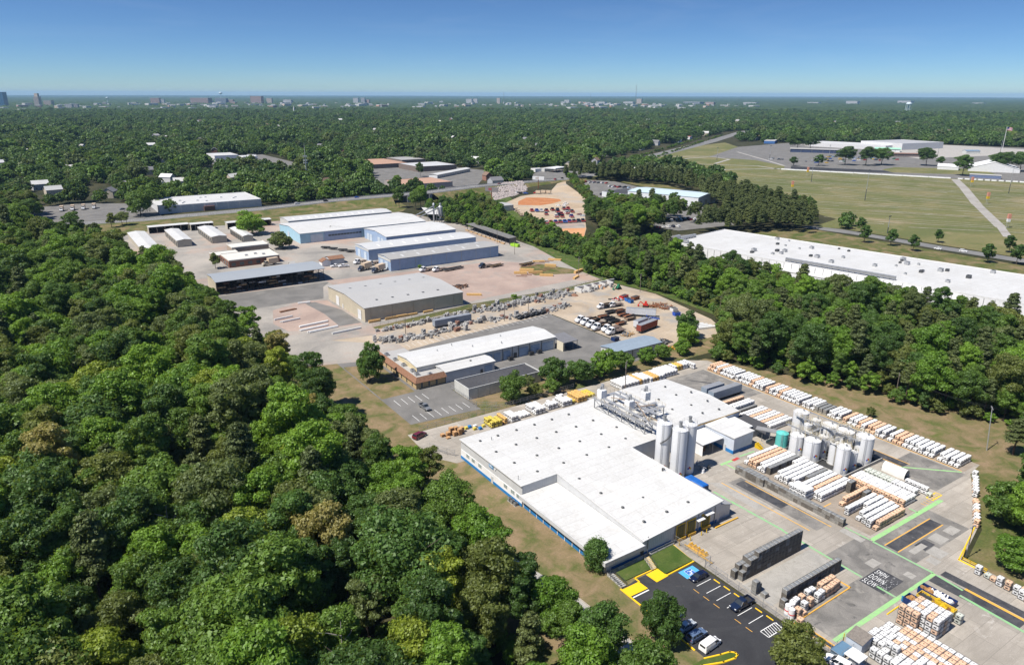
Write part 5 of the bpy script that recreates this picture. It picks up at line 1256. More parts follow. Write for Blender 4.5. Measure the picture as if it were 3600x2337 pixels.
def mass_totes():
 bm_ = bottle_mb(); pm = pallet_mb(); cm = MB().cyl(0, 0, 1.03, 1.075, .11, 6); lm = MB().box(-.632, -.595, -.2, .26, .48, .72)
 parts = [(np.array(m_.v), m_.f) for m_ in (bm_, pm, cm, lm)]
 V, Fc, MI = [], [], []; base = 0
 slots = list(COLM)
 for ci, c in enumerate(slots):
  for (x, y_, z, rz) in REST[c]:
   cs, sn = math.cos(rz), math.sin(rz)
   for pi, (pv, pf) in enumerate(parts):
    w = pv.copy(); w[:, 0] = pv[:, 0] * cs - pv[:, 1] * sn + x; w[:, 1] = pv[:, 0] * sn + pv[:, 1] * cs + y_; w[:, 2] = pv[:, 2] + z
    V.append(w); Fc += [tuple(base + i for i in f) for f in pf]; MI += [ci if pi == 0 else len(slots) + (0 if pi == 1 else 1)] * len(pf); base += len(pv)
 me = bpy.data.meshes.new('tote_rows'); me.from_pydata(np.concatenate(V), [], Fc)
 for c in slots: me.materials.append(COLM[c])
 me.materials.append(M_PAL); me.materials.append(M_BLACK)
 me.polygons.foreach_set('material_index', MI); me.update()
 return tag(link('tote_rows', me), 'the farther rows of white and orange totes across the yard', 'totes', None, 'stuff')
mass_totes()
for k, (x, y_, z) in enumerate(((113.0, 68.5, 0), (112.6, 67.3, 0), (113.0, 68.5, 1.9))):
 if k == 2: x, y_, z = 114.2, 68.4, 0
 D_ = thing('banded_drum',('middle','nearest','back')[k] + ' tall white drum with a red band by the fence','drum',(x,y_,ZY + .02),0,'red banded drums')
 mb = MB(); mb.cyl(0,0,.1,2.3,.62,20,.58); smooth_by_angle(mb.build('shell',M_TW,D_)); MB().cyl(0,0,1.05,1.25,.635,20).build('band',RED_,D_); MB().cyl(0,0,0,.1,.6,16).build('base',plain('drum_blue',(.05,.25,.6),.5),D_)
def pallet_stack(x, y, n, label, group, w=1.2):
 T = thing('pallet_stack', label, 'pallets', (x, y, ZY + .02), RNG.uniform(-.08, .08), group)
 me = MB(); me.box(-w / 2, w / 2, -w / 2, w / 2, .11, .14)
 for q in (-1, 0, 1): me.box(-w / 2, w / 2, q * (w / 2 - .08) - .05, q * (w / 2 - .08) + .05, 0, .11)
 pm = me.mesh('pallet', plain('pallet_wood', (.56, .33, .16), .85, 0, .25, 2))
 for k in range(n): link('pallet', pm, T, (RNG.uniform(-.03, .03), RNG.uniform(-.03, .03), k * .145))
for x,y_,n,lab in ((92.6,177.2,6,'leftmost low'),(94.2,176.6,9,'second'),(95.8,177.6,14,'tall back'),(97.2,177.0,15,'tallest'),(97.6,175.4,14,'tall front'),(96.0,175.6,10,'middle front'),(93.4,175.2,3,'very low front'),(99.0,176.6,12,'rightmost tall')):
 pallet_stack(x, y_, n, lab + ' stack of orange brown wooden pallets behind the factory corner', 'wooden pallets')
for k,(x,y_,m_,c) in enumerate(((101.2,177.6,M_TY,'yellow'),(102.6,177.8,M_BLUEB,'blue'),(104.2,177.2,M_TW,'white'),(103.2,175.8,M_TY,'yellow'),(104.8,175.0,M_BLUEB,'blue'),(106.6,176.0,M_TY,'yellow'))):
 mb = bottle_mb(.05,.5,.0,.8); tag(mb.build('wrapped_load',m_,None,(x,y_,ZY + .02)),'%s wrapped load %s on the strip by the wooden pallets' % (c,('at the back left','at the back','at the back right','in front','at the front corner','nearest the yellow totes')[k]),'load','wrapped loads')
# ------------------------------------------------------------------ paint on the ground
P_GREEN = worn_paint('green_paint', (0.22, 0.46, 0.20), (0.30, 0.29, 0.26), 0.43, 0.9)
P_LIME = worn_paint('lime_paint', (0.27, 0.52, 0.20), (0.30, 0.29, 0.26), 0.47, 0.7)
P_ORANGE = worn_paint('orange_paint', (0.66, 0.36, 0.06), (0.3, 0.26, 0.2), 0.52, 1.0)
P_YEL = worn_paint('yellow_paint', (0.80, 0.50, 0.015), (0.35, 0.27, 0.12), 0.66, 0.8)
P_WHITE = worn_paint('white_paint', (0.72, 0.72, 0.70), (0.2, 0.2, 0.2), 0.54, 1.0)
P_BLUE = worn_paint('blue_paint', (0.08, 0.36, 0.66), (0.25, 0.4, 0.5), 0.6, 0.7)
P_DBLUE = worn_paint('dark_blue_paint', (0.03, 0.13, 0.42), (0.15, 0.25, 0.4), 0.66, 0.8)
P_RED = worn_paint('red_paint', (0.42, 0.05, 0.05), (0.3, 0.2, 0.18), 0.55, 0.9)
def line(a, b, w, m, dz=0.02, parent=None, name='painted_line', z=None):
 MB().strip([a, b], w, (ZY if z is None else z) + dz).build(name, m, parent if parent is not None else yard)
for a,b,w,m in (((137.2,109),(137.5,87.4),.7,P_GREEN),((137.3,87.4),(136.8,66.8),.6,P_GREEN),((136.6,63.3),(136.5,59.2),.6,P_GREEN),((136.2,58.7),(151.3,58.7),.8,P_LIME),((151.3,58.9),(151.3,73.0),.6,P_GREEN),((151.5,73.4),(183.7,73.4),1.1,P_LIME),((114.2,58.7),(136.2,58.7),1.0,P_LIME),((151.2,58.3),(150.6,52.4),.6,P_GREEN),((148.4,52),(147.4,36),.7,P_GREEN),
                   ((151.2,80),(151.4,73.6),.5,P_GREEN),((172.6,76),(172.6,73.8),.5,P_GREEN),((191.4,89.4),(203.4,77.8),.6,P_LIME),((150.2,117.8),(157.5,117.8),.9,P_LIME),((151.8,117.4),(151.8,113.2),.5,P_LIME),((158.8,118.2),(165,117.9),.6,P_GREEN),((186.5,133),(186.6,140),.5,P_GREEN)): line(a,b,w,m)
line((155.0, 117.6), (157.8, 117.8), 1.0, P_RED, .026)
for a,b in (((142.6,111),(142.8,84)),((148.8,108),(148.6,82)),((152.2,70.6),(172.4,70.6)),((152.2,67.4),(172.4,67.4)),((195.6,103.2),(195.6,88.2)),((192.4,103),(192.4,88.4)),((154.6,88.4),(158.2,88.4)),((158,84.6),(162,84.6)),((204.0,171),(204.0,78))): line(a,b,.28,P_ORANGE)
line((151.5, 52.4), (151.2, 36), .75, P_ORANGE, .024)
for k in range(5): line((177.6 + k * 1.3, 75.6), (177.6 + k * 1.3, 74.2), .2, P_ORANGE)
mb = MB()
for k in range(2): mb.strip([(181.4, 74.6 + k * 1.6), (186.2, 74.6 + k * 1.6)], .3, ZY + .03)
for k in range(5): mb.strip([(181.5 + k * 1.17, 74.6), (181.5 + k * 1.17, 76.2)], .25, ZY + .034)
mb.build('floor_cage_marking', P_YEL, yard)
def words(txt, x, y, size, m, z, rz, parent):
 cu = bpy.data.curves.new('lettering', 'FONT'); cu.body = txt; cu.size = size; cu.offset = -0.004; cu.space_character = 1.2
 cu.materials.append(m); o = bpy.data.objects.new('lettering',cu); COL.objects.link(o); o.parent = parent; o.location = (x,y,z); o.rotation_euler = (0,0,rz); o.scale = (0.92,2.6,1); return o
for tx, x in (('5MPH', 140.5), ('DOWN', 138.1), ('SLOW', 135.7)): words(tx, x, 66.3, 1.0, P_WHITE, ZY + .022, -math.pi / 2, yard)
P_FADE = worn_paint('faded_paint', (0.30, 0.30, 0.30), (0.09, 0.09, 0.095), 0.42, 1.6)
for k in range(34):
 a_,b_ = 136.9 + r5.random() * 5.6,61.3 + r5.random() * 2.0; line((a_,b_),(a_ + r5.uniform(-.2,.5),b_ + r5.uniform(-.3,.3)),r5.uniform(.1,.26),P_FADE,.018 + k * .0002)
def kerb(pts, w, h, m, name, label, z=0.0):
 mb = MB()
 for a, b in zip(pts[:-1], pts[1:]):
  L = math.hypot(b[0] - a[0],b[1] - a[1]); dx,dy = (b[0] - a[0]) / L * w / 2,(b[1] - a[1]) / L * w / 2; a2 = (a[0] - dx,a[1] - dy); b2 = (b[0] + dx,b[1] + dy); nx,ny = -dy,dx
  k = len(mb.v); mb.v += [(a2[0] + nx,a2[1] + ny,z),(a2[0] - nx,a2[1] - ny,z),(b2[0] - nx,b2[1] - ny,z),(b2[0] + nx,b2[1] + ny,z)] + [(q[0],q[1],z + h) for q in ((a2[0] + nx * .8,a2[1] + ny * .8),(a2[0] - nx * .8,a2[1] - ny * .8),(b2[0] - nx * .8,b2[1] - ny * .8),(b2[0] + nx * .8,b2[1] + ny * .8))]
  mb.f += [tuple(k + i for i in q) for q in ((4, 5, 6, 7), (0, 1, 5, 4), (1, 2, 6, 5), (2, 3, 7, 6), (3, 0, 4, 7))]
 o = mb.build(name, m); o['kind'] = 'structure'; o['label'] = label; return o
kerb([(114.2, 66.0), (131.4, 66.2), (131.4, 68.4)], .3, .18, P_ORANGE, 'yard_kerb', 'orange kerb before the orange totes', ZY)
kerb([(111.8,56.8),(111.8,66.0),(113.0,66.0),(113.0,56.6)],.25,.16,P_ORANGE,'yard_kerb','orange kerbed trench strip by the lower fence',ZY)
MB().sheet(rect(112, 112.9, 57, 65.8), ZY + .03).build('trench', G_PATCH_D, yard)
kerb([(151.6, 58.0), (160.9, 58.2), (160.9, 52.4)][1:], .3, .2, P_YEL, 'yard_kerb', 'yellow kerb by the bushes at the right', ZY)
kerb([(160.9, 58.2), (178, 62.6)], .3, .2, P_YEL, 'yard_kerb', 'yellow kerb along the slanting edge', ZY)
kerb([(130.0, 57.2), (135.6, 57.2), (135.6, 54.2)], .25, .2, P_YEL, 'yard_kerb', 'yellow corner kerb by the blue skips', ZY)
rl = thing('guard_rail', 'double yellow guard rail round the planted corner', 'guard rail', (0, 0, 0))
mb = MB()
for a, b in (((161.4, 57.8), (161.4, 52.6)), ((161.4, 57.8), (166, 59.2))):
 for z in (.45, .85): mb.bar((*a, z), (*b, z), .14)
 for k in range(4): x, y_ = a[0] + (b[0] - a[0]) * k / 3, a[1] + (b[1] - a[1]) * k / 3; mb.bar((x, y_, 0), (x, y_, .95), .14)
mb.build('rail', M_YELLOW, rl)
for k in range(5):
 y_ = 95.6 - k * 1.1
 T = thing('dock_bumper','amber steel wedge number %s in the line by the fence, counted from the factory' % ('one','two','three','four','five')[k],'dock bumper',(114.2,y_,ZY + .01),0,'amber wedges')
 mb = MB(); mb.profile_x([(-.45,0),(.45,0),(.1,.8),(-.1,.8)],-.5,.5); mb.build('wedge',M_AMBER,T); MB().box(-.7,.7,-.5,.5,0,.1).build('plate',M_AMBER,T)
kerb([(113.2, 96.4), (113.0, 88.2)], .3, .25, M_AMBER, 'yard_kerb', 'amber wheel stop rail by the fence', ZY)
def heap(seed, x0, x1, y0, y1, z, hgt, n=26):
 g = np.random.default_rng(seed); mb = MB()
 for _ in range(n):
  x,y_ = g.uniform(x0,x1),g.uniform(y0,y1); s = g.uniform(.25,.75); zz = z + g.uniform(-.2,hgt); a = g.uniform(0,3.1); c,t_ = math.cos(a),math.sin(a); q = [(-s,-s * .6),(s,-s * .5),(s * .8,s * .7),(-s * .7,s * .6)]
  pts = [(x + u * c - w * t_,y_ + u * t_ + w * c) for u,w in q]; k = len(mb.v); mb.v += [(*p,zz - .3) for p in pts] + [(p[0] * .8 + x * .2,p[1] * .8 + y_ * .2,zz + g.uniform(0,.4)) for p in pts]
  mb.f += [tuple(k + i for i in f) for f in ((4, 5, 6, 7), (0, 1, 5, 4), (1, 2, 6, 5), (2, 3, 7, 6), (3, 0, 4, 7))]
 return mb
M_SKIP = plain('skip_navy', (0.015, 0.04, 0.16), .5, .1, .2); M_SKIPI = plain('skip_inside', (0.20, 0.09, 0.05), .8, 0, .3)
def skip(x, y_, lx, ly, h, label, m, fills, rz=0.0):
 T = thing('waste_skip', label, 'skip', (x, y_, ZY + .02), rz, 'open waste skips'); mb = MB(); t_ = .12
 mb.box(-lx / 2,lx / 2,-ly / 2,ly / 2,.15,.27); mb.box(-lx / 2,-lx / 2 + t_,-ly / 2,ly / 2,.27,h); mb.box(lx / 2 - t_,lx / 2,-ly / 2,ly / 2,.27,h); mb.box(-lx / 2 + t_,lx / 2 - t_,-ly / 2,-ly / 2 + t_,.27,h); mb.box(-lx / 2 + t_,lx / 2 - t_,ly / 2 - t_,ly / 2,.27,h)
 mb.build('body', m, T); mb = MB()
 for k in range(7):
  yy = -ly / 2 + ly * (k + .5) / 7; mb.box(-lx / 2 - .08,-lx / 2,yy - .06,yy + .06,.2,h - .05); mb.box(lx / 2,lx / 2 + .08,yy - .06,yy + .06,.2,h - .05)
 mb.build('rib', m, T); MB().box(-lx / 2 + t_ + .01, lx / 2 - t_ - .01, -ly / 2 + t_ + .01, ly / 2 - t_ - .01, .3, h * .6).build('lining', M_SKIPI, T)
 for k,(mm,sd,a) in enumerate(fills): heap(sd,-lx / 2 + .5,lx / 2 - .5,-ly / 2 + ly * a[0] + .4,-ly / 2 + ly * a[1] - .4,h * .6,.8,a[2]).build('waste',mm,T)
 return T
M_CARD = plain('cardboard', (.45, .25, .1), .9, 0, .3, 2)
skip(142.9,54.0,2.4,7.0,1.5,'navy waste skip heaped with white sacks and brown card',M_SKIP,[(M_TW,1,(0,.75,34)),(M_CARD,2,(.5,1,18))])
skip(140.4,52.9,2.2,7.2,1.4,'waste skip lined with a bright yellow sheet',plain('skip_yellow',(.68,.46,.06),.6),[(M_YELLOW,3,(0,.9,16)),(M_DSTEEL,4,(.6,1,6))])
skip(137.2,55.2,2.3,4.6,1.5,'rusty lined navy skip with card scraps nearest the four high stack',M_SKIP,[(M_CARD,5,(.3,1,16)),(M_AMBER,6,(0,.5,6))])
tag(MB().cyl(0,0,0,.95,.3,14).cyl(0,0,.95,1.05,.33,14).build('litter_bin',plain('bin_blue',(.03,.2,.4),.5),None,(136.6,57.7,ZY)),'small blue litter bin at the crossing of the green lines','bin')
def trailer(x, y_, L, label, m, rz=0.0, z=None, group=None):
 T = thing('trailer',label,'trailer',(x,y_,ZY if z is None else z),rz,group); mb = MB(); mb.box(-L / 2,L / 2,-1.25,1.25,1.1,3.8); mb.build('box',m,T)
 mb = MB()
 for k in range(int(L / 1.2)): mb.box(-L / 2 + .5 + k * 1.2, -L / 2 + .56 + k * 1.2, -1.28, 1.28, 1.15, 3.75)
 mb.build('rib',m,T); MB().box(-L / 2,L / 2,-1.2,1.2,.85,1.1).build('chassis',M_DSTEEL,T); MB().box(-L / 2 + .02,L / 2 - .02,-1.23,1.23,3.8,3.84).build('roof',M_GALV,T)
 for q in (L / 2 - 1.2, L / 2 - 2.5):
  for s in (-1, 1): MB().wheel(q, s * 1.0, .5, .5, .35).build('wheel', M_BLACK, T)
 mb = MB()
 for s in (-1, 1): mb.bar((-L / 2 + 2.5, s * .9, 0), (-L / 2 + 2.5, s * .9, .9), .14)
 mb.build('landing_leg', M_STEEL, T)
trailer(186.9, 153.4, 9.0, 'shorter blue grey trailer parked behind the rear white hall', plain('trailer_blue_grey', (.33, .40, .48), .45, .2))
trailer(188.9, 149.6, 14.6, 'long blue grey trailer parked behind the rear white hall', MATS['trailer_blue_grey'])
tl = thing('pipe_bundle', 'white pipe bundle lying in front of the trailers', 'pipes', (180.5, 157.4, ZY)); mb = MB()
for k in range(6): mb.bar((-4, k * .3, .3), (4, k * .3 + .4, .3), .28, 8)
mb.build('pipe', M_TRIM, tl)
# ------------------------------------------------------------------ vehicles (front towards +X)
def paint(name, c):
 if 'paint_' + name in MATS: return MATS['paint_' + name]
 m, nt, b = _base('paint_' + name, 0.28, 0.0, 0.5); b.inputs['Base Color'].default_value = (*c, 1); b.inputs['Coat Weight'].default_value = 0.4
 return m
PAINT = {'navy': paint('navy',(.006,.011,.038)),'dark blue': paint('dark_blue',(.009,.017,.045)),'silver': paint('silver',(.42,.45,.48)),'grey': paint('grey',(.16,.17,.18)),'white': paint('white',(.78,.78,.78)),'black': paint('black',(.012,.012,.014)),'red': paint('red',(.42,.03,.025)),'maroon': paint('maroon',(.12,.015,.025)),'blue': paint('blue',(.03,.10,.42)),'tan': paint('tan',(.42,.36,.27)),'slate blue': paint('slate_blue',(.10,.15,.25)),'green': paint('green',(.03,.15,.06)),'yellow': paint('yellow',(.65,.42,.03)),'light blue': paint('light_blue',(.22,.38,.55))}
M_CARGL = paint('car_glass',(.018,.024,.03)); M_LAMP = paint('head_lamp',(.7,.72,.72)); M_TAIL = paint('tail_lamp',(.35,.01,.01)); M_BEDLINE = plain('bed_liner',(.03,.03,.032),.8)
def loft(st):
 mb = MB()
 for x,zb,zt,wb,wt in st: mb.v += [(x,-wb,zb),(x,-wt,zb + (zt - zb) * .55),(x,-wt * .94,zt),(x,wt * .94,zt),(x,wt,zb + (zt - zb) * .55),(x,wb,zb)]
 for k in range(len(st) - 1):
  for i in range(6): j = (i + 1) % 6; mb.f.append((k * 6 + i, k * 6 + j, (k + 1) * 6 + j, (k + 1) * 6 + i))
 mb.f.append(tuple(reversed(range(6)))); mb.f.append(tuple((len(st) - 1) * 6 + i for i in range(6)));
 mb.f = [f[::-1] for f in mb.f]; return mb
def cabin(x0, x1, z0, t0, t1, z1, w0, w1):
 mb = MB(); mb.v += [(x0, -w0, z0), (x1, -w0, z0), (x1, w0, z0), (x0, w0, z0), (t0, -w1, z1), (t1, -w1, z1), (t1, w1, z1), (t0, w1, z1)]
 mb.f += [(4, 5, 6, 7), (0, 1, 5, 4), (1, 2, 6, 5), (2, 3, 7, 6), (3, 0, 4, 7)]; return mb
def pillars(mb, x0, x1, z0, t0, t1, z1, w0, w1, mids=(.5,)):
 for s in (-1, 1):
  mb.bar((x0, s * w0, z0), (t0, s * w1, z1), .09); mb.bar((x1, s * w0, z0), (t1, s * w1, z1), .08)
  for m_ in mids: mb.bar((x0 + (x1 - x0) * m_, s * (w0 + .012), z0), (t0 + (t1 - t0) * m_, s * (w1 + .012), z1), .09)
VEH = {}
def car_common(T, L, W, wb, r, lampz, tailz, hood_w):
 for x in (-wb / 2, wb / 2):
  for s in (-1, 1):
   w = MB().wheel(x,s * (W / 2 - .12),r,r,.23).build('wheel',M_BLACK,T); MB().wheel(x,s * (W / 2 - .115),r,r * .55,.25,10).build('rim',M_GALV,w)
 for s in (-1, 1):
  MB().box(L / 2 - .14, L / 2 - .02, s * hood_w - .17, s * hood_w + .17, lampz - .08, lampz + .08).build('headlight', M_LAMP, T)
  MB().box(-L / 2 - .01, -L / 2 + .08, s * hood_w - .13, s * hood_w + .13, tailz - .1, tailz + .1).build('taillight', M_TAIL, T)
  MB().box(.45 * L / 4.8, .62 * L / 4.8, s * (W / 2 + .02) - .09, s * (W / 2 + .02) + .09, tailz + .12, tailz + .27).build('mirror', M_BLACK, T)
def make_car(kind):
 T = thing('parked_car', 'x', 'car');
 if kind == 'sedan':
  smooth_by_angle(loft([(-2.4,.38,.78,.7,.74),(-2.3,.26,.98,.8,.86),(-1.2,.2,1.0,.86,.91),(.9,.2,.98,.86,.91),(1.8,.2,.88,.84,.88),(2.3,.26,.74,.76,.8),(2.42,.36,.6,.66,.7)]).build('body',PAINT['grey'],T),32)
  c = (-1.75, 1.2, .96, -1.05, .32, 1.44, .80, .62); cz = .78; L, W, wb, r = 4.8, 1.82, 2.75, .33
 elif kind == 'suv':
  smooth_by_angle(loft([(-2.35,.42,1.0,.74,.8),(-2.28,.3,1.15,.84,.9),(-1.2,.26,1.12,.88,.94),(.9,.26,1.1,.88,.94),(1.8,.26,1.02,.86,.92),(2.25,.3,.88,.8,.84),(2.36,.4,.72,.7,.74)]).build('body',PAINT['grey'],T),32)
  c = (-2.22, 1.15, 1.08, -1.95, .35, 1.7, .84, .66); cz = .9; L, W, wb, r = 4.7, 1.88, 2.75, .37
 elif kind == 'van':
  smooth_by_angle(loft([(-2.45,.36,1.2,.8,.84),(-2.4,.28,1.3,.86,.92),(.9,.28,1.25,.88,.94),(1.75,.26,1.08,.86,.9),(2.3,.3,.86,.78,.82),(2.42,.4,.66,.66,.7)]).build('body',PAINT['white'],T),32)
  c = (-2.4, 1.65, 1.2, -2.3, .75, 1.86, .88, .76); cz = .9; L, W, wb, r = 4.85, 1.88, 2.95, .35
 x0, x1, z0, t0, t1, z1, w0, w1 = c
 if kind == 'van': cabin(.45,1.67,1.22,.3,.78,1.8,.885,.775).build('window',M_CARGL,T); MB().box(-2.46,-2.4,-.6,.6,1.3,1.7).build('rear_window',M_CARGL,T); mb = cabin(*c)
 else: cabin(*c).build('window', M_CARGL, T); mb = MB(); pillars(mb, *c, mids=(.33, .62))
 mb.frust(t0 - .06, t1 + .06, -w1 - .03, w1 + .03, z1 - .02, z1 + .06, .06, .06)
 mb.build('roof', PAINT['grey'], T)
 car_common(T, L, W, wb, r, cz - .1, cz + .02, .58)
 VEH[kind] = T
def make_pickup():
 T = thing('pickup_truck', 'x', 'pickup'); L, W = 5.7, 1.95
 smooth_by_angle(loft([(-.62,.36,1.12,.88,.96),(.95,.36,1.1,.88,.96),(1.2,.36,1.1,.88,.95),(2.4,.36,1.02,.86,.92),(2.78,.4,.9,.82,.86),(2.85,.46,.7,.78,.8)]).build('body',PAINT['grey'],T),32)
 c = (-.62, 1.25, 1.1, -.5, .55, 1.78, .86, .72); cabin(*c).build('window', M_CARGL, T)
 mb = MB(); mb.frust(-.56, .62, -.76, .76, 1.76, 1.85, .06, .06); pillars(mb, *c, mids=(.45,)); mb.build('roof', PAINT['grey'], T)
 mb = MB(); mb.box(-2.85,-.64,-.97,-.85,.5,1.12); mb.box(-2.85,-.64,.85,.97,.5,1.12); mb.box(-2.87,-2.77,-.85,.85,.5,1.12); mb.build('bed',PAINT['grey'],T)
 MB().box(-2.77, -.66, -.85, .85, .52, .62).build('bed_floor', M_BEDLINE, T)
 MB().box(-3.0, -2.87, -.9, .9, .45, .62).build('bumper', M_GALV, T)
 car_common(T, 5.7, W, 3.5, .4, .88, .95, .66)
 VEH['pickup'] = T
for k_ in ('sedan', 'suv', 'van'): make_car(k_)
make_pickup()
def make_truck(kind):
 T = thing('work_truck', 'x', 'truck')
 smooth_by_angle(loft([(1.1,.6,1.6,.95,1.05),(1.3,.55,1.62,.98,1.08),(2.6,.55,1.6,.98,1.08),(3.5,.55,1.45,.9,1.0),(3.75,.6,1.2,.82,.9)]).build('body',PAINT['white'],T),32)
 c = (1.15,2.75,1.58,1.2,2.2,2.4,1.0,.86); cabin(*c).build('window',M_CARGL,T); mb = MB(); mb.frust(1.12,2.28,-.9,.9,2.36,2.48,.08,.08); pillars(mb,*c,mids=()); mb.quad((1.16,-1.0,1.58),(1.16,1.0,1.58),(1.2,.86,2.4),(1.2,-.86,2.4)); mb.build('roof',PAINT['white'],T)
 MB().box(-3.6, 1.1, -.5, .5, .65, .9).build('chassis', M_DSTEEL, T)
 if kind == 'flatbed':
  MB().box(-3.8,.9,-1.2,1.2,.95,1.12).build('deck',plain('deck_steel',(.16,.12,.1),.8,.1,.3),T); mb = MB(); mb.box(.82,.92,-1.2,1.2,1.12,2.3); mb.build('headboard',M_DSTEEL,T)
 elif kind == 'dump':
  mb = MB(); mb.box(-3.7,.9,-1.2,1.2,.95,1.1); mb.box(-3.7,.9,-1.2,-1.08,1.1,1.9); mb.box(-3.7,.9,1.08,1.2,1.1,1.9); mb.box(.78,.9,-1.08,1.08,1.1,2.3); mb.box(-3.7,-3.6,-1.08,1.08,1.1,1.8); mb.build('dump_bed',plain('bed_black',(.03,.03,.032),.6,.2),T)
  MB().box(-3.55, .75, -1.05, 1.05, 1.1, 1.3).build('bed_load', plain('bed_load', (.2, .14, .1), .9, 0, .3, 2), T)
 else:
  MB().frust(-4.2, .9, -1.2, 1.2, 1.0, 3.5, .03, .03).build('cargo_box', plain('box_tan', (.60, .47, .34), .5, 0, .1), T)
 for x in (-2.4, 2.75):
  for s in (-1,1): w = MB().wheel(x,s * .92,.48,.48,.34).build('wheel',M_BLACK,T); MB().wheel(x,s * .93,.48,.24,.36,10).build('rim',M_GALV,w)
 for s in (-1, 1): MB().box(3.6, 3.78, s * .66 - .16, s * .66 + .16, .95, 1.15).build('headlight', M_LAMP, T)
 MB().box(3.7, 3.9, -.95, .95, .55, .8).build('bumper', M_GALV, T)
 VEH[kind] = T
for k_ in ('flatbed', 'dump', 'box'): make_truck(k_)
def park(kind, x, y, deg, colour, label, group=None, z=0.0, scale=1.0, roof=None, bed=None, name=None):
 m = {'body': PAINT[colour],'roof': PAINT[roof or colour],'bed': PAINT[bed or colour]} if kind in ('sedan','suv','van','pickup') else {'body': PAINT[colour],'roof': PAINT[roof or colour]}
 o = copy_tree(VEH[kind], (x, y, z), R(deg), label, group, scale, m)
 return o
# --- cars on the factory parking lot
zc = ZP + .004
park('sedan', 106.6, 86.3, 180, 'navy', 'navy hatchback parked beside the blue disabled bay', 'cars on the sealed lot', zc, .95)
park('pickup', 107.2, 75.2, 180, 'dark blue', 'dark blue pickup with white stripe parked by the fence', 'cars on the sealed lot', zc, 1.02)
park('van', 92.9, 70.9, 35 - 33.7 + 3, 'white', 'white panel van parked beside the grass island', 'cars on the sealed lot', zc, 1.0)
park('suv', 92.6, 74.0, 2, 'slate blue', 'slate blue wagon parked next to the white van', 'cars on the sealed lot', zc, .98)
park('sedan', 92.9, 77.0, 3, 'silver', 'silver blue sedan half under the lot tree', 'cars on the sealed lot', zc, .95)
park('sedan', 92.8, 80.2, 2, 'slate blue', 'blue sedan almost hidden behind the lot tree', 'cars on the sealed lot', zc, .95)
park('sedan', 93.2, 85.6, 182, 'grey', 'dark grey sedan by the white stall lines under the tree', 'cars on the sealed lot', zc, .95)
park('suv', 86.4, 180.6, 20, 'maroon', 'maroon minivan parked at the wood edge behind the factory', None, .05, 1.05)
park('pickup', 97.4, 198.6, -88, 'grey', 'grey pickup alone on the office parking lot', None, _z[0], 1.0)
# --- parking lot furniture and paint
for k in range(6):
 y_ = 84.7 - 2.74 * k; MB().strip([(104.3, y_), (108.7, y_)], .14, ZP + .006).build('stall_line', P_WHITE, parking)
 if k != 3: MB().strip([(103.0, y_ - .3), (103.0, y_ - 1.9)], .14, ZP + .006).build('stall_tick', P_ORANGE, parking)
 sx = thing('wheel_stop','yellow concrete wheel stop, %s along the fence from the disabled bay' % ('first','second','third','fourth','fifth','sixth')[k],'wheel stop',(109.1,y_ - 1.35,ZP)); sx['group'] = 'wheel stops'
 MB().frust(-.1, .1, -.85, .85, 0, .16, .03, .03).build('block', P_YEL, sx)
MB().sheet(rect(104.4, 108.9, 87.5, 90.2), ZP + .006).build('disabled_bay', P_BLUE, parking)
MB().sheet(rect(105.7, 107.7, 88.0, 89.8), ZP + .010).build('disabled_bay', P_DBLUE, parking)
def wheelchair():
 mb = MB(); z = ZP + .014; c = (106.5, 88.75); r = .52
 pts = [(c[0] + r * math.cos(a), c[1] + r * math.sin(a)) for a in np.linspace(-2.6, 2.2, 16)]
 mb.strip(pts,.12,z); mb.strip([(107.3,89.0),(106.9,88.95),(106.6,88.9)],.14,z + .002); mb.strip([(106.9,88.9),(106.75,88.4),(106.3,88.4)],.13,z + .001); mb.strip([(106.3,88.45),(106.05,88.2)],.12,z + .003)
 mb.sheet([(107.45 + .13 * math.cos(a), 89.05 + .13 * math.sin(a)) for a in np.linspace(0, 6.28, 10)[:-1]], z)
 for a, b in zip(rect(105.75, 107.65, 88.05, 89.75), rect(105.75, 107.65, 88.05, 89.75)[1:] + [(105.75, 88.05)]): mb.strip([a, b], .07, ZP + .013)
 mb.build('wheelchair_symbol', P_WHITE, parking)
wheelchair()
mb = MB()
for a, b in zip(rect(104.45, 108.9, 66.35, 68.3), rect(104.45, 108.9, 66.35, 68.3)[1:] + [(104.45, 66.35)]): mb.strip([a, b], .16, ZP + .006)
for k in range(7): x = 104.9 + k * .62; mb.strip([(x, 66.4), (x + .5, 68.25)], .13, ZP + .009)
mb.build('hatched_bay', P_WHITE, parking)
for a,b in (((90.4,89.5),(94.9,89.5)),((90.3,86.8),(94.6,86.8))): MB().strip([a,b],.3 if a[1] > 88 else .2,ZP + .006).build('stall_line',P_WHITE,parking)
for pts, z in (([(94.9, 92.6), (90.2, 92.6), (90.2, 90.0), (95.0, 89.9)], 0.03), ([(97.9, 93.5), (101.7, 93.6), (101.7, 90.5), (98.1, 90.3)], 0.03)):
 MB().prism([pts[i] for i in (0, 1, 2, 3)] if z == 0 else pts, ZP, ZP + .10).build('yellow_pad', P_YEL, parking)
kerb([(90.0, 92.8), (90.0, 80.0), (89.8, 72.0)], .35, .16, P_YEL, 'parking_kerb', 'bright yellow kerb along the lawn', ZP)
kerb([(95.0, 92.6), (95.0, 94.0), (101.9, 93.9)], .3, .16, P_YEL, 'parking_kerb', 'bright yellow kerb stepping round the pads', ZP)
kerb([(101.9, 90.8), (110.1, 91.0)], .35, .16, P_YEL, 'parking_kerb', 'bright yellow kerb below the lawn', ZP)
kerb([(110.1,91.0),(111.0,98.4)],.3,.14,worn_paint('faded_yellow',(.62,.42,.10),(.4,.34,.26),.5),'parking_kerb','faded yellow kerb beside the fence',ZP)
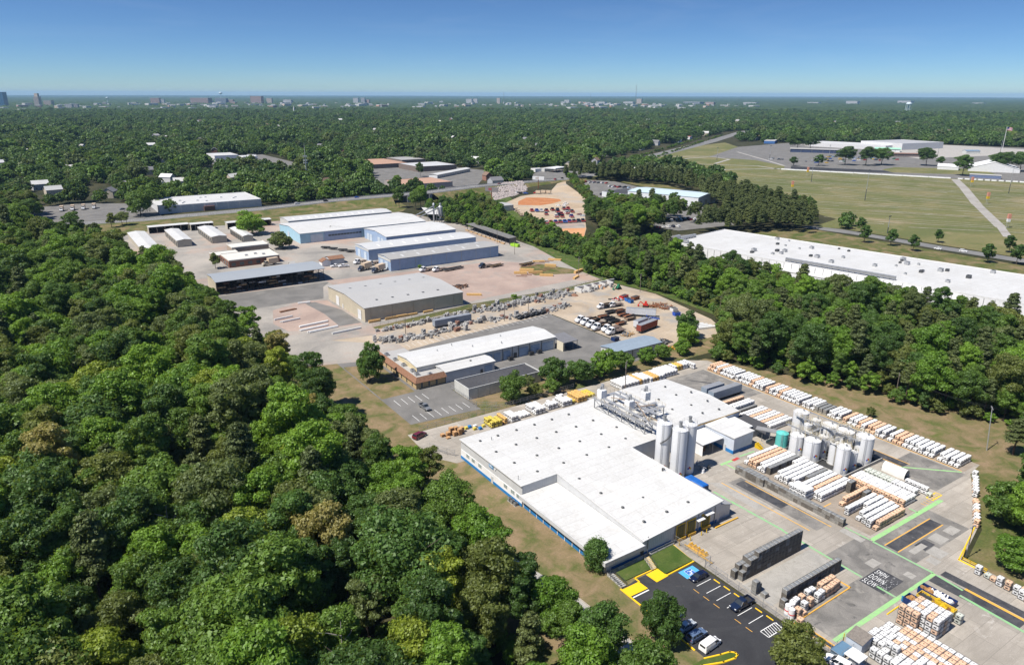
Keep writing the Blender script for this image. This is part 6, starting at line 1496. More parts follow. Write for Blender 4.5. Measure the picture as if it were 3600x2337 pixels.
_isl = [(89.8, 69.4), (93.0, 68.4), (95.0, 67.9), (95.7, 67.2), (95.6, 66.6), (94.6, 66.3), (92.0, 66.8), (88, 68.4), (84, 69.6)]
MB().prism(list(reversed(_isl)), ZP, ZP + .1).build('grass_island', G_LAWN, parking)
kerb(_isl, .34, .2, P_YEL, 'parking_kerb', 'yellow kerb curling round the grass island', ZP)
fl = MB().prism([(92.6,94.4),(101.5,94.3),(101.5,91.3),(110.2,91.3),(110.8,98.2),(92.6,98.6)],.05,ZP + .18).build('front_lawn',G_LAWN); fl['kind'] = 'structure'; fl['label'] = 'green lawn between dock front and parking lot'
wk = MB().prism([(91.0,97.6),(111.2,98.0),(111.2,98.6),(91.0,98.6)],.05,.42).build('front_walk',M_CONCW); wk['kind'] = 'structure'; wk['label'] = 'raised concrete walk along the dock front'
for nm,(x0,y0,x1,y1),lab in (('a',(91.2,98.0,91.0,93.0),'left flight of concrete steps beside the dry lawn'),('b',(102.0,97.8,100.6,93.8),'middle flight of yellow edged steps through the lawn')):
 T = thing('steps', lab, 'steps', (0, 0, 0)); n = 9
 for k in range(n):
  t_ = k / n; x, y_ = x0 + (x1 - x0) * t_, y0 + (y1 - y0) * t_; d = (y1 - y0) / n
  s_ = MB().box(x - .7,x + .7,y_ + d,y_,.05,.50 - k * .03).build('tread',M_CONCW,T); MB().box(x - .7,x + .7,y_ + d - .02,y_ + d + .09,.50 - k * .03,.515 - k * .03).build('nosing',P_YEL if nm == 'b' else M_DSTEEL,s_)
 mb = MB()
 for s in (-.75, .75):
  for zz in (.75, 1.15): mb.bar((x0 + s, y0, zz + .3), (x1 + s, y1, zz), .05)
  for k in range(5): t_ = k / 4; mb.bar((x0 + s + (x1 - x0) * t_,y0 + (y1 - y0) * t_,.2),(x0 + s + (x1 - x0) * t_,y0 + (y1 - y0) * t_,1.45 - .3 * t_),.05)
 mb.build('handrail', M_DSTEEL, T)
def fence(pts, h, label, name='chain_link_fence', gap=3.0, m=None, wires=True):
 T = thing(name, label, 'fence', (0, 0, 0)); pm = MB().cyl(0, 0, 0, h + .08, .05, 6).mesh('post', m or M_GALV); mb = MB(); wr = MB()
 for a, b in zip(pts[:-1], pts[1:]):
  L = math.hypot(b[0] - a[0], b[1] - a[1]); n = max(1, round(L / gap))
  for k in range(n + 1): link('post', pm, T, (a[0] + (b[0] - a[0]) * k / n, a[1] + (b[1] - a[1]) * k / n, .05))
  for zz in (h, h * .5): mb.bar((*a, zz), (*b, zz), .05)
  if wires:
   q = int(L / .35)
   for k in range(q):
    p0 = (a[0] + (b[0] - a[0]) * k / q,a[1] + (b[1] - a[1]) * k / q); j = min(q,k + max(1,round(h / .35))); p1 = (a[0] + (b[0] - a[0]) * j / q,a[1] + (b[1] - a[1]) * j / q)
    wr.bar((*p0, .1), (*p1, h), .012); wr.bar((*p0, h), (*p1, .1), .012)
 mb.build('rail', m or M_GALV, T)
 if wires: wr.build('wire_mesh', M_GALV, T)
 return T
fence([(91.2, 97.7), (111.4, 98.1)], 1.2, 'low rail fence on the raised walk before the dock front', 'walk_fence')
fence([(111.6, 98.6), (112.4, 88.2), (110.6, 88.1), (110.3, 66.2)], 2.2, 'grey chain link fence between parking lot and yard')
fence([(110.3, 66.2), (110.2, 40)], 1.4, 'lower chain link fence along the trench strip')
fence([(85.5, 172), (88, 166), (89.5, 164)], 2.0, 'short chain link gate at the factory back corner')
fence([(88, 184), (112, 184.3), (150, 185)], 1.8, 'chain link fence behind the tote strip')
fence([(112.5, 208), (112.5, 190), (118, 186)], 2.0, 'chain link fence beside the dark roofed garage')
fence([(118, 291), (174, 292.5), (232, 294), (262, 300)], 1.8, 'chain link fence between block yard and timber site', gap=4)
park('suv', 108.9, 54.6, 100, 'white', 'white car cut by the bottom edge beside the blue ramp', None, ZP + .01, 1.05)
T2 = thing('dock_ramp', 'blue grey loading ramp next to the near totes', 'ramp', (112.6, 56.2, ZY), 0)
mb = MB(); mb.box(-2.0,2.0,-1.2,1.2,.8,.95); mb.box(-1.9,-1.7,-1.1,1.1,0,.8); mb.box(1.7,1.9,-1.1,1.1,0,.8); mb.build('deck',plain('deck_blue_grey',(.12,.22,.33),.6),T2)
mb = MB(); [mb.bar((x,y_,.95),(x,y_,1.9),.05) for x in (-1.9,0,1.9) for y_ in (-1.1,1.1)]; mb.bar((-1.9,1.1,1.9),(1.9,1.1,1.9),.05); mb.bar((-1.9,-1.1,1.9),(1.9,-1.1,1.9),.05); mb.build('handrail',M_GALV,T2); MB().bar((2.1,1.1,0),(2.1,1.1,2.6),.12).build('post',M_YELLOW,T2)
T2 = thing('smoking_shelter', 'white roofed open shelter on posts by the near totes', 'shelter', (111.2, 52.8, ZY), 0)
mb = MB(); mb.box(-1.4,1.4,-1.5,1.5,2.6,2.8); mb.build('roof',M_TRIM,T2); mb = MB(); [mb.bar((x,y_,0),(x,y_,2.6),.09) for x in (-1.3,1.3) for y_ in (-1.4,1.4)]; mb.build('post',M_STEEL,T2); mb = MB(); mb.box(-1.25,1.25,-1.35,1.3,0,.9); mb.box(-.8,.5,-.6,.6,.9,1.6); mb.build('machine',M_GALV,T2)
T2 = thing('plank_shed', 'small shed with a worn plank roof and pale blue side by the ramp', 'shed', (116.5, 55.4, ZY), 0)
MB().box(-1.5, 1.5, -1.6, 1.6, 0, 2.2).build('wall', plain('shed_pale_blue', (.55, .60, .66), .6), T2)
pm_ = plain('worn_plank', (.27, .24, .21), .9, 0, .3, 2); me_ = MB().box(-.1, .1, -1.75, 1.75, -.02, .04).mesh('plank', pm_)
for k in range(16): o_ = link('plank', me_, T2, (-1.6 + k * .215, 0, 2.26 + k * .045))
T2 = thing('hydrant','white fire hydrant on the dry lawn at the bottom edge','hydrant',(83.0,71.6,.06)); mb = MB(); mb.cyl(0,0,0,.75,.2,10); mb.cyl(0,0,.75,1.0,.2,10,.06); mb.bar((-.34,0,.5),(.34,0,.5),.18,8); mb.build('body',M_TRIM,T2)
# ------------------------------------------------------------------ buildings of the neighbouring sites
def hall(name,label,x0,x1,y0,y1,h,rise,ridge,wall,roof,group=None,cat='warehouse',over=.35,rz=0.0,loc=(0,0),open_s=False,lights=(),light_m=None,trim=None):
 T = thing(name, label, cat, (*loc, 0), rz, group); xm, ym = (x0 + x1) / 2, (y0 + y1) / 2
 w = MB()
 def wallq(a, b, za, zb, mid=None):
  if mid: w.quad((*a, 0), (*b, 0), (*b, zb), mid, (*a, za))
  else: w.quad((*a, 0), (*b, 0), (*b, zb), (*a, za))
 if rise and ridge == 'x':
  if not open_s: wallq((x0, y0), (x1, y0), h, h)
  wallq((x1, y0), (x1, y1), h, h, (x1, ym, h + rise)); wallq((x1, y1), (x0, y1), h, h); wallq((x0, y1), (x0, y0), h, h, (x0, ym, h + rise))
 elif rise:
  if not open_s: wallq((x0, y0), (x1, y0), h, h, (xm, y0, h + rise))
  wallq((x1, y0), (x1, y1), h, h); wallq((x1, y1), (x0, y1), h, h, (xm, y1, h + rise)); wallq((x0, y1), (x0, y0), h, h)
 else:
  w.box(x0, x1, y0, y1, 0, h)
 w.build('wall', wall, T)
 r_ = MB(); o = over; tk = .22
 if rise and ridge == 'x':
  q = o * rise / (ym - y0)
  r_.profile_x([(y0 - o,h + .03 - q),(ym,h + rise + .03),(y1 + o,h + .03 - q),(y1 + o,h + .03 + tk - q),(ym,h + rise + .03 + tk),(y0 - o,h + .03 + tk - q)],x0 - o,x1 + o)
 elif rise:
  q = o * rise / (xm - x0)
  r_.profile_y([(x0 - o,h + .03 - q),(xm,h + rise + .03),(x1 + o,h + .03 - q),(x1 + o,h + .03 + tk - q),(xm,h + rise + .03 + tk),(x0 - o,h + .03 + tk - q)],y0 - o,y1 + o)
 else:
  r_.box(x0 + .25, x1 - .25, y0 + .25, y1 - .25, h - .02, h + .05)
 ro = r_.build('roof', roof, T)
 if not rise:
  pm = MB()
  for b in ((x0 - .02,x1 + .02,y0 - .02,y0 + .25),(x0 - .02,x1 + .02,y1 - .25,y1 + .02),(x0 - .02,x0 + .25,y0 + .25,y1 - .25),(x1 - .25,x1 + .02,y0 + .25,y1 - .25)): pm.box(*b,h - .3,h + .38)
  pm.build('parapet', trim or wall, T)
 def rz_at(x, y):
  if not rise: return h + .05
  return h + rise * (1 - (abs(y - ym) / (ym - y0) if ridge == 'x' else abs(x - xm) / (xm - x0))) + .03 + tk
 for (lx, ly, sx, sy) in lights:
  a = [(lx - sx / 2, ly - sy / 2), (lx + sx / 2, ly - sy / 2), (lx + sx / 2, ly + sy / 2), (lx - sx / 2, ly + sy / 2)]
  m_ = MB(); m_.quad(*[(px,py,rz_at(px,py) + .04) for px,py in a]); k = len(m_.v); m_.quad(*[(px,py,rz_at(px,py) + .005) for px,py in a][::-1])
  for i in range(4): m_.f.append((i, (i + 1) % 4 , 0)) if False else None
  m_.build('skylight', light_m or M_DSTEEL, ro)
 return T
M_ROOFG = streaky('grey_roof',(.46,.455,.44),(.33,.32,.30),.6,.5); M_ROOFDG = streaky('worn_grey_roof',(.36,.355,.34),(.5,.48,.45),.6,.55)
M_ROOFLG = streaky('pale_grey_roof',(.58,.585,.58),(.4,.39,.37),.5,.5); M_BEIGE = ribbed('beige_siding',(.56,.50,.38)); M_BLUE1 = ribbed('blue_siding',(.34,.45,.62)); M_BLUE2 = ribbed('light_blue_siding',(.40,.62,.74)); M_LGREY = ribbed('light_grey_siding',(.60,.60,.57))
M_TANW = plain('tan_wall',(.50,.37,.20),.8,0,.2); M_MANS = plain('brown_shingle',(.27,.145,.09),.85,0,.3,2); M_BRICK = plain('red_brick',(.27,.13,.09),.9,0,.25,2); M_DOORB = ribbed('blue_grey_door',(.36,.46,.58),pitch=.4); M_DOORW = plain('white_door',(.74,.75,.76),.5); M_BLKROOF = streaky('black_roof',(.06,.06,.065),(.16,.155,.15),.5,.7)
# --- tan office and long workshop
O = thing('office_building', 'tan office with brown mansard edge at the end of the long workshop', 'office')
MB().box(102.3, 114.0, 214.8, 249.0, 0, 3.0).build('wall', M_TANW, O)
mb = MB(); x0, x1, y0, y1 = 101.6, 114.4, 214.1, 249.4
mb.quad((x0,y1,2.6),(x0,y0,2.6),(x0 + 1.3,y0 + 1.3,4.4),(x0 + 1.3,y1,4.4)); mb.quad((x0,y0,2.6),(x1,y0,2.6),(x1,y0 + 1.3,4.4),(x0 + 1.3,y0 + 1.3,4.4)); mb.quad((x0 + 1.3,y1,4.4),(x0 + 1.3,y0 + 1.3,4.4),(x0 + 1.5,y0 + 1.5,3.2),(x0 + 1.5,y1,3.2)); mb.quad((x0 + 1.3,y0 + 1.3,4.4),(x1,y0 + 1.3,4.4),(x1,y0 + 1.5,3.2),(x0 + 1.5,y0 + 1.5,3.2)); mb.quad((x0,y1,2.6),(x0 + 1.3,y1,4.4),(x0 + 1.3,y1,2.6)); mb.quad((x0,y0,2.6),(x0,y1,2.6),(x0 + .7,y1,2.6),(x0 + .7,y0 + .7,2.6)); mb.quad((x1,y0,2.6),(x0,y0,2.6),(x0 + .7,y0 + .7,2.6),(x1,y0 + .7,2.6))
mb.build('mansard', M_MANS, O)
MB().sheet(rect(x0 + 1.45, 114.0, y0 + 1.45, 249), 3.22).build('roof', streaky('office_roof', (.42, .41, .39), (.6, .58, .54), .5), O)
for y_ in (218, 222.5, 227, 231.5, 236, 240.5, 245): w_ = MB().box(102.22, 102.32, y_ - .35, y_ + .35, .4, 2.5).build('window', M_GLASS, O)
for x in (104.5, 107.5, 110.5): MB().box(x - .35, x + .35, 214.72, 214.82, .4, 2.5).build('window', M_GLASS, O)
for k, (x, y_) in enumerate(((104.6, 245), (105, 238), (105.2, 231), (105.4, 224), (105.2, 220), (109, 217))):
 u = MB().box(x - .7, x + .7, y_ - .7, y_ + .7, 3.24, 4.3).build('roof_unit', M_GALV, O); MB().cyl(x, y_, 4.3, 4.38, .5, 10).build('fan', M_DSTEEL, u)
Wk = hall('long_workshop','long white roofed workshop with blue garage doors',106.6,170.0,222.6,239.0,5.0,.9,'x',M_LGREY,M_WROOF,cat='workshop')
MB().box(106.5, 106.6, 222.6, 239, 3.2, 5.0).build('gable_panel', plain('cream_panel', (.66, .56, .36), .7), Wk)
for x, w in ((137.8, 2.6), (141.4, 3.0), (146.0, 3.4), (150.0, 1.4), (154.0, 4.4), (159.8, 4.4), (166.0, 6.0)):
 door_s(Wk, 222.5, x, w, 3.6 if w > 2 else 2.2, M_DOORB if w > 2 else M_DSTEEL, slats=6, name='garage_door')
for x in (144, 148.6, 151.6, 157, 163): MB().bar((x, 222.4, 0), (x, 222.4, 4.9), .14).build('downspout', M_DSTEEL, Wk)
for x, y_ in ((120, 232), (134, 229), (146, 226.5), (150, 233.5), (128, 235)): MB().cyl(x, y_, 5.2, 6.6, .22, 8).build('vent_pipe', M_GALV, Wk)
Wb = hall('workshop_wing','lower white roofed wing in front of the long workshop',114.2,135.2,214.6,222.4,4.1,.5,'x',M_GREYW,M_WROOF,cat='workshop')
door_s(Wb,214.5,132.4,3.2,3.0,M_DOORB,slats=6,name='garage_door'); door_s(Wb,214.5,129.4,1.0,2.1,M_DSTEEL); MB().box(126.5,127.2,218,218.6,4.5,5.1).build('roof_unit',M_DSTEEL,Wb)
Gd = hall('dark_garage','grey garage with flat black roof behind the tote strip',113.3,143.8,196.6,206.6,3.8,0,'x',M_LGREY,M_BLKROOF,cat='garage')
for k in range(6): MB().bar((117 + k * 4.8, 196.5, 0), (117 + k * 4.8, 196.5, 3.7), .12).build('pilaster', M_STEEL, Gd)
MB().box(133, 136, 200, 201.6, 3.84, 3.9).build('roof_patch', M_BLACK, Gd)
Cp = thing('carport','dark roofed carport at the end of the workshop','carport'); mb = MB(); rf([(170.6,217.2,3.9),(177.8,217.2,3.9),(178.6,227.8,4.2),(170.6,227.8,4.2)]); mb.build('roof',plain('carport_roof',(.2,.2,.21),.6),Cp)
mb = MB()
for p in ((171, 217.6), (175.4, 217.6), (177.6, 217.6), (178.2, 227.4), (171, 227.4)): mb.bar((*p, 0), (*p, 4), .16)
mb.build('post', M_STEEL, Cp); MB().box(170.3, 170.5, 217.6, 221.8, 0, 3.8).build('side_panel', plain('cream_side', (.68, .62, .48), .7), Cp)
Bs = hall('blue_roof_shed','low shed with blue grey roof at the block yard corner',180.4,204.2,196.0,205.8,3.9,.8,'x',M_LGREY,plain('blue_grey_roof',(.30,.37,.44),.5,.1),cat='shed')
for x in (188.5, 196.3): MB().bar((x, 195.9, 0), (x, 195.9, 3.8), .14).build('downspout', M_DSTEEL, Bs)
door_w(Bs, 180.3, 199, 3.0, 3.0, M_DOORW)
# --- tan warehouse
Bg = hall('tan_warehouse','big tan warehouse with grey low gabled roof',118.2,170.2,299.4,347.4,6.6,1.4,'x',M_BEIGE,M_ROOFG,lights=[(128 + 8.2 * k,308,1.2,1.5) for k in range(5)] + [(125 + 8.2 * k,334,1.2,1.5) for k in range(6)])
door_w(Bg,118.1,305.6,4.0,4.6,M_DOORW,slats=6,name='loading_door'); door_w(Bg,118.1,334,4.0,4.6,M_DOORW,slats=6,name='loading_door'); door_w(Bg,118.1,327,1.1,2.2,M_DOORW)
MB().box(118.1, 170.95, 299.3, 299.4, 0, .5).build('base_band', M_CONCW, Bg)
for k in range(5): MB().bar((121 + k * 11, 299.25, 0), (121 + k * 11, 299.25, 6.5), .14).build('downspout', M_BEIGE, Bg)
# --- blue warehouses
_g = 'blue walled warehouses'
b1 = hall('blue_warehouse','nearest blue warehouse with dull grey roof and skylight panels',170.2,246.0,385.0,403.0,7.0,.9,'x',M_BLUE1,M_ROOFDG,_g,lights=[(178 + 7.4 * k,398,1.6,5) for k in range(9)] + [(180 + 10.6 * k,389.5,1.4,4) for k in range(6)],light_m=M_ROOFLG)
b2 = hall('blue_warehouse','second blue warehouse with pale stained roof',170.4,249.0,418.4,440.4,7.0,1.0,'x',M_BLUE1,M_ROOFLG,_g,lights=[(180 + 9 * k,425,1.4,5) for k in range(7)] + [(184 + 9 * k,435,1.4,5) for k in range(7)],light_m=M_TRIM)
b3 = hall('blue_warehouse', 'third blue warehouse with clean white roof', 197.6, 252.0, 452.0, 491.0, 7.0, 1.6, 'x', M_BLUE1, M_WROOF, _g)
b4 = hall('blue_warehouse','long light blue warehouse with white roof and window strip',151.6,250.0,495.5,544.0,7.0,2.0,'x',M_BLUE2,M_WROOF,_g)
b5 = hall('blue_warehouse','rearmost long warehouse with grey skylit roof',160.2,246.0,549.5,571.2,7.4,1.0,'x',M_LGREY,M_ROOFLG,_g,lights=[(166 + 6 * k,555,1.6,5) for k in range(12)],light_m=M_TRIM)
for T_, x, ys in ((b1, 170.1, (391, 398)), (b2, 170.3, (424, 434)), (b3, 197.5, (459, 465, 479, 484)), (b4, 151.5, (522,))):
 for y_ in ys: door_w(T_, x, y_, 4.2, 4.8, ribbed('pale_blue_door', (.58, .66, .74), pitch=.4), slats=5, name='loading_door')
door_s(b4, 495.4, 163.5, 9, 6.0, ribbed('pale_door2', (.62, .70, .76), pitch=.5), slats=6, name='loading_door')
MB().box(169, 197.2, 495.3, 495.4, 0, 6.9).build('wall_panel', M_BLUE1, b4)
for k in range(11): fr = MB().box(172 + k * 2.3, 174 + k * 2.3, 495.2, 495.32, 3.4, 4.5).build('window', M_GLASS, b4)
for k in range(7): MB().bar((176 + k * 10.6, 384.9, 0), (176 + k * 10.6, 384.9, 6.8), .16).build('downspout', M_LGREY, b1)
MB().box(170.05,170.2,385,403,5.6,7.0).build('gable_band',M_LGREY,b1); MB().box(170.25,170.4,418.4,440.4,5.8,7.0).build('gable_band',M_LGREY,b2)
# --- open timber shed
Ls = thing('timber_shed', 'long open timber shed with grey roof and dark racks', 'shed')
mb = MB(); rf([(71.4,384.6,7.2),(130.2,384.6,7.2),(130.2,395.4,8.2),(71.4,395.4,8.2)]); rf([(71.4,395.4,8.2),(130.2,395.4,8.2),(130.2,406,7.2),(71.4,406,7.2)]); mb.build('roof',streaky('blue_grey_sheet',(.33,.36,.39),(.24,.24,.24),.4),Ls)
MB().box(71.8,129.6,405.4,405.7,0,7.0).build('wall',plain('dark_board',(.06,.05,.045),.9),Ls); MB().box(71.6,71.8,385.4,405.4,0,7.0).build('wall',M_BEIGE,Ls)
mb = MB()
for k in range(20):
 x = 72.2 + k * 3.0
 mb.bar((x, 385.2, 0), (x, 385.2, 7.2), .22); mb.bar((x, 393, 0), (x, 393, 7.4), .22)
 for z in (1.6, 3.2, 4.8): mb.bar((x, 385.2, z), (x, 400, z), .14)
for z in (1.7, 3.3, 4.9): mb.bar((72, 386, z), (129, 386, z), .12)
mb.build('rack', plain('dark_rack', (.07, .05, .04), .9), Ls)
r7 = random.Random(17)
for k in range(34):
 x = 73.5 + r7.random() * 52; z = r7.choice((.05, 1.75, 3.35, 4.95)); L_ = r7.uniform(2.5, 5)
 T = thing('timber_bundle','%s timber bundle on the %s rack of the open shed' % (r7.choice(('grey','brown','pale','white wrapped')),{.05: 'bottom',1.75: 'second',3.35: 'third',4.95: 'top'}[z]),'timber',(x,r7.uniform(386,390),z),r7.uniform(-.03,.03),'timber bundles in the shed')
 m_ = {'grey': M_STEEL, 'brown': M_MANS, 'pale': M_WOODW, 'white': M_TRIM}[T['label'].split()[0]]; mb = MB()
 for i in range(3):
  for j in range(2): mb.box(-L_ / 2, L_ / 2, i * .34 - .5, i * .34 - .18, .08 + j * .34, .40 + j * .34)
 mb.build('board', m_, T)
# --- storage sheds at the back left
for k,(x0,x1,y0,y1,lab) in enumerate(((52.9,63.8,502,580,'long white roofed storage shed nearest the wood'),(77.2,86.4,528.5,578,'white roofed storage shed second from the wood'),(99.8,109.9,529.5,577,'white roofed storage shed third from the wood'),(119.2,126.0,521.5,560,'short white roofed shed beside the round tree'))):
 T = hall('storage_shed', lab, x0, x1, y0, y1, 4.6, .7, 'y', plain('shed_tan', (.50, .46, .38), .7), M_WROOF, 'white roofed storage sheds', 'shed')
 mb = MB()
 for q in range(7): yy = y0 + (y1 - y0) * (q + .5) / 7; mb.box(x0 - .06, x0 + .01, yy - 2.4, yy + 2.4, .1, 3.6)
 if k: mb.build('bay', M_DSTEEL, T)
for x0,x1,y0,y1,lab in ((68.6,96.4,594,602,'open fronted shed with white roof below the highway at left'),(97.4,113.6,590,598,'open fronted shed with white roof below the highway in the middle'),(122.4,156,582,590,'open fronted shed with white roof behind the round tree')):
 T = hall('storage_shed',lab,x0,x1,y0,y1,4.8,.5,'x',plain('shed_tan',(.5,.46,.38),.7),M_WROOF,'open fronted sheds','shed',open_s=True)
 MB().box(x0 + .1, x1 - .1, y1 - .4, y1 - .2, 0, 4.7).build('back_wall', MATS['dark_board'], T)
 mb = MB()
 for q in range(6): mb.bar((x0 + (x1 - x0) * q / 5, y0, 0), (x0 + (x1 - x0) * q / 5, y0, 4.8), .3)
 mb.build('post', MATS['shed_tan'], T)
Bo = hall('brick_office','low brick office with flat pale roof beside the timber shed',92.0,122.4,446.0,468.5,4.4,0,'x',M_BRICK,streaky('cream_roof',(.70,.68,.62),(.5,.47,.42),.5),cat='office',trim=plain('cream_trim',(.68,.65,.58),.7))
Bo2 = hall('brick_office','taller tan block with flat pale roof behind the brick office',102.2,125.8,481.5,496.2,5.0,0,'x',plain('tan_brick',(.40,.31,.24),.9,0,.2),MATS['cream_roof'],cat='office',trim=MATS['cream_trim'])
hall('brick_office','low link block with pale flat roof left of the brick office',88.0,104,468.8,481.2,3.6,0,'x',MATS['tan_brick'],MATS['cream_roof'],cat='office',trim=MATS['cream_trim'])
for k in range(6): MB().box(93.4 + k * 4.9, 95.8 + k * 4.9, 445.9, 446.0, 1.0, 3.0).build('window', M_GLASS, Bo)
for k in range(4): MB().box(91.9, 92.0, 449 + k * 5, 451.5 + k * 5, .3, 3.0).build('window', M_GLASS, Bo)
for x, y_ in ((104, 455), (110, 457), (114, 453)): MB().box(x, x + 1.6, y_, y_ + 1.4, 4.45, 5.3).build('roof_unit', M_GALV, Bo)
hall('gate_hut','small white hut with rusty brown roof among the parked trucks',140.0,145.5,418.6,424.0,3.0,1.4,'y',M_WHITEW,M_MANS,cat='hut'); hall('gate_hut','grey hut with brown roof joined to the white hut',146,155.2,421.2,430,3.2,1.2,'x',M_GREYW,M_MANS,cat='hut')
hall('tiny_hut', 'tiny white hut behind the open timber shed', 122.6, 125.6, 425.0, 428.0, 2.6, 1.0, 'x', M_WHITEW, M_ROOFG, cat='hut')
Rs = thing('rail_shed','long narrow dark roofed loading shed beside the railway','shed',(0,0,0)); mb = MB(); rf([(272.6,412.6,4.6),(280.2,414.6,4.6),(285.2,482,4.6),(277.4,480.5,4.6)]); mb.build('roof',plain('worn_dark_roof',(.20,.195,.185),.8,0,.3),Rs)
mb = MB()
for k in range(12): t_ = k / 11; mb.bar((273.4 + 4.8 * t_, 413 + 67 * t_, 0), (273.4 + 4.8 * t_, 413 + 67 * t_, 4.4), .25)
mb.build('post',M_DSTEEL,Rs); mb = MB(); mb.quad((279.8,414.6,0),(284.8,481.6,0),(284.8,481.6,4.3),(279.8,414.6,4.3)); mb.quad((272.9,412.8,0),(279.8,414.6,0),(279.8,414.6,4.3),(272.9,412.8,4.3)); mb.build('wall',plain('dim_tan',(.25,.22,.18),.9),Rs)
for k in range(9): t_ = (k + .5) / 9; T = thing('timber_bundle','yellow timber bundle lying along the railway loading shed, %s' % ('near end','near end','near end','middle','middle','middle','far end','far end','far end')[k],'timber',(270.8 + 4.9 * t_,415 + 64 * t_,.05),R(86),'bundles by the rail shed'); MB().box(-2.6,2.6,-.6,-.05,0,.8).box(-2.6,2.6,.0,.6,0,.8).build('board',M_WOODW,T)
Gs = thing('lime_skip', 'lime green open skip at the end of the railway shed', 'skip', (272.8, 405.4, 0.1), R(-78)); mb = MB()
for b in ((-3.5,3.5,-1.2,1.2,.2,.35),(-3.5,3.5,-1.2,-1.08,.35,2.0),(-3.5,3.5,1.08,1.2,.35,2.0),(-3.5,-3.38,-1.08,1.08,.35,2.0),(3.38,3.5,-1.08,1.08,.35,2.0)): mb.box(*b)
mb.build('body', plain('lime_paint_metal', (.40, .68, .06), .5), Gs); mb = MB()
for k in range(7): mb.box(-3.2 + k * 1.05, -3.05 + k * 1.05, -1.28, -1.2, .25, 1.95)
mb.build('rib', MATS['lime_paint_metal'], Gs)
Ct = thing('cyclone_tower', 'grey sawdust cyclone tower with sloping ducts behind the blue warehouses', 'tower', (275.5, 519, 0)); mb = MB()
for x in (-2.2, 2.2):
 for y_ in (-2.2, 2.2): mb.bar((x, y_, 0), (x, y_, 9), .3)
for z in (3, 6): mb.box(-2.3, 2.3, -2.3, 2.3, z, z + .15)
mb.build('frame',M_STEEL,Ct); mb = MB(); mb.cyl(0,0,3.5,7,.6,16,2.0); mb.cyl(0,0,7,13,2.0,16); mb.cyl(0,0,13,14.4,2.0,16,.6); mb.cyl(0,0,14.4,16,.9,12); smooth_by_angle(mb.build('cyclone',M_GALV,Ct)); mb = MB(); mb.cyl(-5,2,0,15,.7,12); mb.cyl(-5,2,15,16.6,1.2,12,.4); mb.build('stack',M_GALV,Ct)
mb = MB(); mb.bar((-5,2,13.8),(-36,-6,5),.9,8); mb.bar((0,0,13.2),(-34,-10,4.6),.9,8); mb.bar((-34,-10,4.6),(-40,-22,4.4),.9,8); mb.build('duct',M_GALV,Ct)
Cr = thing('sawdust_shelter','open shelter with white sheet roof below the cyclone ducts','shelter',(0,0,0)); mb = MB(); rf([(270,532,6),(277,526,6),(292,556,6.5),(281,564,6.5)]); mb.build('roof',M_WROOF,Cr); mb = MB()
for p in ((271, 532.6), (276.4, 528), (290.6, 555.6), (281.6, 562)): mb.bar((*p, 0), (*p, 6), .3)
mb.build('post', M_STEEL, Cr)
# --- long white warehouse at the right, turned a little from the grid
LW = hall('long_warehouse','very long white flat roofed warehouse behind the right wood',0,66,-330,0,9.0,0,'y',M_WHITEW,M_WROOF,None,'warehouse',loc=(341.5,327.5),rz=R(8.8),trim=M_TRIM)
_pl = MB().bar((-.08, 0, 0), (-.08, 0, 8.6), .2).mesh('pilaster', M_STEEL)
for k in range(60): link('pilaster', _pl, LW, (0, -2 - k * 4.6, 0))
def duct_run(x0, x1, y0, y1, z0, nm):
 mb = MB(); mb.box(x0, x1, y0, y1, z0 + .8, z0 + 2.2); n = int(max(x1 - x0, y1 - y0) / 3)
 for k in range(n + 1): mb.box(x0 - .06 if x1 - x0 < y1 - y0 else x0 + (x1 - x0) * k / n - .08,x1 + .06 if x1 - x0 < y1 - y0 else x0 + (x1 - x0) * k / n + .08,y0 + (y1 - y0) * k / n - .08 if x1 - x0 < y1 - y0 else y0 - .06,y0 + (y1 - y0) * k / n + .08 if x1 - x0 < y1 - y0 else y1 + .06,z0 + .1,z0 + 2.3)
 mb.build(nm, M_GALV, LW)
duct_run(4,26,-3.2,-1.6,9,'roof_duct'); duct_run(1.5,3.0,-140,-80,9,'roof_duct'); duct_run(3,8,-3.4,-1.4,10.6,'roof_duct'); duct_run(3.4,5,-12,-4,9,'roof_duct')
MB().box(-6, 0, -170, -78, 0, 5.2).build('side_bay', M_WHITEW, LW); MB().box(-6.2, .0, -170.2, -77.8, 5.2, 5.5).build('side_bay_roof', M_WROOF, LW)
door_w(LW, 0, -52, 4, 4.6, plain('orange_door', (.62, .16, .05), .5), name='loading_door')
r8 = random.Random(31)
for k in range(34):
 x,y_ = r8.uniform(8,60),-40 - r8.random() * 130; s = r8.uniform(.7,1.6); u = MB().box(x - s,x + s,y_ - s * .7,y_ + s * .7,9.06,9.06 + s * 1.1).build('roof_unit',M_GALV if k % 3 else M_DSTEEL,LW); MB().cyl(x,y_,9.06 + s * 1.1,9.16 + s * 1.1,s * .5,10).build('fan',M_DSTEEL,u)
# --- white shop building by the highway
Wh = hall('white_shop_building','low white flat roofed shop building beside the highway',90.5,178.0,690.5,750.0,6.6,0,'x',plain('white_render',(.62,.62,.62),.8),M_WROOF,None,'shop',trim=M_TRIM)
for k in range(7): MB().box(98 + k * 10, 98.4 + k * 10, 690.3, 690.5, 0, 6.5).build('pilaster', M_TRIM, Wh)
MB().box(127, 136, 688.6, 690.5, 0, 4.2).build('porch', plain('brown_porch', (.22, .12, .09), .8), Wh);
for k in range(12): x, y_ = r8.uniform(98, 170), r8.uniform(698, 742); MB().box(x, x + 2, y_, y_ + 2, 6.66, 7.6).build('roof_unit', M_TRIM, Wh)
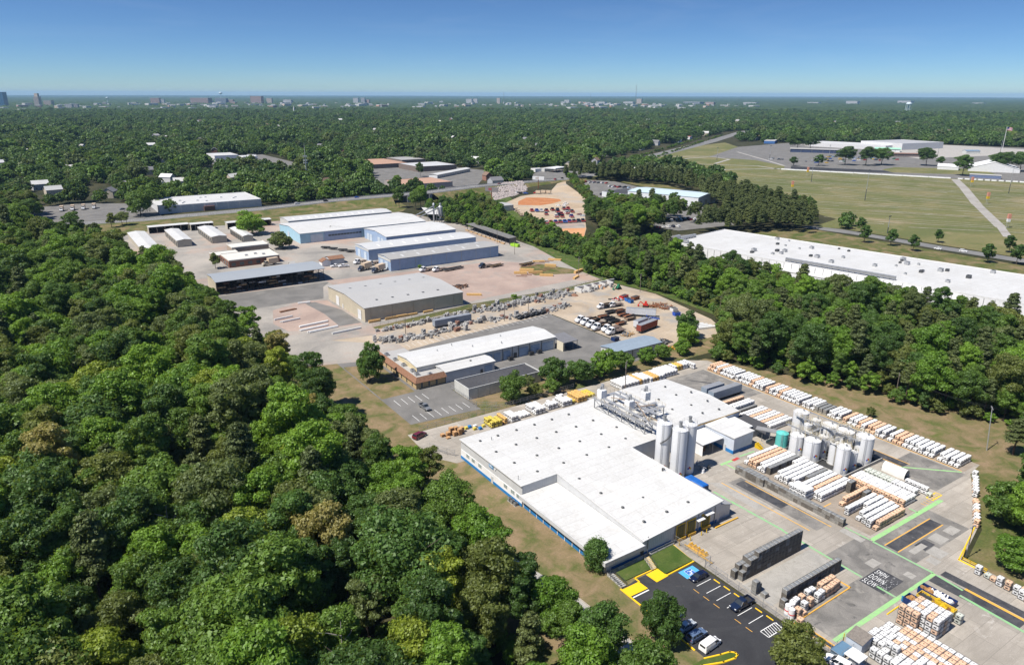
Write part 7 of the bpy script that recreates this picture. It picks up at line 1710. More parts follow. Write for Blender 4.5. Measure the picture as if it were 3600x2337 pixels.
# --- pale blue hall on the car lot
Ph = hall('pale_blue_hall','big white hall with pale blue roof on the car lot',0,39,-76,0,8.6,1.6,'y',plain('white_wall',(.72,.74,.75),.7),streaky('pale_blue_roof',(.52,.63,.68),(.42,.53,.58),.4),None,'hall',loc=(498,538),rz=R(17))
hall('pale_blue_hall','low black roofed wing at the back of the pale blue roofed hall',0,42,0,30,5,0,'x',MATS['white_wall'],M_BLKROOF,None,'hall',loc=(496,539.5),rz=R(10))
for x in (6, 17, 29): MB().box(x - 2.6, x + 2.6, -76.12, -76, .1, 5).build('loading_door', M_GALV, Ph)
for k in range(2): MB().box(12 + k * 10, 13 + k * 10, -76.1, -76, .1, 2.2).build('door', M_DSTEEL, Ph)
# ------------------------------------------------------------------ yard clutter, trucks, poles
M_BLK = [plain('block_grey',(.36,.355,.345),.9,0,.25,1.5),plain('block_pale',(.50,.49,.47),.9,0,.2,1.5),plain('block_dark',(.23,.225,.22),.9,0,.25,1.5),plain('block_red',(.34,.19,.14),.9,0,.25,1.5)]
def pallet_of_blocks():
 out = []
 for v in range(4):
  g = random.Random(v); mb = MB(); mb.box(-.55, .55, -.55, .55, 0, .12); hgt = (3, 4, 2, 3)[v]
  for k in range(hgt):
   for i in range(3):
    for j in range(2):
     if k == hgt - 1 and g.random() < .3: continue
     mb.box(-.52 + i * .35, -.2 + i * .35, -.52 + j * .53, -.03 + j * .53, .13 + k * .26, .37 + k * .26)
  out.append(mb.mesh('paving_pallet', M_BLK[v % 3]))
 return out
PB = pallet_of_blocks(); rb = random.Random(44); NB = 0
def blocks(x, y, lab, gr, tier=0):
 global NB
 if not in_view(x, y, 0, 0): return
 NB += 1; o = link('paving_pallet',rb.choice(PB),None,(x,y,.12 + tier * 1.2),rb.uniform(-.3,.3)); o.material_slots[0].link = 'OBJECT'; o.material_slots[0].material = rb.choices(M_BLK,[5,5,3,1])[0]
 o.scale = (rb.uniform(1.05, 1.6),) * 3; tag(o, lab, 'paving blocks', gr)
def drift_of(pts, n, w, lab, gr, tall=0.15):
 L = [math.hypot(b[0] - a[0], b[1] - a[1]) for a, b in zip(pts[:-1], pts[1:])]; tot = sum(L)
 for k in range(n):
  d = (k + rb.random()) / n * tot; i = 0
  while i < len(L) - 1 and d > L[i]: d -= L[i]; i += 1
  t = d / L[i]; a, b = pts[i], pts[i + 1]; x = a[0] + (b[0] - a[0]) * t + rb.gauss(0, w * .3); y = a[1] + (b[1] - a[1]) * t + rb.gauss(0, w * .35)
  blocks(x, y, lab, gr);
  if rb.random() < tall: blocks(x, y, lab, gr, 1)
drift_of([(118,284),(135,283),(150,284),(172,285.5)],44,2.5,'grey paving block pallet in the front line below the tan warehouse','front block line')
drift_of([(172, 285), (200, 287), (228, 288)], 92, 7, 'grey paving block pallet in the big heap by the fence', 'big block heap', .4)
drift_of([(160,272.5),(176,268),(197,268),(212,270)],62,4,'grey paving block pallet along the middle of the block yard','middle block line')
drift_of([(112, 272), (116, 268), (128, 266), (140, 268), (150, 266)], 52, 4, 'grey paving block pallet behind the office parking', 'west block line')
drift_of([(147, 271.5), (158, 270.5)], 16, 1.5, 'white wrapped block pallet beside the grey container trailer', 'wrapped block pallets')
drift_of([(236, 285), (258, 288)], 18, 3, 'pale concrete block near the bin walls', 'bin blocks')
mb = MB(); gl = np.random.default_rng(3)
for (pts,n,w) in (([(172,286),(200,287.6),(230,289)],420,2.6),([(118,284.5),(172,286)],120,1.0),([(160,271.5),(197,268.5),(214,271)],190,1.5),([(112,270),(128,267),(150,267.5)],170,1.7)):
 for _ in range(n):
  i = gl.integers(0,len(pts) - 1); t_ = gl.random(); a,b = pts[i],pts[i + 1]; x,y = a[0] + (b[0] - a[0]) * t_ + gl.normal(0,w * .6),a[1] + (b[1] - a[1]) * t_ + gl.normal(0,w); s_ = gl.uniform(.18,.5); mb.box(x - s_,x + s_,y - s_ * .7,y + s_ * .7,.12,.2 + s_ * 1.3)
tag(mb.build('loose_blocks', M_BLK[0]), 'loose grey paving blocks strewn among the pallets', 'paving blocks', None, 'stuff')
Bw = thing('bin_walls', 'row of white concrete material bins at the back of the block yard', 'bins', (0, 0, 0)); mb = MB()
for k in range(5): x = 234 + k * 6; mb.box(x,x + .6,284.5 + k * .6,290.5 + k * .6,.05,2.2); mb.box(x + .6,x + 6,290 + k * .6,290.6 + k * .6,.05,2.2)
mb.build('wall', plain('white_block', (.62, .61, .58), .9), Bw)
def cone(x, y, r, h, m, lab):
 g = np.random.default_rng(int(x * 7 + y)); mb = MB(); n = 18; k = 0; mb.v.append((0, 0, h));
 for q, zz in ((.5, .55), (1.0, 0)):
  for i in range(n): a = 6.2832 * i / n; rr = r * q * g.uniform(.85,1.12); mb.v.append((rr * math.cos(a),rr * math.sin(a),h * zz * g.uniform(.85,1.1)))
 for i in range(n): j = (i + 1) % n; mb.f.append((0, 1 + i, 1 + j)); mb.f.append((1 + i, 1 + n + i, 1 + n + j, 1 + j))
 o = mb.build('material_heap', m, None, (x, y, .1)); tag(o, lab, 'heap', 'loose heaps in the bins'); return o
cone(237.6,286.5,2.6,1.5,M_BLK[1],'grey gravel heap in the first bin'); cone(243.4,287.3,2.6,1.4,G_TAN,'tan sand heap in the second bin'); cone(249.4,287.5,2.8,1.8,G_ORANGE,'orange sand heap in the third bin'); cone(228,283,2.2,1.2,M_MANS,'brown mulch heap by the block pallets')
zb = _z[0] * 0 + .30
for k,(x,y,kind,lab) in enumerate(((200.6,244.6,'flatbed','first white cabbed truck in the row, farthest from the shed'),(200.4,240.4,'dump','second white cabbed truck in the row'),(200.2,236.2,'flatbed','third white cabbed truck in the row'),(199.8,231.8,'dump','fourth white cabbed truck in the row'),(202.0,227.6,'flatbed','fifth white truck in the row, with long dark deck'),(201.0,223.6,'flatbed','white truck with red brown deck nearest the shed'),(223.0,256.6,'dump','white dump truck parked alone at the back left'),(229.5,255.6,'flatbed','white flatbed truck parked beside the back dump truck'))):
 park(kind, x + 3.0, y, 180 if k < 6 else 178, 'white', lab, 'white trucks of the block yard', zb, 1.32 if k < 6 else 1.1)
def flat_trailer(x, y, deg, L, m, lab, gr):
 T = thing('flat_trailer',lab,'trailer',(x,y,zb),R(deg),gr); MB().box(-L / 2,L / 2,-1.15,1.15,.75,.95).build('deck',m,T); mb = MB(); mb.box(-L / 2,L / 2,-1.2,-1.12,.95,1.5); mb.box(-L / 2,L / 2,1.12,1.2,.95,1.5); mb.box(-L / 2,-L / 2 + .1,-1.12,1.12,.95,1.4); mb.build('side',M_DSTEEL,T)
 for s in (-1, 1):
  for q in (-.5, .5): MB().wheel(q, s * 1.0, .38, .38, .26).build('wheel', M_BLACK, T)
 MB().bar((L / 2, 0, .8), (L / 2 + 1.4, 0, .6), .14).build('drawbar', M_DSTEEL, T)
for k,(x,y,m_,lab) in enumerate(((222.6,248.0,M_BLACK,'short black trailer behind the lone dump truck'),(227.4,247.0,M_RUST,'short rusty trailer behind the lone flatbed truck'),(214.6,244.0,M_RUST,'rusty trailer behind the first truck of the row'),(214.8,240,M_BLACK,'black trailer behind the second truck of the row'),(224.4,241.6,M_RUST,'red brown trailer left of the white container'),(225.4,238.6,M_RUST,'red brown trailer by the white container'),(223.0,234.8,plain('plank_deck',(.3,.2,.13),.9),'plank decked trailer by the white container'),(214.4,236,M_BLACK,'black trailer behind the third truck of the row'),(214.4,231.6,M_RUST,'rusty trailer behind the fourth truck of the row'))):
 flat_trailer(x, y, 180 + rb.uniform(-5, 5), 5.4, m_, lab, 'small trailers of the block yard')
for k in range(5): flat_trailer(181 + k * 3.4,264.6 + .3 * k,200,4.0,M_DSTEEL,'dark empty trailer in the line at the asphalt edge, %s from the left' % ('first','second','third','fourth','fifth')[k],'trailers at the asphalt edge')
trailer(150.0, 274.2, 19.0, 'grey container trailer parked among the block pallets', plain('trailer_grey', (.30, .34, .39), .5, .1), 0, .15)
trailer(231.5, 236.6, 14.0, 'white storage container in the middle of the block yard', plain('container_white', (.62, .64, .66), .6), R(-48), .2)
trailer(219.0,219.5,13.0,'dark red storage container behind the white trucks',plain('container_red',(.25,.06,.04),.7),R(12),.2); trailer(219.6,224.2,8.0,'small white office container next to the red one',MATS['container_white'],R(12),.2)
for k,(x,y,w,m_,lab) in enumerate(((246,264.6,5,RED_,'long red skip at the wood side of the block yard'),(244.0,259.5,2.2,plain('skip_blue',(.03,.16,.5),.5),'bright blue skip below the red one'),(243.2,256.4,2.0,MATS['skip_blue'],'second blue skip nearest the yard'),(249.4,259.8,4.6,M_RUST,'rusty brown skip beside the blue ones'),(197.4,216.4,2.6,MATS['navy'],'navy dumpster behind the blue roofed shed'),(246.6,228.2,3,BLU_,'small blue boat shaped tub at the wood edge'),(250.8,234.0,3.0,M_TRIM,'white cabin box at the wood edge'))):
 T = thing('yard_skip',lab,'skip',(x,y,.3),R(rb.uniform(-20,20))); mb = MB(); mb.frust(-w / 2,w / 2,-1.1,1.1,.1,1.7,-.12,-.1); mb.build('body',m_,T); MB().frust(-w / 2 + .1,w / 2 - .1,-1.0,1.0,1.7,1.76,.0,.0).build('rim',M_DSTEEL,T); mb = MB()
 for q in (-.35, 0, .35): mb.box(w * q - .06, w * q + .06, -1.22, 1.22, .2, 1.66)
 mb.build('rib', m_, T)
for k,(x,y,m_,lab) in enumerate(((206.8,199.5,M_AMBER,'yellow excavator at the end of the blue roofed shed'),(244.5,247.0,RED_,'red loader by the rusty scrap'),(256,280,plain('machine_green',(.03,.22,.12),.5),'green loader by the white bins'))):
 T = thing('loader',lab,'machine',(x,y,.25),R(rb.uniform(0,360))); mb = MB(); mb.box(-1.2,1.2,-.8,.8,.7,1.5); mb.frust(-.6,.6,-.7,.7,1.5,2.8,.12,.1); mb.build('body',m_,T); mb = MB(); mb.bar((1.1,0,1.4),(2.6,0,2.6),.35); mb.bar((2.6,0,2.6),(3.6,0,.8),.3); mb.box(3.2,3.9,-.6,.6,.3,.9); mb.build('arm',m_,T); mb = MB()
 for s in (-1, 1): mb.box(-1.4, 1.4, s * .95 - .25, s * .95 + .25, .05, .75)
 mb.build('track', M_BLACK, T)
def scrap(x, y, r, n, mats, lab, hgt=.8):
 g = random.Random(int(x * 3 + y)); T = thing('scrap_pile', lab, 'scrap', (x, y, .2), 0, 'piles of scrap')
 for m_ in mats:
  mb = MB()
  for _ in range(n):
   a,q = g.uniform(0,6.28),r * math.sqrt(g.random()); p = Vector((q * math.cos(a),q * math.sin(a) * .6,g.uniform(.1,hgt))); d = Vector((g.uniform(-1,1),g.uniform(-1,1),g.uniform(-.15,.15))).normalized() * g.uniform(.5,2.2); mb.bar(p - d,p + d,g.uniform(.12,.5))
  mb.build('piece', m_, T)
scrap(250,246,6,22,[M_RUST,M_MANS],'rust red heap of steel forms at the wood edge',1.0); scrap(252,240,5,16,[M_RUST,M_STEEL],'mixed rusty scrap lying along the wood edge'); scrap(232,231,4,14,[M_STEEL,BLU_,M_DSTEEL],'grey and blue junk at the end of the white container'); scrap(212,203,4,18,[M_DSTEEL,M_STEEL],'dark pile of tyres and iron behind the blue roofed shed'); scrap(208,196.4,4,10,[M_AMBER,RED_],'red and yellow attachments beside the blue roofed shed'); scrap(207,219,3,12,[M_STEEL,M_WOODW],'small junk pile beside the navy dumpster'); scrap(243,264,5,14,[RED_,M_TRIM,M_DSTEEL],'colourful junk beside the long red skip')
for k in range(4): T = thing('white_beam_stack','stack of long white beams %s under the trees by the block yard' % ('at the back','second','third','in front')[k],'beams',(241 + k * .6,212 - k * 2.0,.3),R(-14),'white beam stacks'); MB().box(-5,5,-.7,-.05,0,1.1).box(-5,5,.0,.65,0,1.1).build('beam',M_TRIM,T)
park('pickup',178.4,199.4,200,'white','white crew pickup beside the blue roofed shed','yard pickups',.4); park('flatbed',181.6,196.5,205,'white','white service truck with plank load by the shed trees',None,.4,.85); park('pickup',196.5,192.4,190,'white','white pickup half hidden by bushes behind the shed','yard pickups',.3)
for k,(x,y) in enumerate(((146.8,221),(157,221.4),(161,221.2))): T = thing('dumpster','dark dumpster against the workshop doors, %s' % ('left one','middle one','right one')[k],'dumpster',(x,y,.4),0,'dumpsters at the workshop'); MB().frust(-.9,.9,-.6,.6,.1,1.4,-.1,-.05).build('body',M_DSTEEL,T); MB().box(-1.0,1.0,-.65,.65,1.4,1.48).build('lid',M_BLACK,T)
_t = 'vehicles of the timber site'
for k,(x,y,deg,kind,col,lab) in enumerate(((150.6,411.0,170,'pickup','white','white pickup beside the small huts'),(146.6,413.6,170,'pickup','white','second white pickup beside the small huts'),(163,415,200,'flatbed','white','white cabbed flatbed with red deck by the huts'),(168,407,200,'flatbed','white','flatbed truck nearest the blue warehouse door'),(158,396.5,205,'box','dark blue','dark blue cabbed truck with tan box body left of its twin'),(163.2,388,205,'box','dark blue','tan box truck with dark cab in the gravel'),(188,374,190,'flatbed','white','white truck coupled to a long flat trailer'),(194.6,370,190,'flatbed','white','white tractor in front of the long flat trailer'),(222.4,363,188,'flatbed','dark blue','dark blue truck with a flat timber trailer'),(114.6,440.6,190,'box','tan','tan box truck parked before the brick office'))):
 park(kind, x, y, deg, col, lab, _t, .3, 1.25 if kind in ('flatbed', 'box') else 1.1)
for k,(x,y,L,m_,lab) in enumerate(((203,368,14,M_STEEL,'long grey flat trailer behind the white tractor'),(229.4,361,9,M_WOODW,'flat trailer loaded with yellow timber'),(247,354,11,M_WOODW,'lone flat trailer with planks beyond the blue truck'),(175.5,357,8,M_TRIM,'white flat trailer beside the tan warehouse'))): flat_trailer(x,y,8,L,m_,lab,'timber trailers')
for k,(x,y,deg) in enumerate(((160.5,470,20),(163.6,464,15),(167.4,456,25),(170,449.6,20))): flat_trailer(x,y,deg - 60,6,M_BLACK,'black forked trailer in the line before the white roofed warehouse, %s' % ('first','second','third','fourth')[k],'black trailers'); MB()
def timber(x, y, deg, L, w, h, m, lab, gr):
 T = thing('timber_stack', lab, 'timber', (x, y, .15), R(deg), gr); n = max(2, int(w / .6))
 for k in range(n): MB().box(-L / 2 + rb.uniform(-.4,.4),L / 2 + rb.uniform(-.4,.4),-w / 2 + k * w / n,-w / 2 + (k + .9) * w / n,0,h * rb.uniform(.7,1.1)).build('board',m,T)
 MB().box(-L / 2 * .6 - .1, -L / 2 * .6 + .1, -w / 2 - .1, w / 2 + .1, -.1, .02).build('bearer', M_MANS, T)
M_GLUE = plain('yellow_timber', (.66, .42, .17), .7, 0, .2, 1.5)
for k,(x,y,deg,lab) in enumerate(((231,338,-35,'yellow beam stack at the left of the beam field'),(238,341,-42,'long yellow beam stack second from the left'),(239.6,334,-30,'yellow beam stack in the middle of the beam field'),(240.8,325,-40,'yellow beam stack nearest the fence in the beam field'),(257,343,-45,'yellow beam stack at the right of the beam field'),(259,358,-30,'small yellow beam stack at the far side'),(270,356,-50,'farthest right yellow beam stack'),(184,312,-35,'yellow beams at the end of the tan warehouse'),(252,312,30,'yellow beams lying in the grass by the fence'),(262,322,20,'pale planks lying by the utility pole'))): timber(x,y,deg,rb.uniform(6,9),1.6,rb.uniform(.9,1.6),M_GLUE,lab,'yellow beam stacks')
for k,(x,y,lab) in enumerate(((122,297.3,'first'),(130,297.4,'second'),(136,297.5,'third'),(141.5,297.6,'fourth'),(150,297.7,'fifth'))): timber(x,y,0,5.4,1.0,1.2,M_GLUE,'%s yellow timber stack along the tan warehouse wall, counted from the left' % lab,'timber along the tan wall')
for k,(x,y,deg,L,m_,lab) in enumerate(((94,337,30,8,M_MANS,'brown and white boards nearest the apron'),(88.6,326,28,9,M_TRIM,'white wrapped boards at the wood edge, farthest'),(90.0,320.5,28,9,M_TRIM,'white wrapped boards at the wood edge, second'),(97,309,26,14,M_TRIM,'long white boards second from the lane'),(95.5,303.6,26,14,M_TRIM,'long white boards with brown side'),(98,299,26,14,M_TRIM,'long white boards nearest the gravel lane'),(106,291.5,24,14,M_TRIM,'long white boards beside the gravel lane'),(105,346,10,6,M_TRIM,'small white and brown pile before the tan warehouse door'))): timber(x,y,deg - 20,L,1.2,.7,m_,lab,'boards by the wood')
scrap(184.5, 330, 6, 40, [M_MANS, M_DSTEEL], 'dark heap of rusty rods behind the tan warehouse', 1.0);
for k in range(14): T = thing('sleeper_beam','dark bearer beam lying in the beam field, %s part' % ('left' if k < 7 else 'right'),'beam',(228 + (k % 7) * 4.2 + (16 if k > 6 else 0),332 + (k % 7) * 1.2 + (18 if k > 6 else 0),.1),R(-40),'bearer beams'); MB().box(-3.2,3.2,-.16,.16,0,.25).box(-3.2,3.2,.5,.8,0,.25).build('beam',M_MANS,T)
for k in range(12): T = thing('sleeper_beam','dark bearer beam lying before the white roofed warehouse','beam',(184 + k * 2.4,452 - k * 2.6,.1),R(20),'bearer beams in the yard'); MB().box(-2.6,2.6,-.14,.14,0,.2).build('beam',M_DSTEEL,T)
# ------------------------------------------------------------------ utility poles and wires
M_POLE = plain('pole_wood', (.20, .165, .135), .9, 0, .25, 2); POLES = {}
def pole(key, x, y, h, lab, arms=1, m=None, lean=0.0, rz=0.6):
 T = thing('utility_pole', lab, 'pole', (x, y, 0), rz, 'utility poles'); T.rotation_euler = (lean, 0, rz)
 MB().cyl(0, 0, 0, h, .17, 8, .11).build('shaft', m or M_POLE, T)
 for k in range(arms): MB().box(-1.3,1.3,-.06,.06,h - .5 - k * .9,h - .36 - k * .9).build('crossarm',m or M_POLE,T); mb = MB(); [mb.cyl(q,0,h - .36 - k * .9,h - .14 - k * .9,.05,6) for q in (-1.2,-.5,.5,1.2)]; mb.build('insulator',M_GALV,T)
 if arms > 1: MB().cyl(.4, .15, h - 2.8, h - 1.9, .24, 10).build('transformer', M_STEEL, T)
 POLES[key] = (x, y, h)
pole('e1',237.5,116.1,9.6,'dark utility pole in the scrub behind the kerb totes',1); pole('e2',223.3,80.2,14,'leaning pale utility pole on the brown lawn at right',1,M_GALV,-.08); pole('f',162.4,171.6,12.0,'tall dark utility pole rising beside the white roofs',2); pole('b1',256,314.5,11.5,'utility pole with grey cabinet at the beam field corner',2); pole('b2',262,269.5,10,'double utility pole at the wood edge by the red skip',2); pole('b3',264.5,217.4,9.5,'utility pole among trees right of the block yard',1); pole('w1',126.4,273.8,7.5,'thin lamp pole at the west end of the block yard',0); pole('w2',173,265.8,9,'lamp pole in the middle of the asphalt edge',1); pole('w3',186.2,265.3,8.5,'lamp pole at the right of the asphalt edge',1); pole('t1',177.4,505.6,9,'utility pole before the light blue warehouse',1); pole('t2',268,421,10,'utility pole by the lime green skip',1); pole('t3',258,384,9,'utility pole on the gravel behind the nearest blue warehouse',1); pole('h1',60,652,11,'utility pole beside the highway bushes',1); pole('h2',290,640,11,'utility pole by the highway bridge',1)
mb = MB()
def wire(a, b, off):
 p, q = POLES[a], POLES[b]; n = 10; pr = None
 for k in range(n + 1):
  t = k / n; c = (p[0] + (q[0] - p[0]) * t + off * .4, p[1] + (q[1] - p[1]) * t + off * .9, p[2] - .3 + (q[2] - p[2]) * t - 1.6 * 4 * t * (1 - t))
  if pr: mb.bar(pr, c, .03, 3)
  pr = c
for a, b in (('e1', 'e2'), ('b1', 'b2'), ('b2', 'b3'), ('b3', 'e1'), ('t1', 't2'), ('t3', 'b1')):
 for o_ in (-1.2, 0, 1.2): wire(a, b, o_)
tag(mb.build('power_line', M_DSTEEL), 'thin sagging power wires between the wooden poles', 'power line')
T = thing('yard_light','twin headed yard light pole at the planted right corner','light pole',(162.8,57.6,0)); MB().cyl(0,0,0,8.4,.1,8,.07).build('pole',M_DSTEEL,T); MB().box(-.9,.9,-.05,.05,8.3,8.4).build('arm',M_DSTEEL,T); MB().box(-1.1,-.5,-.2,.2,8.3,8.5).build('lamp_head',M_GALV,T); MB().box(.5,1.1,-.2,.2,8.3,8.5).build('lamp_head',M_GALV,T)
# ------------------------------------------------------------------ sandy lot, car lot
rp = random.Random(12)
_cols = ['navy', 'blue', 'red', 'grey', 'black', 'blue', 'dark blue', 'white']
row_words = {}
def lot_pickup(x, y, i, row):
 c = rp.choice(_cols); b = rp.choice(['red', 'red', 'red', c])
 park('pickup',x,y,66 + rp.uniform(-4,4),c,'%s pickup with %s bed in the %s of sandy lot, place %s' % (c,b,row,i),'pickups on the sandy lot',.5,(1.3,1.55,1.5),bed=b)
for i,t in enumerate(np.linspace(0,1,12)): lot_pickup(334 + 42 * t,471.5 - 13 * t + (4 if i == 0 else 0),('one','two','three','four','five','six','seven','eight','nine','ten','eleven','twelve')[i],'front row')
for i,(x,y) in enumerate(((371.8,525.9),(375.5,523.4),(379,521.4),(383,519),(390.7,520.3),(394,517),(403,519.2),(406.5,517.5),(388,509),(396,505.6),(399.6,503))): lot_pickup(x,y,('one','two','three','four','five','six','seven','eight','nine','ten','eleven')[i],'back row')
for i,(x,y) in enumerate(((371.5,503.7),(375.3,486),(371.2,488.7),(378,494),(382.2,481.5),(390,498),(383,497))): lot_pickup(x,y,('one','two','three','four','five','six','seven')[i],'middle row')
for i,(x,y,c,k) in enumerate(((425,545,'white','pickup'),(412,540,'white','sedan'),(417,537,'white','sedan'),(446,622,'red','box'),(452,621,'white','box'),(456,617,'white','box'),(396,488,'maroon','sedan'),(394,481,'silver','sedan'),(341,494,'maroon','sedan'),(430,633,'white','dump'),(437,630,'blue','pickup'))): park(k,x,y,120,c,'%s %s standing apart on the sandy lot %s' % (c,{'box': 'box truck','dump': 'dump truck','sedan': 'car','pickup': 'pickup'}[k],'by the stone bank' if y > 600 else 'beyond the pickup rows' if y > 530 else 'at the edge of the pickup rows'),'others on the sandy lot',.5)
hall('grey_depot','grey flat roofed depot shed at the left of the sandy lot',346,362,541,560,5,.6,'x',M_LGREY,M_ROOFG,None,'depot',loc=(0,0))
for i,(x,y) in enumerate(((366,549),(362,536),(358,527),(354,519),(350,511))): park('box',x,y,60,('white','red','white','blue','navy')[i],'%s truck crowded against the depot shed, %s in the line' % (('white','red','white','blue','navy')[i],('first','second','third','fourth','fifth')[i]),'trucks at the depot',.5)
g = np.random.default_rng(5); mb = MB()
_rip = [(382, 604), (412, 662), (448, 700), (482, 702), (454, 650), (422, 626)]
gx = g.uniform(375, 485, 2600); gy = g.uniform(600, 705, 2600); ok = inside(_rip, gx, gy)
for x, y in zip(gx[ok], gy[ok]):
 z = np.clip((y - 604 - (x - 382) * .45) / 40, 0, 1) * 4.0; s = g.uniform(.5, 1.3); k = len(mb.v); p = g.uniform(-s, s, (4, 2)) * .3
 mb.v += [(x - s + p[0,0],y - s,z - .4),(x + s,y - s + p[1,0],z - .4),(x + s + p[2,0],y + s,z - .4),(x - s,y + s + p[3,1],z - .4),(x,y,z + s * .8)]; mb.f += [(k,k + 1,k + 4),(k + 1,k + 2,k + 4),(k + 2,k + 3,k + 4),(k + 3,k,k + 4)]
tag(mb.build('stone_bank',plain('riprap',(.42,.37,.35),.95,0,.3,.8)),'bank of loose pinkish grey stones below the highway','stones',None,'stuff')
lot('stone_bank_bed', _rip, plain('bank_soil', (.32, .28, .26), .95), 'soil under the loose stones')
for k,(x,y,h,lab) in enumerate(((377,602,13,'tall brown post billboard beside the stone bank'),(473,657,13,'billboard on a post beyond the stone bank'))):
 T = thing('billboard',lab,'billboard',(x,y,.3),R(-58)); MB().cyl(0,0,0,h,.45,10).build('post',M_RUST,T); MB().box(-7,7,-.35,.35,h - 3.5,h + .3).build('panel',plain('board_grey',(.24,.22,.22),.7) if k == 0 else M_TRIM,T); MB().box(-7.2,7.2,-.9,-.35,h - 3.9,h - 3.6).build('catwalk',M_DSTEEL,T); MB().box(-3.4,-.2,-.4,-.36,h - 2.6,h - .4).build('poster',plain('poster_tone',(.5,.45,.42),.6) if k else plain('poster_red',(.35,.1,.1),.6),T)
_carw = []
for i, t in enumerate(np.linspace(0, 1, 13)): _carw.append((446 + 72 * t, 508 + 130 * t, 150, 'in the line along the hedge', i))
for i in range(9): _carw.append((556 + (i % 5) * 3.2, 668 - (i % 5) * 4 + (i // 5) * 7, 10, 'in the cluster at the top of the car lot', i))
for i in range(8): _carw.append((551 + (i % 4) * 3.4, 620 - (i % 4) * 5 + (i // 4) * 6, 10, 'in the cluster behind the black roofed wing', i))
for i in range(12): _carw.append((440 + (i % 6) * 4.2, 428 - (i % 6) * 1.2 - (i // 6) * 7, 70, 'in front of the pale blue roofed hall', i))
for i in range(5): _carw.append((408 + i * 4, 404 - i * 1.5, 70, 'by the trees at the lower edge of the car lot', i))
for i in range(4): _carw.append((494 + i * 1.5, 566 + i * 4, 10, 'beside the low black roofed wing', i))
for x, y, d, w, i in _carw:
 c = rp.choice(['white','white','silver','grey','black','navy','red','white','light blue']); k = rp.choice(['sedan','suv','suv','sedan']); park(k,x,y,d + rp.uniform(-6,6),c,'%s %s, %s %s' % (c,{'sedan': 'car','suv': 'wagon'}[k],ORD[i],w),'cars ' + w,.4,1.1)
for x,y,d,c,k,lab in ((25,673.5,170,'white','sedan','white car on the highway at the far left'),(206,672.5,-5,'white','suv','white car on the highway above the warehouses'),(232,668,-8,'black','suv','black car on the highway above the warehouses'),(262,664.5,-14,'blue','sedan','blue car on the highway near the bridge'),(440,686,20,'maroon','sedan','dark red car on the highway beyond the bridge'),(511,240.0,96,'white','sedan','white car on the lane by the field, left one'),(516,225.8,-80,'white','suv','white wagon on the lane by the field, right one'),(514.8,209,98,'black','sedan','dark car on the lane behind a tree'),(552,716,20,'black','suv','black wagon at the highway junction'),(568,721,20,'white','sedan','white car at the highway junction'),(536,709,20,'red','suv','red car at the highway junction'),(598,746,40,'black','sedan','dark car beyond the junction')):
 z = .42
 for a, b in zip(HW[:-1], HW[1:]):
  if a[0] <= x <= b[0] and y > 600: z = a[2] + (b[2] - a[2]) * (x - a[0]) / (b[0] - a[0]) + .37
 park(k, x, y, d, c, lab, 'cars on the roads', z)
for i in range(4): park('box',20 + i * 8.5,756 + i * .5,262,'white','white box truck, %s of four in a row behind the shop lot' % ('first','second','third','last')[i],'white box trucks',.4,1.25)
for i,(x,y,c) in enumerate(((72,712,'white'),(78,716,'white'),(66,735,'navy'),(74,740,'white'))): park('van' if i < 2 else 'sedan',x,y,200,c,'%s vehicle parked beside the white shop building, %s' % (c,('nearest the road','second','by the back trees','at the back')[i]),'parked by the shop',.4)
mb = MB()
# ------------------------------------------------------------------ field: rope lines, poles, banners, barriers
P_ROPE = plain('rope_line', (.50, .47, .42), .8)
mbf = MB()
def clipf(y0):    # rows run across the field, square to the lane
 return y0
fld = [(560, 352), (600, 432), (650, 517), (735, 638), (893, 640), (972, 455), (1005, 372), (1290, -60), (545, -60), (532, 150), (532, 322)]
nrm = Vector((math.cos(R(28)), math.sin(R(28))))
for k in range(36):
 dirv = Vector((math.cos(R(-51 - 1.05 * k)), math.sin(R(-51 - 1.05 * k))))
 o_ = Vector((540, 330)) + nrm * (8 + k * 11.5 * (1 + k * .004) + rp.uniform(-2.2, 2.2)); seg = []
 for s in np.arange(-420, 700, 6.0):
  p = o_ + dirv * float(s)
  if inside(fld, [p.x], [p.y])[0] and in_view(p.x, p.y, 0, .02) and ((k * 37 + int((s + k * 17) // 48) * 13) % 7 > 1): seg.append((p.x, p.y))
  else:
   if len(seg) > 2: mbf.strip(seg, rp.uniform(.5, 1.3) + .014 * k, _z[0] + .1)
   seg = []
 if len(seg) > 2: mbf.strip(seg, .9, _z[0] + .1)
fo = mbf.build('parking_rows',ground_mat('row_line',[(.3,(.34,.30,.20)),(.7,(.62,.58,.5))],.05,1,.2)); fo['kind'] = 'structure'; fo['label'] = 'pale parking rows marked across the field'
for k, (x, y, c) in enumerate(((694, 488.7, 'y'), (848.5, 577.3, 'o'), (906.6, 402.4, 'y'), (773.3, 326.2, 'y'), (642.8, 252.9, 'w'))):
 T = thing('row_banner',('leftmost','upper left','upper right','middle right','lowest right')[k] + ' striped row banner on posts in the field','banner',(x,y,.1),R(-33),'row banners'); mb = MB(); mb.cyl(-.8,0,0,11,.14,6); mb.cyl(.8,0,0,11,.14,6); mb.build('post',M_GALV,T); MB().box(-1.1,1.1,-.9,.9,7.2,11).build('upper_panel',plain('banner_red',(.62,.28,.2),.6),T); MB().box(-1.1,1.1,-.9,.9,4.8,7.2).build('lower_panel',M_YELLOW if c != 'w' else M_TRIM,T)
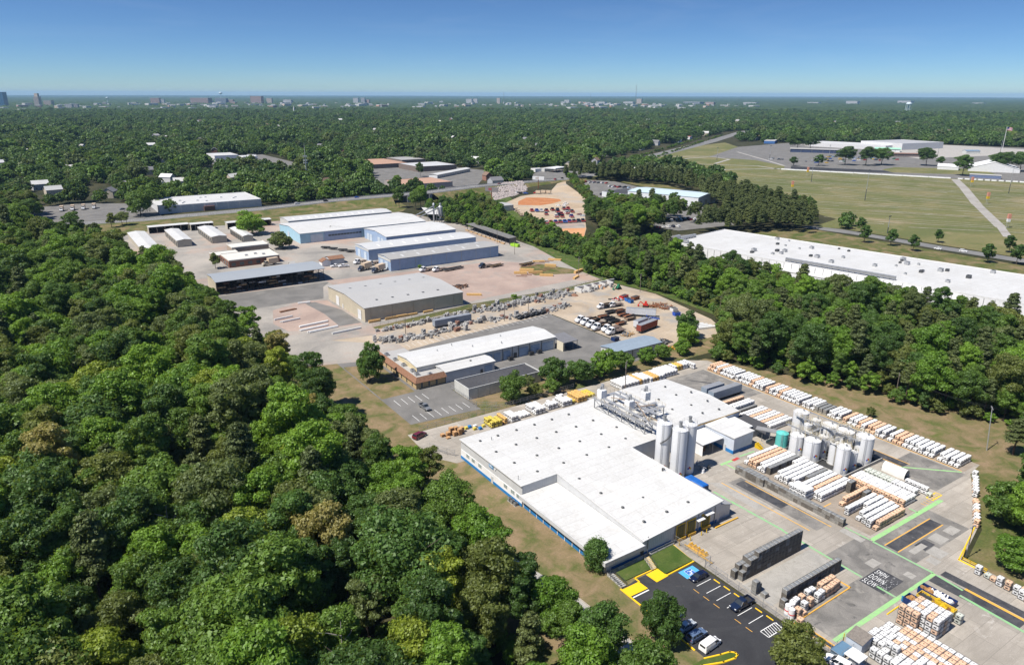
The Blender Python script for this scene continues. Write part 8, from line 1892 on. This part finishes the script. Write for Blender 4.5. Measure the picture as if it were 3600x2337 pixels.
for k,(x,y,h) in enumerate(((692.9,403.3,30),(790.5,531.4,26),(874.8,349.9,28),(539.2,291.9,13),(1080,700,24),(1010,760,22),(930,800,20),(1300,640,26),(1480,620,26))):
 T = thing('light_mast',('tall light mast in the middle of the field','tall light mast at the left of the field','tall light mast at the right of the field','thin pole beside the lane fence','light mast by the fairground cars','light mast at the fairground left','light mast on the fair meadow','light mast on the fairground apron','light mast at the fairground right')[k],'light mast',(x,y,0),0,'light masts'); MB().cyl(0,0,0,h * .38,.38,8,.3).build('base_pole',M_DSTEEL,T); MB().cyl(0,0,h * .38,h,.28,8,.16).build('pole',M_GALV,T); MB().box(-1.6,1.6,-.2,.2,h - .2,h + .4).build('lamp_head',M_DSTEEL,T)
br_me = MB().frust(-2.6, 2.6, -.45, .45, 0, 1.5, .05, .2).mesh('road_barrier', M_TRIM); n_b = 0
for a, b, n in (((890, 645), (974, 456), 42), ((976, 448), (1030, 330), 18)):
 for k in range(n):
  t = k / n; x,y = a[0] + (b[0] - a[0]) * t + rp.uniform(-.8,.8),a[1] + (b[1] - a[1]) * t; tag(link('road_barrier',br_me,None,(x,y,.2),R(-66) + rp.uniform(-.1,.1)),'white road barrier in the long line along the field %s' % ('left of the gravel track' if n > 20 else 'right of the gravel track'),'barrier','white road barriers %s' % ('left' if n > 20 else 'right'))
fence([(531, 322), (527, 245), (530, 190), (560, 60)], 1.6, 'brown rail fence between lane and field', 'field_fence', 5, M_MANS, False)
# ------------------------------------------------------------------ fairground
hall('fair_hall','big white flat roofed exhibition hall across the fairground',0,118,0,95,12,0,'x',plain('hall_white',(.66,.66,.66),.7),streaky('hall_roof',(.45,.45,.45),(.3,.3,.3),.5),None,'hall',loc=(1408,762),rz=R(-9),trim=M_TRIM)
hall('fair_hall','long low white hall left of the exhibition hall',0,150,0,60,8,0,'x',MATS['hall_white'],M_WROOF,None,'hall',loc=(1352,925),rz=R(-80),trim=M_TRIM)
def pavilion(x, y, lx, ly, h, rise, rz, m, lab, posts=True, wall=None):
 T = thing('pavilion',lab,'pavilion',(x,y,.1),rz); mb = MB(); mb.profile_x([(-ly / 2,h),(0,h + rise),(ly / 2,h),(ly / 2,h + .3),(0,h + rise + .3),(-ly / 2,h + .3)],-lx / 2,lx / 2); mb.build('roof',m,T); mb = MB()
 for i in range(6):
  for s in (-1, 1): mb.bar((-lx / 2 + 1 + (lx - 2) * i / 5, s * (ly / 2 - .6), 0), (-lx / 2 + 1 + (lx - 2) * i / 5, s * (ly / 2 - .6), h), .4)
 mb.build('post', M_STEEL, T)
 if wall: MB().box(-lx / 2 + 1, lx / 2 - 1, -ly / 2 + 1, ly / 2 - 1, 0, h - .2).build('wall', wall, T)
pavilion(1215,812,95,24,6,1.0,R(-58),MATS['grey_roof'],'long grey roofed open car shelter on the fairground',wall=plain('dim_blue',(.05,.07,.14),.7)); pavilion(1350,757,44,22,5,2.0,R(-60),plain('mint_roof',(.35,.66,.48),.6),'mint green roofed pavilion before the exhibition hall',wall=M_TRIM); pavilion(1268,676,60,18,5,.8,R(-42),plain('brown_flat',(.30,.18,.14),.8),'brown roofed stand behind the dark tree',wall=plain('stand_dim',(.2,.16,.15),.8))
hall('white_tent','white gabled hall tent at the right of the field',0,60,0,60,4.5,9,'y',M_TRIM,plain('tent_white',(.80,.80,.79),.6),None,'tent',loc=(1094,494),rz=R(-63)); hall('white_tent','smaller white tent left of the dark tree',0,26,0,20,4.5,3,'x',M_TRIM,MATS['tent_white'],None,'tent',loc=(1082,530),rz=R(-66)); hall('booth','low blue grey ticket booth before the white tent',0,34,0,8,4,.8,'x',plain('booth_blue',(.16,.20,.32),.7),M_ROOFG,None,'booth',loc=(1008,452),rz=R(-66)); hall('booth','small blue roofed booth on the far apron',0,26,0,12,5,1.5,'x',M_LGREY,plain('booth_roof',(.2,.28,.38),.6),None,'booth',loc=(1420,650),rz=R(-30))
for i in range(52):
 x,y = 1010 + rp.random() * 190,0; y = 770 - (x - 1010) * .05 - rp.random() * 95 - (x - 1010) * .12; c = rp.choice(['white','red','blue','grey','black','silver','navy','green','yellow','light blue']); park(rp.choice(['sedan','suv','pickup']),x,y,rp.choice([-40,140,50]) + rp.uniform(-8,8),c,'%s vehicle in the crowded fairground parking beside the grey shelter' % c,'vehicles on the fairground',.35,1.25)
Fl = thing('flagpole','tall flagpole with striped flag at the far right','flag',(1412,589,0)); MB().cyl(0,0,0,50,.5,8,.3).build('pole',M_TRIM,Fl)
def flag():
 wv = lambda t: (.9 * math.sin(t * 6.0), -.35 * t * t * 7)
 f0 = None
 for k in range(13):
  mb = MB()
  for i in range(10):
   a, b = i / 10, (i + 1) / 10
   if k > 5 and b <= .42: continue
   q = []
   for t, s in ((a, k), (b, k), (b, k + 1), (a, k + 1)): o, dz = wv(t); q.append((.5 + t * 9, o * .6, 43.5 + s * .43 + dz * .6))
   mb.quad(*q)
  o = mb.build('flag' if k == 0 else 'stripe',plain('flag_red',(.5,.04,.05),.7) if k % 2 == 0 else plain('flag_white',(.75,.75,.75),.7),Fl if k == 0 else f0); f0 = f0 or o
 mb = MB()
 for i in range(5):
  a, b = i * .42 / 5, (i + 1) * .42 / 5; q = []
  for t, s in ((a, 6), (b, 6), (b, 13), (a, 13)): o, dz = wv(t); q.append((.5 + t * 9, o * .6, 43.5 + s * .43 + dz * .6))
  mb.quad(*q)
 mb.build('canton', plain('flag_blue', (.03, .05, .2), .7), f0)
flag(); Fl.rotation_euler = (0, 0, R(-40))
# ------------------------------------------------------------------ buildings beyond the highway
hall('flat_shop','wide flat shop with salmon brown roof beyond the bridge',340,400,722,775,6,0,'x',plain('grey_pink_wall',(.36,.33,.32),.8),streaky('salmon_roof',(.50,.31,.21),(.38,.25,.18),.5),None,'shop')
hall('flat_shop','second flat salmon roofed block farther back',405,460,962,1050,6,0,'x',plain('brown_wall',(.2,.16,.14),.8),MATS['salmon_roof'],None,'shop'); hall('flat_shop','grey flat roofed block behind the salmon roofed shop',440,500,890,950,7,0,'x',MATS['brown_wall'],M_ROOFLG,None,'shop'); hall('flat_shop','dark brown flat block beside the grey roofed block',462,500,985,1040,8,0,'x',MATS['brown_wall'],MATS['worn_grey_roof'],None,'shop')
T = thing('storage_row','long white row of storage units behind the salmon roofed shop','storage units',(426,808,.1),R(33)); MB().box(0,92,0,12,0,4).build('wall',M_TRIM,T); MB().profile_x([(-.6,4.0),(6,5),(12.6,4.0),(12.6,4.3),(6,5.3),(-.6,4.3)],-.5,92.5).build('roof',M_WROOF,T)
for k in range(18): MB().box(2 + k * 5, 5.6 + k * 5, -.1, 0, 0, 3).build('roller_door', M_GALV, T)
hall('depot_hall','white flat roofed depot among the trees beyond the highway',248,284,1210,1268,8,0,'x',M_WHITEW,M_WROOF,None,'depot',trim=M_TRIM); hall('depot_hall','small white flat shed beside the far depot',290,312,1205,1236,5,0,'x',M_WHITEW,M_WROOF,None,'depot',trim=M_TRIM)
trailer(318, 1262, 16, 'white semi-trailer with blue cab at the far depot', M_TRIM, R(-35), .3)
hall('flat_shed','long white flat shed in the trees behind the white shop',96,128,905,925,5,0,'x',M_WHITEW,M_WROOF,None,'shed',trim=M_TRIM)
Gc = thing('gas_station','white canopy filling station at the highway junction','filling station',(602,795,0),R(20)); MB().box(-14,14,-8,8,5,6.2).build('canopy',M_TRIM,Gc); mb = MB(); [mb.bar((x,y,0),(x,y,5),.5) for x in (-9,9) for y in (-5,5)]; mb.build('post',M_GALV,Gc); MB().box(-12,12,11,19,0,4.5).build('kiosk',M_LGREY,Gc); mb = MB(); [mb.box(x - .5,x + .5,-.4,.4,0,1.7) for x in (-8,0,8)]; mb.build('pump',RED_,Gc)
hall('roadside_shop', 'small white roadside shop at the highway junction', 575, 588, 806, 818, 4, 0, 'x', M_WHITEW, M_WROOF, None, 'shop')
for k,(x,y,lx,ly,h,m_,rm,lab) in enumerate(((985,1040,26,16,5,M_LGREY,MATS['brown_flat'],'tan shop with brown roof left of the boulevard'),(1215,1165,30,18,5,M_WHITEW,plain('red_roof',(.45,.1,.08),.7),'white shop with red roof on the boulevard'),(1330,1240,34,18,6,M_WHITEW,MATS['red_roof'],'second red roofed shop farther up the boulevard'),(1500,1350,60,26,9,M_LGREY,M_ROOFDG,'grey flat block on the boulevard'),(1450,1140,34,20,6,plain('blue_wall',(.06,.16,.4),.6),MATS['hall_roof'],'blue fronted shop right of the boulevard'),(1600,1230,50,26,8,M_WHITEW,M_WROOF,'white shop block right of the boulevard'),(1380,1040,70,22,6,MATS['blue_wall'],M_ROOFG,'long blue walled dealership behind the fair meadow'),(1750,1300,60,30,8,M_WHITEW,MATS['salmon_roof'],'pale shop block farther up the boulevard'))):
 hall('roadside_shop', lab, -lx / 2, lx / 2, -ly / 2, ly / 2, h, 0, 'x', m_, rm, 'boulevard shops', 'shop', loc=(x, y), rz=R(32), trim=M_TRIM)
HW_ = [plain('house_white',(.66,.66,.64),.7),plain('house_cream',(.58,.52,.42),.7),plain('house_brick',(.33,.17,.12),.9),plain('house_grey',(.42,.43,.45),.7)]; HR_ = [plain('shingle_grey',(.20,.2,.21),.9),plain('shingle_brown',(.22,.15,.11),.9),plain('shingle_pale',(.42,.41,.4),.9),M_WROOF]
_hw = ['white', 'cream', 'brick', 'grey']; _hr = ['grey', 'brown', 'pale', 'white']
for i, (x, y, r) in enumerate(HOUSES):
 a,b = rp.randrange(4),rp.choices(range(4),[3,2,2,3])[0]; lx,ly = rp.uniform(12,17),rp.uniform(8,11); d = math.hypot(x,y); big = 1 + max(0,d - 1200) / 2400
 T = hall('house','%s house with %s roof among the trees %s' % (_hw[a],_hr[b],'just beyond the highway' if d < 950 else 'in the middle distance' if d < 1600 else 'far off'),-lx / 2,lx / 2,-ly / 2,ly / 2,6.5 * big,3.5,'x',HW_[a],HR_[b],'suburban houses','house',loc=(x,y),rz=rp.uniform(0,3.14),over=.5)
 if d < 1700:
  for q in (-.3, 0, .3): MB().box(lx * q - .6, lx * q + .6, -ly / 2 - .06, -ly / 2, 1.2, 2.8).build('window', M_GLASS, T)
# ------------------------------------------------------------------ skyline
def tower(x, y, w, d, h, m, lab, floors=8, bays=6, cat='building', name='city_building', setback=0.0, win=None, group='skyline buildings', rz=None):
 T = thing(name,lab,cat,(x,y,0),math.atan2(y,x) - math.pi / 2 - .55 if rz is None else rz,group); mb = MB(); mb.box(-w / 2,w / 2,-d / 2,d / 2,0,h * (1 - setback))
 if setback: mb.box(-w * .32, w * .32, -d * .32, d * .32, h * (1 - setback), h)
 mb.build('wall', m, T); fh = h * (1 - setback) / floors
 for f in range(floors):
  mb = MB()
  for b in range(bays): x0 = -w / 2 + w * (b + .15) / bays; mb.box(x0, x0 + w * .7 / bays, -d / 2 - .3, -d / 2 - .02, fh * (f + .25), fh * (f + .8))
  mb.build('window', win or plain('city_window', (.2, .22, .25), .3), T)
 MB().box(-w / 2 - .5, w / 2 + .5, -d / 2 - .5, d / 2 + .5, h * (1 - setback), h * (1 - setback) + 1.2).build('roof', M_ROOFLG, T)
 return T
M_CB = plain('city_brick',(.42,.26,.2),.9); M_CW = plain('city_white',(.56,.55,.54),.8); M_CT = plain('city_tan',(.58,.47,.38),.9); M_CG = plain('city_grey',(.38,.38,.39),.8); M_CGL = plain('city_glass',(.06,.13,.22),.2,.2); M_CS = plain('city_slate',(.2,.23,.27),.6)
tower(-95,6900,130,50,108,M_CGL,'tall blue glass office tower at the left edge of the skyline',16,8,win=plain('sky_glass',(.10,.22,.36),.15,.3))
tower(165,6900,38,36,100,M_CT,'tan art deco tower standing alone on the left skyline',14,4,setback=.25); tower(240,7000,60,40,46,M_CT,'pinkish block beside the tan tower',7,6)
for (x,y,w,h,m_,lab,st) in ((300,5600,46,34,M_CW,'grey and white slab block low on the left skyline',6),(336,5620,40,34,M_CG,'darker half of the low slab block',6),(1135,7800,90,60,M_CB,'brown slab block left of the hospital',9),(1185,7760,44,48,M_CW,'white block joined to the brown slab',8),(1640,8300,200,58,M_CB,'wide red brick hospital block',8),(1800,8100,120,56,M_CS,'dark glass wing beside the brick hospital',8),(1880,8050,60,42,M_CB,'small brick block right of the dark wing',6),(2050,7700,120,78,M_CB,'tall brown brick block right of the hospital',11),(2160,7650,60,58,M_CT,'tan block joined to the tall brick block',8),(2330,7600,90,44,M_CW,'white flat block right of the tan block',5),(3020,7500,60,60,M_CW,'pair of white towers, left one',10),(3090,7480,46,62,M_CG,'pair of white towers, right grey one',10),(3130,7460,50,44,M_CB,'low brick wing beside the white towers',6),(4110,7000,70,52,M_CW,'white slab with dark window strip, left half',6),(4170,6970,50,54,M_CW,'white slab with dark window strip, right half',6),(4470,6980,40,62,M_CT,'slim tan tower right of the white slab',10),(4900,6300,60,46,M_CW,'stepped white block in the middle right',7),(4860,6320,50,28,M_CW,'low wing of the stepped white block',4),(5560,5900,60,58,M_CT,'tan tower beside the tall mast',9),(5460,5950,120,30,M_CW,'long white block left of the tall mast',4),(5200,6100,110,28,M_CW,'long white block farther left of the mast',4),(5950,5500,200,30,M_CS,'dark curved stadium right of the tall mast',3),(6500,5200,150,26,M_CW,'white blocks beyond the stadium',4),(7300,5000,130,26,M_CW,'long white block on the right skyline',4),(7550,4700,130,40,M_CW,'bright white hospital on the right skyline',5),(8600,4700,160,40,M_CW,'pale block on the far right ridge',4),(8800,4000,120,24,M_CW,'pale hall at the far right edge',3),(5600,4960,90,34,plain('salmon_block',(.5,.3,.25),.8),'salmon hotel block among trees right of centre',4),(2880,5700,70,26,M_CW,'low white school block under the skyline',4),(4620,5600,60,26,M_CT,'small tan block under the skyline',4)):
 tower(x, y, w, w * .4, h, m_, lab, st, max(4, int(w / 12)))
for i in range(190):
 az = R(rp.uniform(38,91)); d = rp.gauss(6300,1000); d = max(4750,min(9500,d)); x,y = d * math.cos(az),d * math.sin(az); w = rp.uniform(22,90); h = rp.uniform(13,27); m_ = rp.choices([M_CW,M_CT,M_CB,M_CG],[6,2,2,2])[0]
 T = thing('city_building','low %s building in the %s of the distant town' % ({'city_white': 'white','city_tan': 'tan','city_brick': 'brick','city_grey': 'grey'}[m_.name],'left part' if az > R(72) else 'middle' if az > R(55) else 'right part'),'building',(x,y,0),rp.uniform(0,1.5),'low buildings of the town'); MB().box(-w / 2,w / 2,-w * .25,w * .25,0,h).build('wall',m_,T); MB().frust(-w / 2 - .4,w / 2 + .4,-w * .25 - .4,w * .25 + .4,h,h + 1.4,.6,.6).build('roof',M_WROOF if rp.random() < .5 else M_ROOFLG,T)
def mast(x, y, h, lab, w=2.2, guyed=True, name='radio_mast', m=None):
 T = thing(name, lab, 'mast', (x, y, 0), .3); mb = MB(); n = max(8, int(h / 12)); tw = w * .35
 for i in range(n):
  z0, z1 = h * i / n, h * (i + 1) / n; a0, a1 = w + (tw - w) * i / n, w + (tw - w) * (i + 1) / n
  for k in range(3):
   p = lambda a,k,z: (a * math.cos(k * 2.094),a * math.sin(k * 2.094),z); mb.bar(p(a0,k,z0),p(a1,k,z1),w * .16); mb.bar(p(a0,k,z0),p(a1,(k + 1) % 3,z1),w * .09); mb.bar(p(a1,k,z1),p(a1,(k + 1) % 3,z1),w * .09)
 mb.build('lattice', m or M_STEEL, T); MB().cyl(0, 0, h, h * 1.07, w * .1, 6).build('antenna', M_TRIM, T)
mast(3560,3815,160,'tall lattice radio mast rising over the right skyline',4); mast(4520,6950,135,'thin mast beside the slim tan tower',4); mast(5050,6100,110,'thin mast on the middle right skyline',3); mast(1660,4080,46,'slim white monopole among the middle trees',1.4); mast(990,1560,34,'lattice pole in the trees left of the boulevard',.9)
T = thing('cell_tower','grey monopole cell tower with antenna arms beyond the highway','mast',(272,842,0)); MB().cyl(0,0,0,36,.75,10,.35).build('pole',M_GALV,T); MB().cyl(0,0,36,46,.22,6,.08).build('antenna',M_TRIM,T)
for z in (24, 27, 31.5):
 mb = MB()
 for k in range(6): a = k * 1.047; mb.bar((0,0,z),(2.2 * math.cos(a),2.2 * math.sin(a),z),.14); mb.box(2.2 * math.cos(a) - .22,2.2 * math.cos(a) + .22,2.2 * math.sin(a) - .22,2.2 * math.sin(a) + .22,z - .9,z + .9)
 mb.build('antenna_array', M_TRIM, T)
def water_tower(x, y, h, r, lab, legs=True):
 T = thing('water_tower',lab,'water tower',(x,y,0)); mb = MB(); prof = [(r * .3,h - r * .9),(r * .85,h - r * .62),(r,h - r * .3),(r * .93,h - r * .08),(r * .6,h + r * .16),(.05,h + r * .26)]; n = 24
 for k, (rr, z) in enumerate(prof): mb.v += [(rr * math.cos(6.2832 * i / n), rr * math.sin(6.2832 * i / n), z) for i in range(n)]
 for k in range(len(prof) - 1):
  for i in range(n): j = (i + 1) % n; mb.f.append((k * n + i, k * n + j, (k + 1) * n + j, (k + 1) * n + i))
 mb.f.append(tuple(reversed(range(n)))); smooth_by_angle(mb.build('tank',plain('tower_paint',(.62,.72,.76),.5),T),60); MB().cyl(0,0,0,h - r * .8,r * .14,10).build('riser',MATS['tower_paint'],T)
 if legs:
  for k in range(6): a = k * 1.047; MB().bar((r * .95 * math.cos(a),r * .95 * math.sin(a),0),(r * .8 * math.cos(a),r * .8 * math.sin(a),h - r * .5),r * .12,8).build('leg',MATS['tower_paint'],T)
water_tower(4560,2470,56,17,'pale blue water tower on legs standing over the right woods'); water_tower(2550,11500,118,26,'tiny white water tower on the left horizon',False); water_tower(720,7700,66,11,'small white water tower over the left town',False)
for x,y,h,lab in ((1275,4070,40,'white church steeple low in the left middle distance'),(2090,4750,44,'white church steeple in the middle distance'),(4760,4040,36,'white church steeple right of centre')):
 T = thing('church',lab,'church',(x,y,0),.4); MB().box(-6,6,-4,20,0,12).build('nave',M_CW,T); MB().box(-3,3,-4.2,2,12,h * .6).build('steeple',M_CW,T); MB().frust(-3,3,-4.2,1.8,h * .6,h,2.95,2.95).build('spire',M_CW,T)
# ------------------------------------------------------------------ single trees that stand out
def solo(x, y, kind, hue, s, lab, name='broadleaf_tree'): tree(x, y, kind, hue, s, lab, None, name)
solo(90.0, 101.2, 'round', 'deep green', (.98, .98, 1.05), 'clipped egg shaped dark tree at the near corner of the factory')
solo(86.0,76.4,'full2','deep green',(.84,.84,1.15),'dense dark green tree on the grass island by the parked cars'); solo(101.0,57.4,'full1','olive green',(.85,.85,.85),'olive pine like tree at the bottom edge of the parking lot')
solo(91.4, 231, 'full2', 'deep green', (1.0, 1.0, 1.55), 'dark round tree beside the tan office lawn')
for x,y,k,h,s,lab in ((124.6,187.6,'full1','mid green',(.86,.86,.95),'full green tree before the dark roofed garage'),(134.8,191.6,'small2','grey green',.8,'thin small tree right of the garage tree'),(145.8,189.4,'full2','deep green',(1.1,1.1,1.2),'large dark tree at the fence behind the tote strip'),(155.6,188.6,'full1','deep green',(.95,.95,.85),'dark tree right of the large fence tree'),(168.4,189.0,'full2','bright green',(1.05,1.05,1.1),'bright green tree beside the tall dark utility pole'),(178,189.2,'full1','mid green',(.8,.8,.7),'low green tree before the blue roofed shed'),(189.6,188.8,'full2','bright green',.75,'bright small tree right of the blue roofed shed'),(198,189,'full1','mid green',.62,'small tree behind the rear tote block'),(208,188,'full2','bright green',.7,'bright scrubby tree at the north corner of the yard'),(219.6,195,'full1','bright green',.85,'bright tree at the mouth of the right wood'),(226,203,'full2','deep green',(1,1,1.3),'dark tree overhanging the white beam stacks'),(141,186.5,'bush2','mid green',1.0,'round bush left of the large fence tree'),(134.5,186.5,'bush2','olive green',.9,'olive bush on the fence line'),(163,187,'bush1','bright green',1.0,'bright bush by the utility pole foot')): solo(x,y,k,h,s,lab)
for x,y,s,lab in ((136.8,487,.85,'dome shaped grey green tree on the gravel beside the tan block'),): solo(x,y,'full2','grey green',(1.6,1.6,1.25),lab)
solo(132.8,548,'full1','bright green',(1.9,1.9,1.6),'broad bright green tree beside the short white roofed shed'); solo(84.6,449,'small1','grey green',1.0,'small tree at the corner of the brick office'); solo(188,381.6,'bush1','bright green',.6,'small bright shrub against the nearest blue warehouse'); solo(197.6,293.6,'bush1','bright green',.7,'young bright shrub at the block yard fence')
solo(216.4,112.4,'small2','olive green',.45,'tiny lone tree on the brown lawn behind the kerb totes'); solo(226.8,74.6,'pine2','dark needled',(1.1,1.1,.6),'dark conifer at the right edge behind the slanting tote line','pine_tree')
solo(168.0,49.0,'full1','bright green',(.85,.85,.72),'feathery bright green willow like tree at the planted corner'); solo(186.6,57.6,'full2','mid green',(1.3,1.3,1.25),'large green tree beyond the slanting tote line')
for x,y,s,lab in ((489.9,281,1.15,'first lane tree from the left, in front'),(525,305,1.1,'narrow lane tree from the left, behind'),(534,323,.85,'small lane tree at the field corner'),(495,264.5,1.1,'third lane tree, on the warehouse side'),(490,245.8,1.05,'fourth lane tree, on the warehouse side'),(534.5,252,.9,'lone small tree on the field side of the lane'),(494,201,1.15,'lane tree behind the two white cars'),(539.5,207.8,1.1,'field side lane tree near the right edge'),(504.6,189,1.2,'rightmost lane tree at the edge of the picture'),(508,160,1.1,'lane tree cut by the right edge')): solo(x,y,'small1','deep green',s * 1.12,lab)
for x,y,k,s,lab in ((1218,857,'oak3',1.5,'big dark tree left of the car shelter'),(1240,845,'oak1',1.35,'second big tree left of the car shelter'),(1032,641,'oak1',1.25,'round tree before the fairground cars'),(1047,617,'oak2',1.2,'round fairground tree next to its darker twin'),(1079,611,'oak3',1.25,'darker fairground twin tree'),(1125,568,'oak1',1.2,'dark tree before the brown roofed stand'),(1150,560,'small1',1.2,'small tree right of the brown roofed stand'),(1022,467,'oak2',1.15,'dark tree between the two white tents'),(1132,469,'oak3',1.3,'dark tree behind the large white tent'),(1145,450,'oak1',1.2,'second dark tree behind the large white tent'),(987,655,'small1',1.5,'small tree at the left of the fairground asphalt'),(955,675,'small1',1.2,'smallest fairground tree at the left')): solo(x,y,k,'deep green',(s * 1.75,s * 1.75,s * 1.15),lab)
solo(75,690,'full1','mid green',(2.3,2.3,2.2),'large spreading tree at the end of the white shop building'); solo(56,646,'oak1','grey green',(.9,.9,.55),'grey green bushes before the highway sign'); solo(48,640,'small1','olive green',1.2,'olive tree beside the highway sign'); solo(300,604,'oak1','bright green',1.05,'bright tree left of the bridge abutment'); solo(290,594,'oak3','mid green',1.0,'broad tree below the highway bridge'); solo(282,612,'oak2','mid green',.95,'tree at the end of the rear warehouse'); solo(416,835,'oak2','deep green',.9,'dark tree before the grey roofed block'); solo(360,735,'small1','bright green',1.3,'small bright tree at the salmon roofed shop'); solo(330,722,'oak1','mid green',.9,'tree at the left corner of the salmon roofed shop')
hd = NP.uniform(0, 1, (240, 2)); P = np.stack([600 + 900 * hd[:, 0], 735 + 570 * hd[:, 0] + (hd[:, 1] > .5) * 34 - 24], 1)
scatter('boulevard_hedge','clipped hedge rows along the boulevard','hedge',P,NP.integers(0,N_BUSH,len(P)).astype(np.int32),BUSH,NP.uniform(.5,.9,len(P)))
ZW = bpy.data.objects['workshop_yard'].data.vertices[0].co.z + .005
for k in range(30): MB().strip([(112 + k * 2.8,256.5 + k * .1),(112 + k * 2.8,261.0 + k * .1)],.14,ZW).build('stall_line',P_WHITE,bpy.data.objects['workshop_yard'])
for k in range(8):
 MB().strip([(91.5 + k * 2.7, 191.0), (91.5 + k * 2.7, 196.0)], .14, ZW).build('stall_line', P_WHITE, bpy.data.objects['workshop_yard'])
 if k < 5: MB().strip([(91.5 + k * 2.7, 205), (91.5 + k * 2.7, 210.5)], .14, ZW).build('stall_line', P_WHITE, bpy.data.objects['workshop_yard'])
# ------------------------------------------------------------------ haze
hz = MB().box(-42000, 42000, -42000, 42000, -1.0, 182.0).build('haze', None)
hm = bpy.data.materials.new('haze_air'); hm.use_nodes = True
hn = hm.node_tree; hn.nodes.clear()
ho = hn.nodes.new('ShaderNodeOutputMaterial'); hv = hn.nodes.new('ShaderNodeVolumePrincipled')
hv.inputs['Color'].default_value = (0.42, 0.70, 1.0, 1); hv.inputs['Density'].default_value = 3.4e-5; hv.inputs['Anisotropy'].default_value = 0.0
hn.links.new(hv.outputs[0], ho.inputs['Volume'])
hz.data.materials.append(hm)
hz['kind'] = 'stuff'; hz['label'] = 'thin summer haze over the whole country'
# ------------------------------------------------------------------ prototypes are not part of the place
for _p in list(VEH.values()): drop(_p)
for o in list(COL.objects):
 if o.parent is None and o.name.split('.')[0] in ('parked_car','pickup_truck','work_truck','flat_trailer','trailer','yard_skip','loader','scrap_pile','white_beam_stack','dumpster','timber_stack','sleeper_beam','paving_pallet','material_heap','lime_skip','road_barrier','row_banner','pavilion','storage_row') and o.location.z < 0.62 and not (o.get('group') == 'cars on the roads' and o.location.y > 600):
  o.location.z = gz(o.location.x, o.location.y) + 0.004
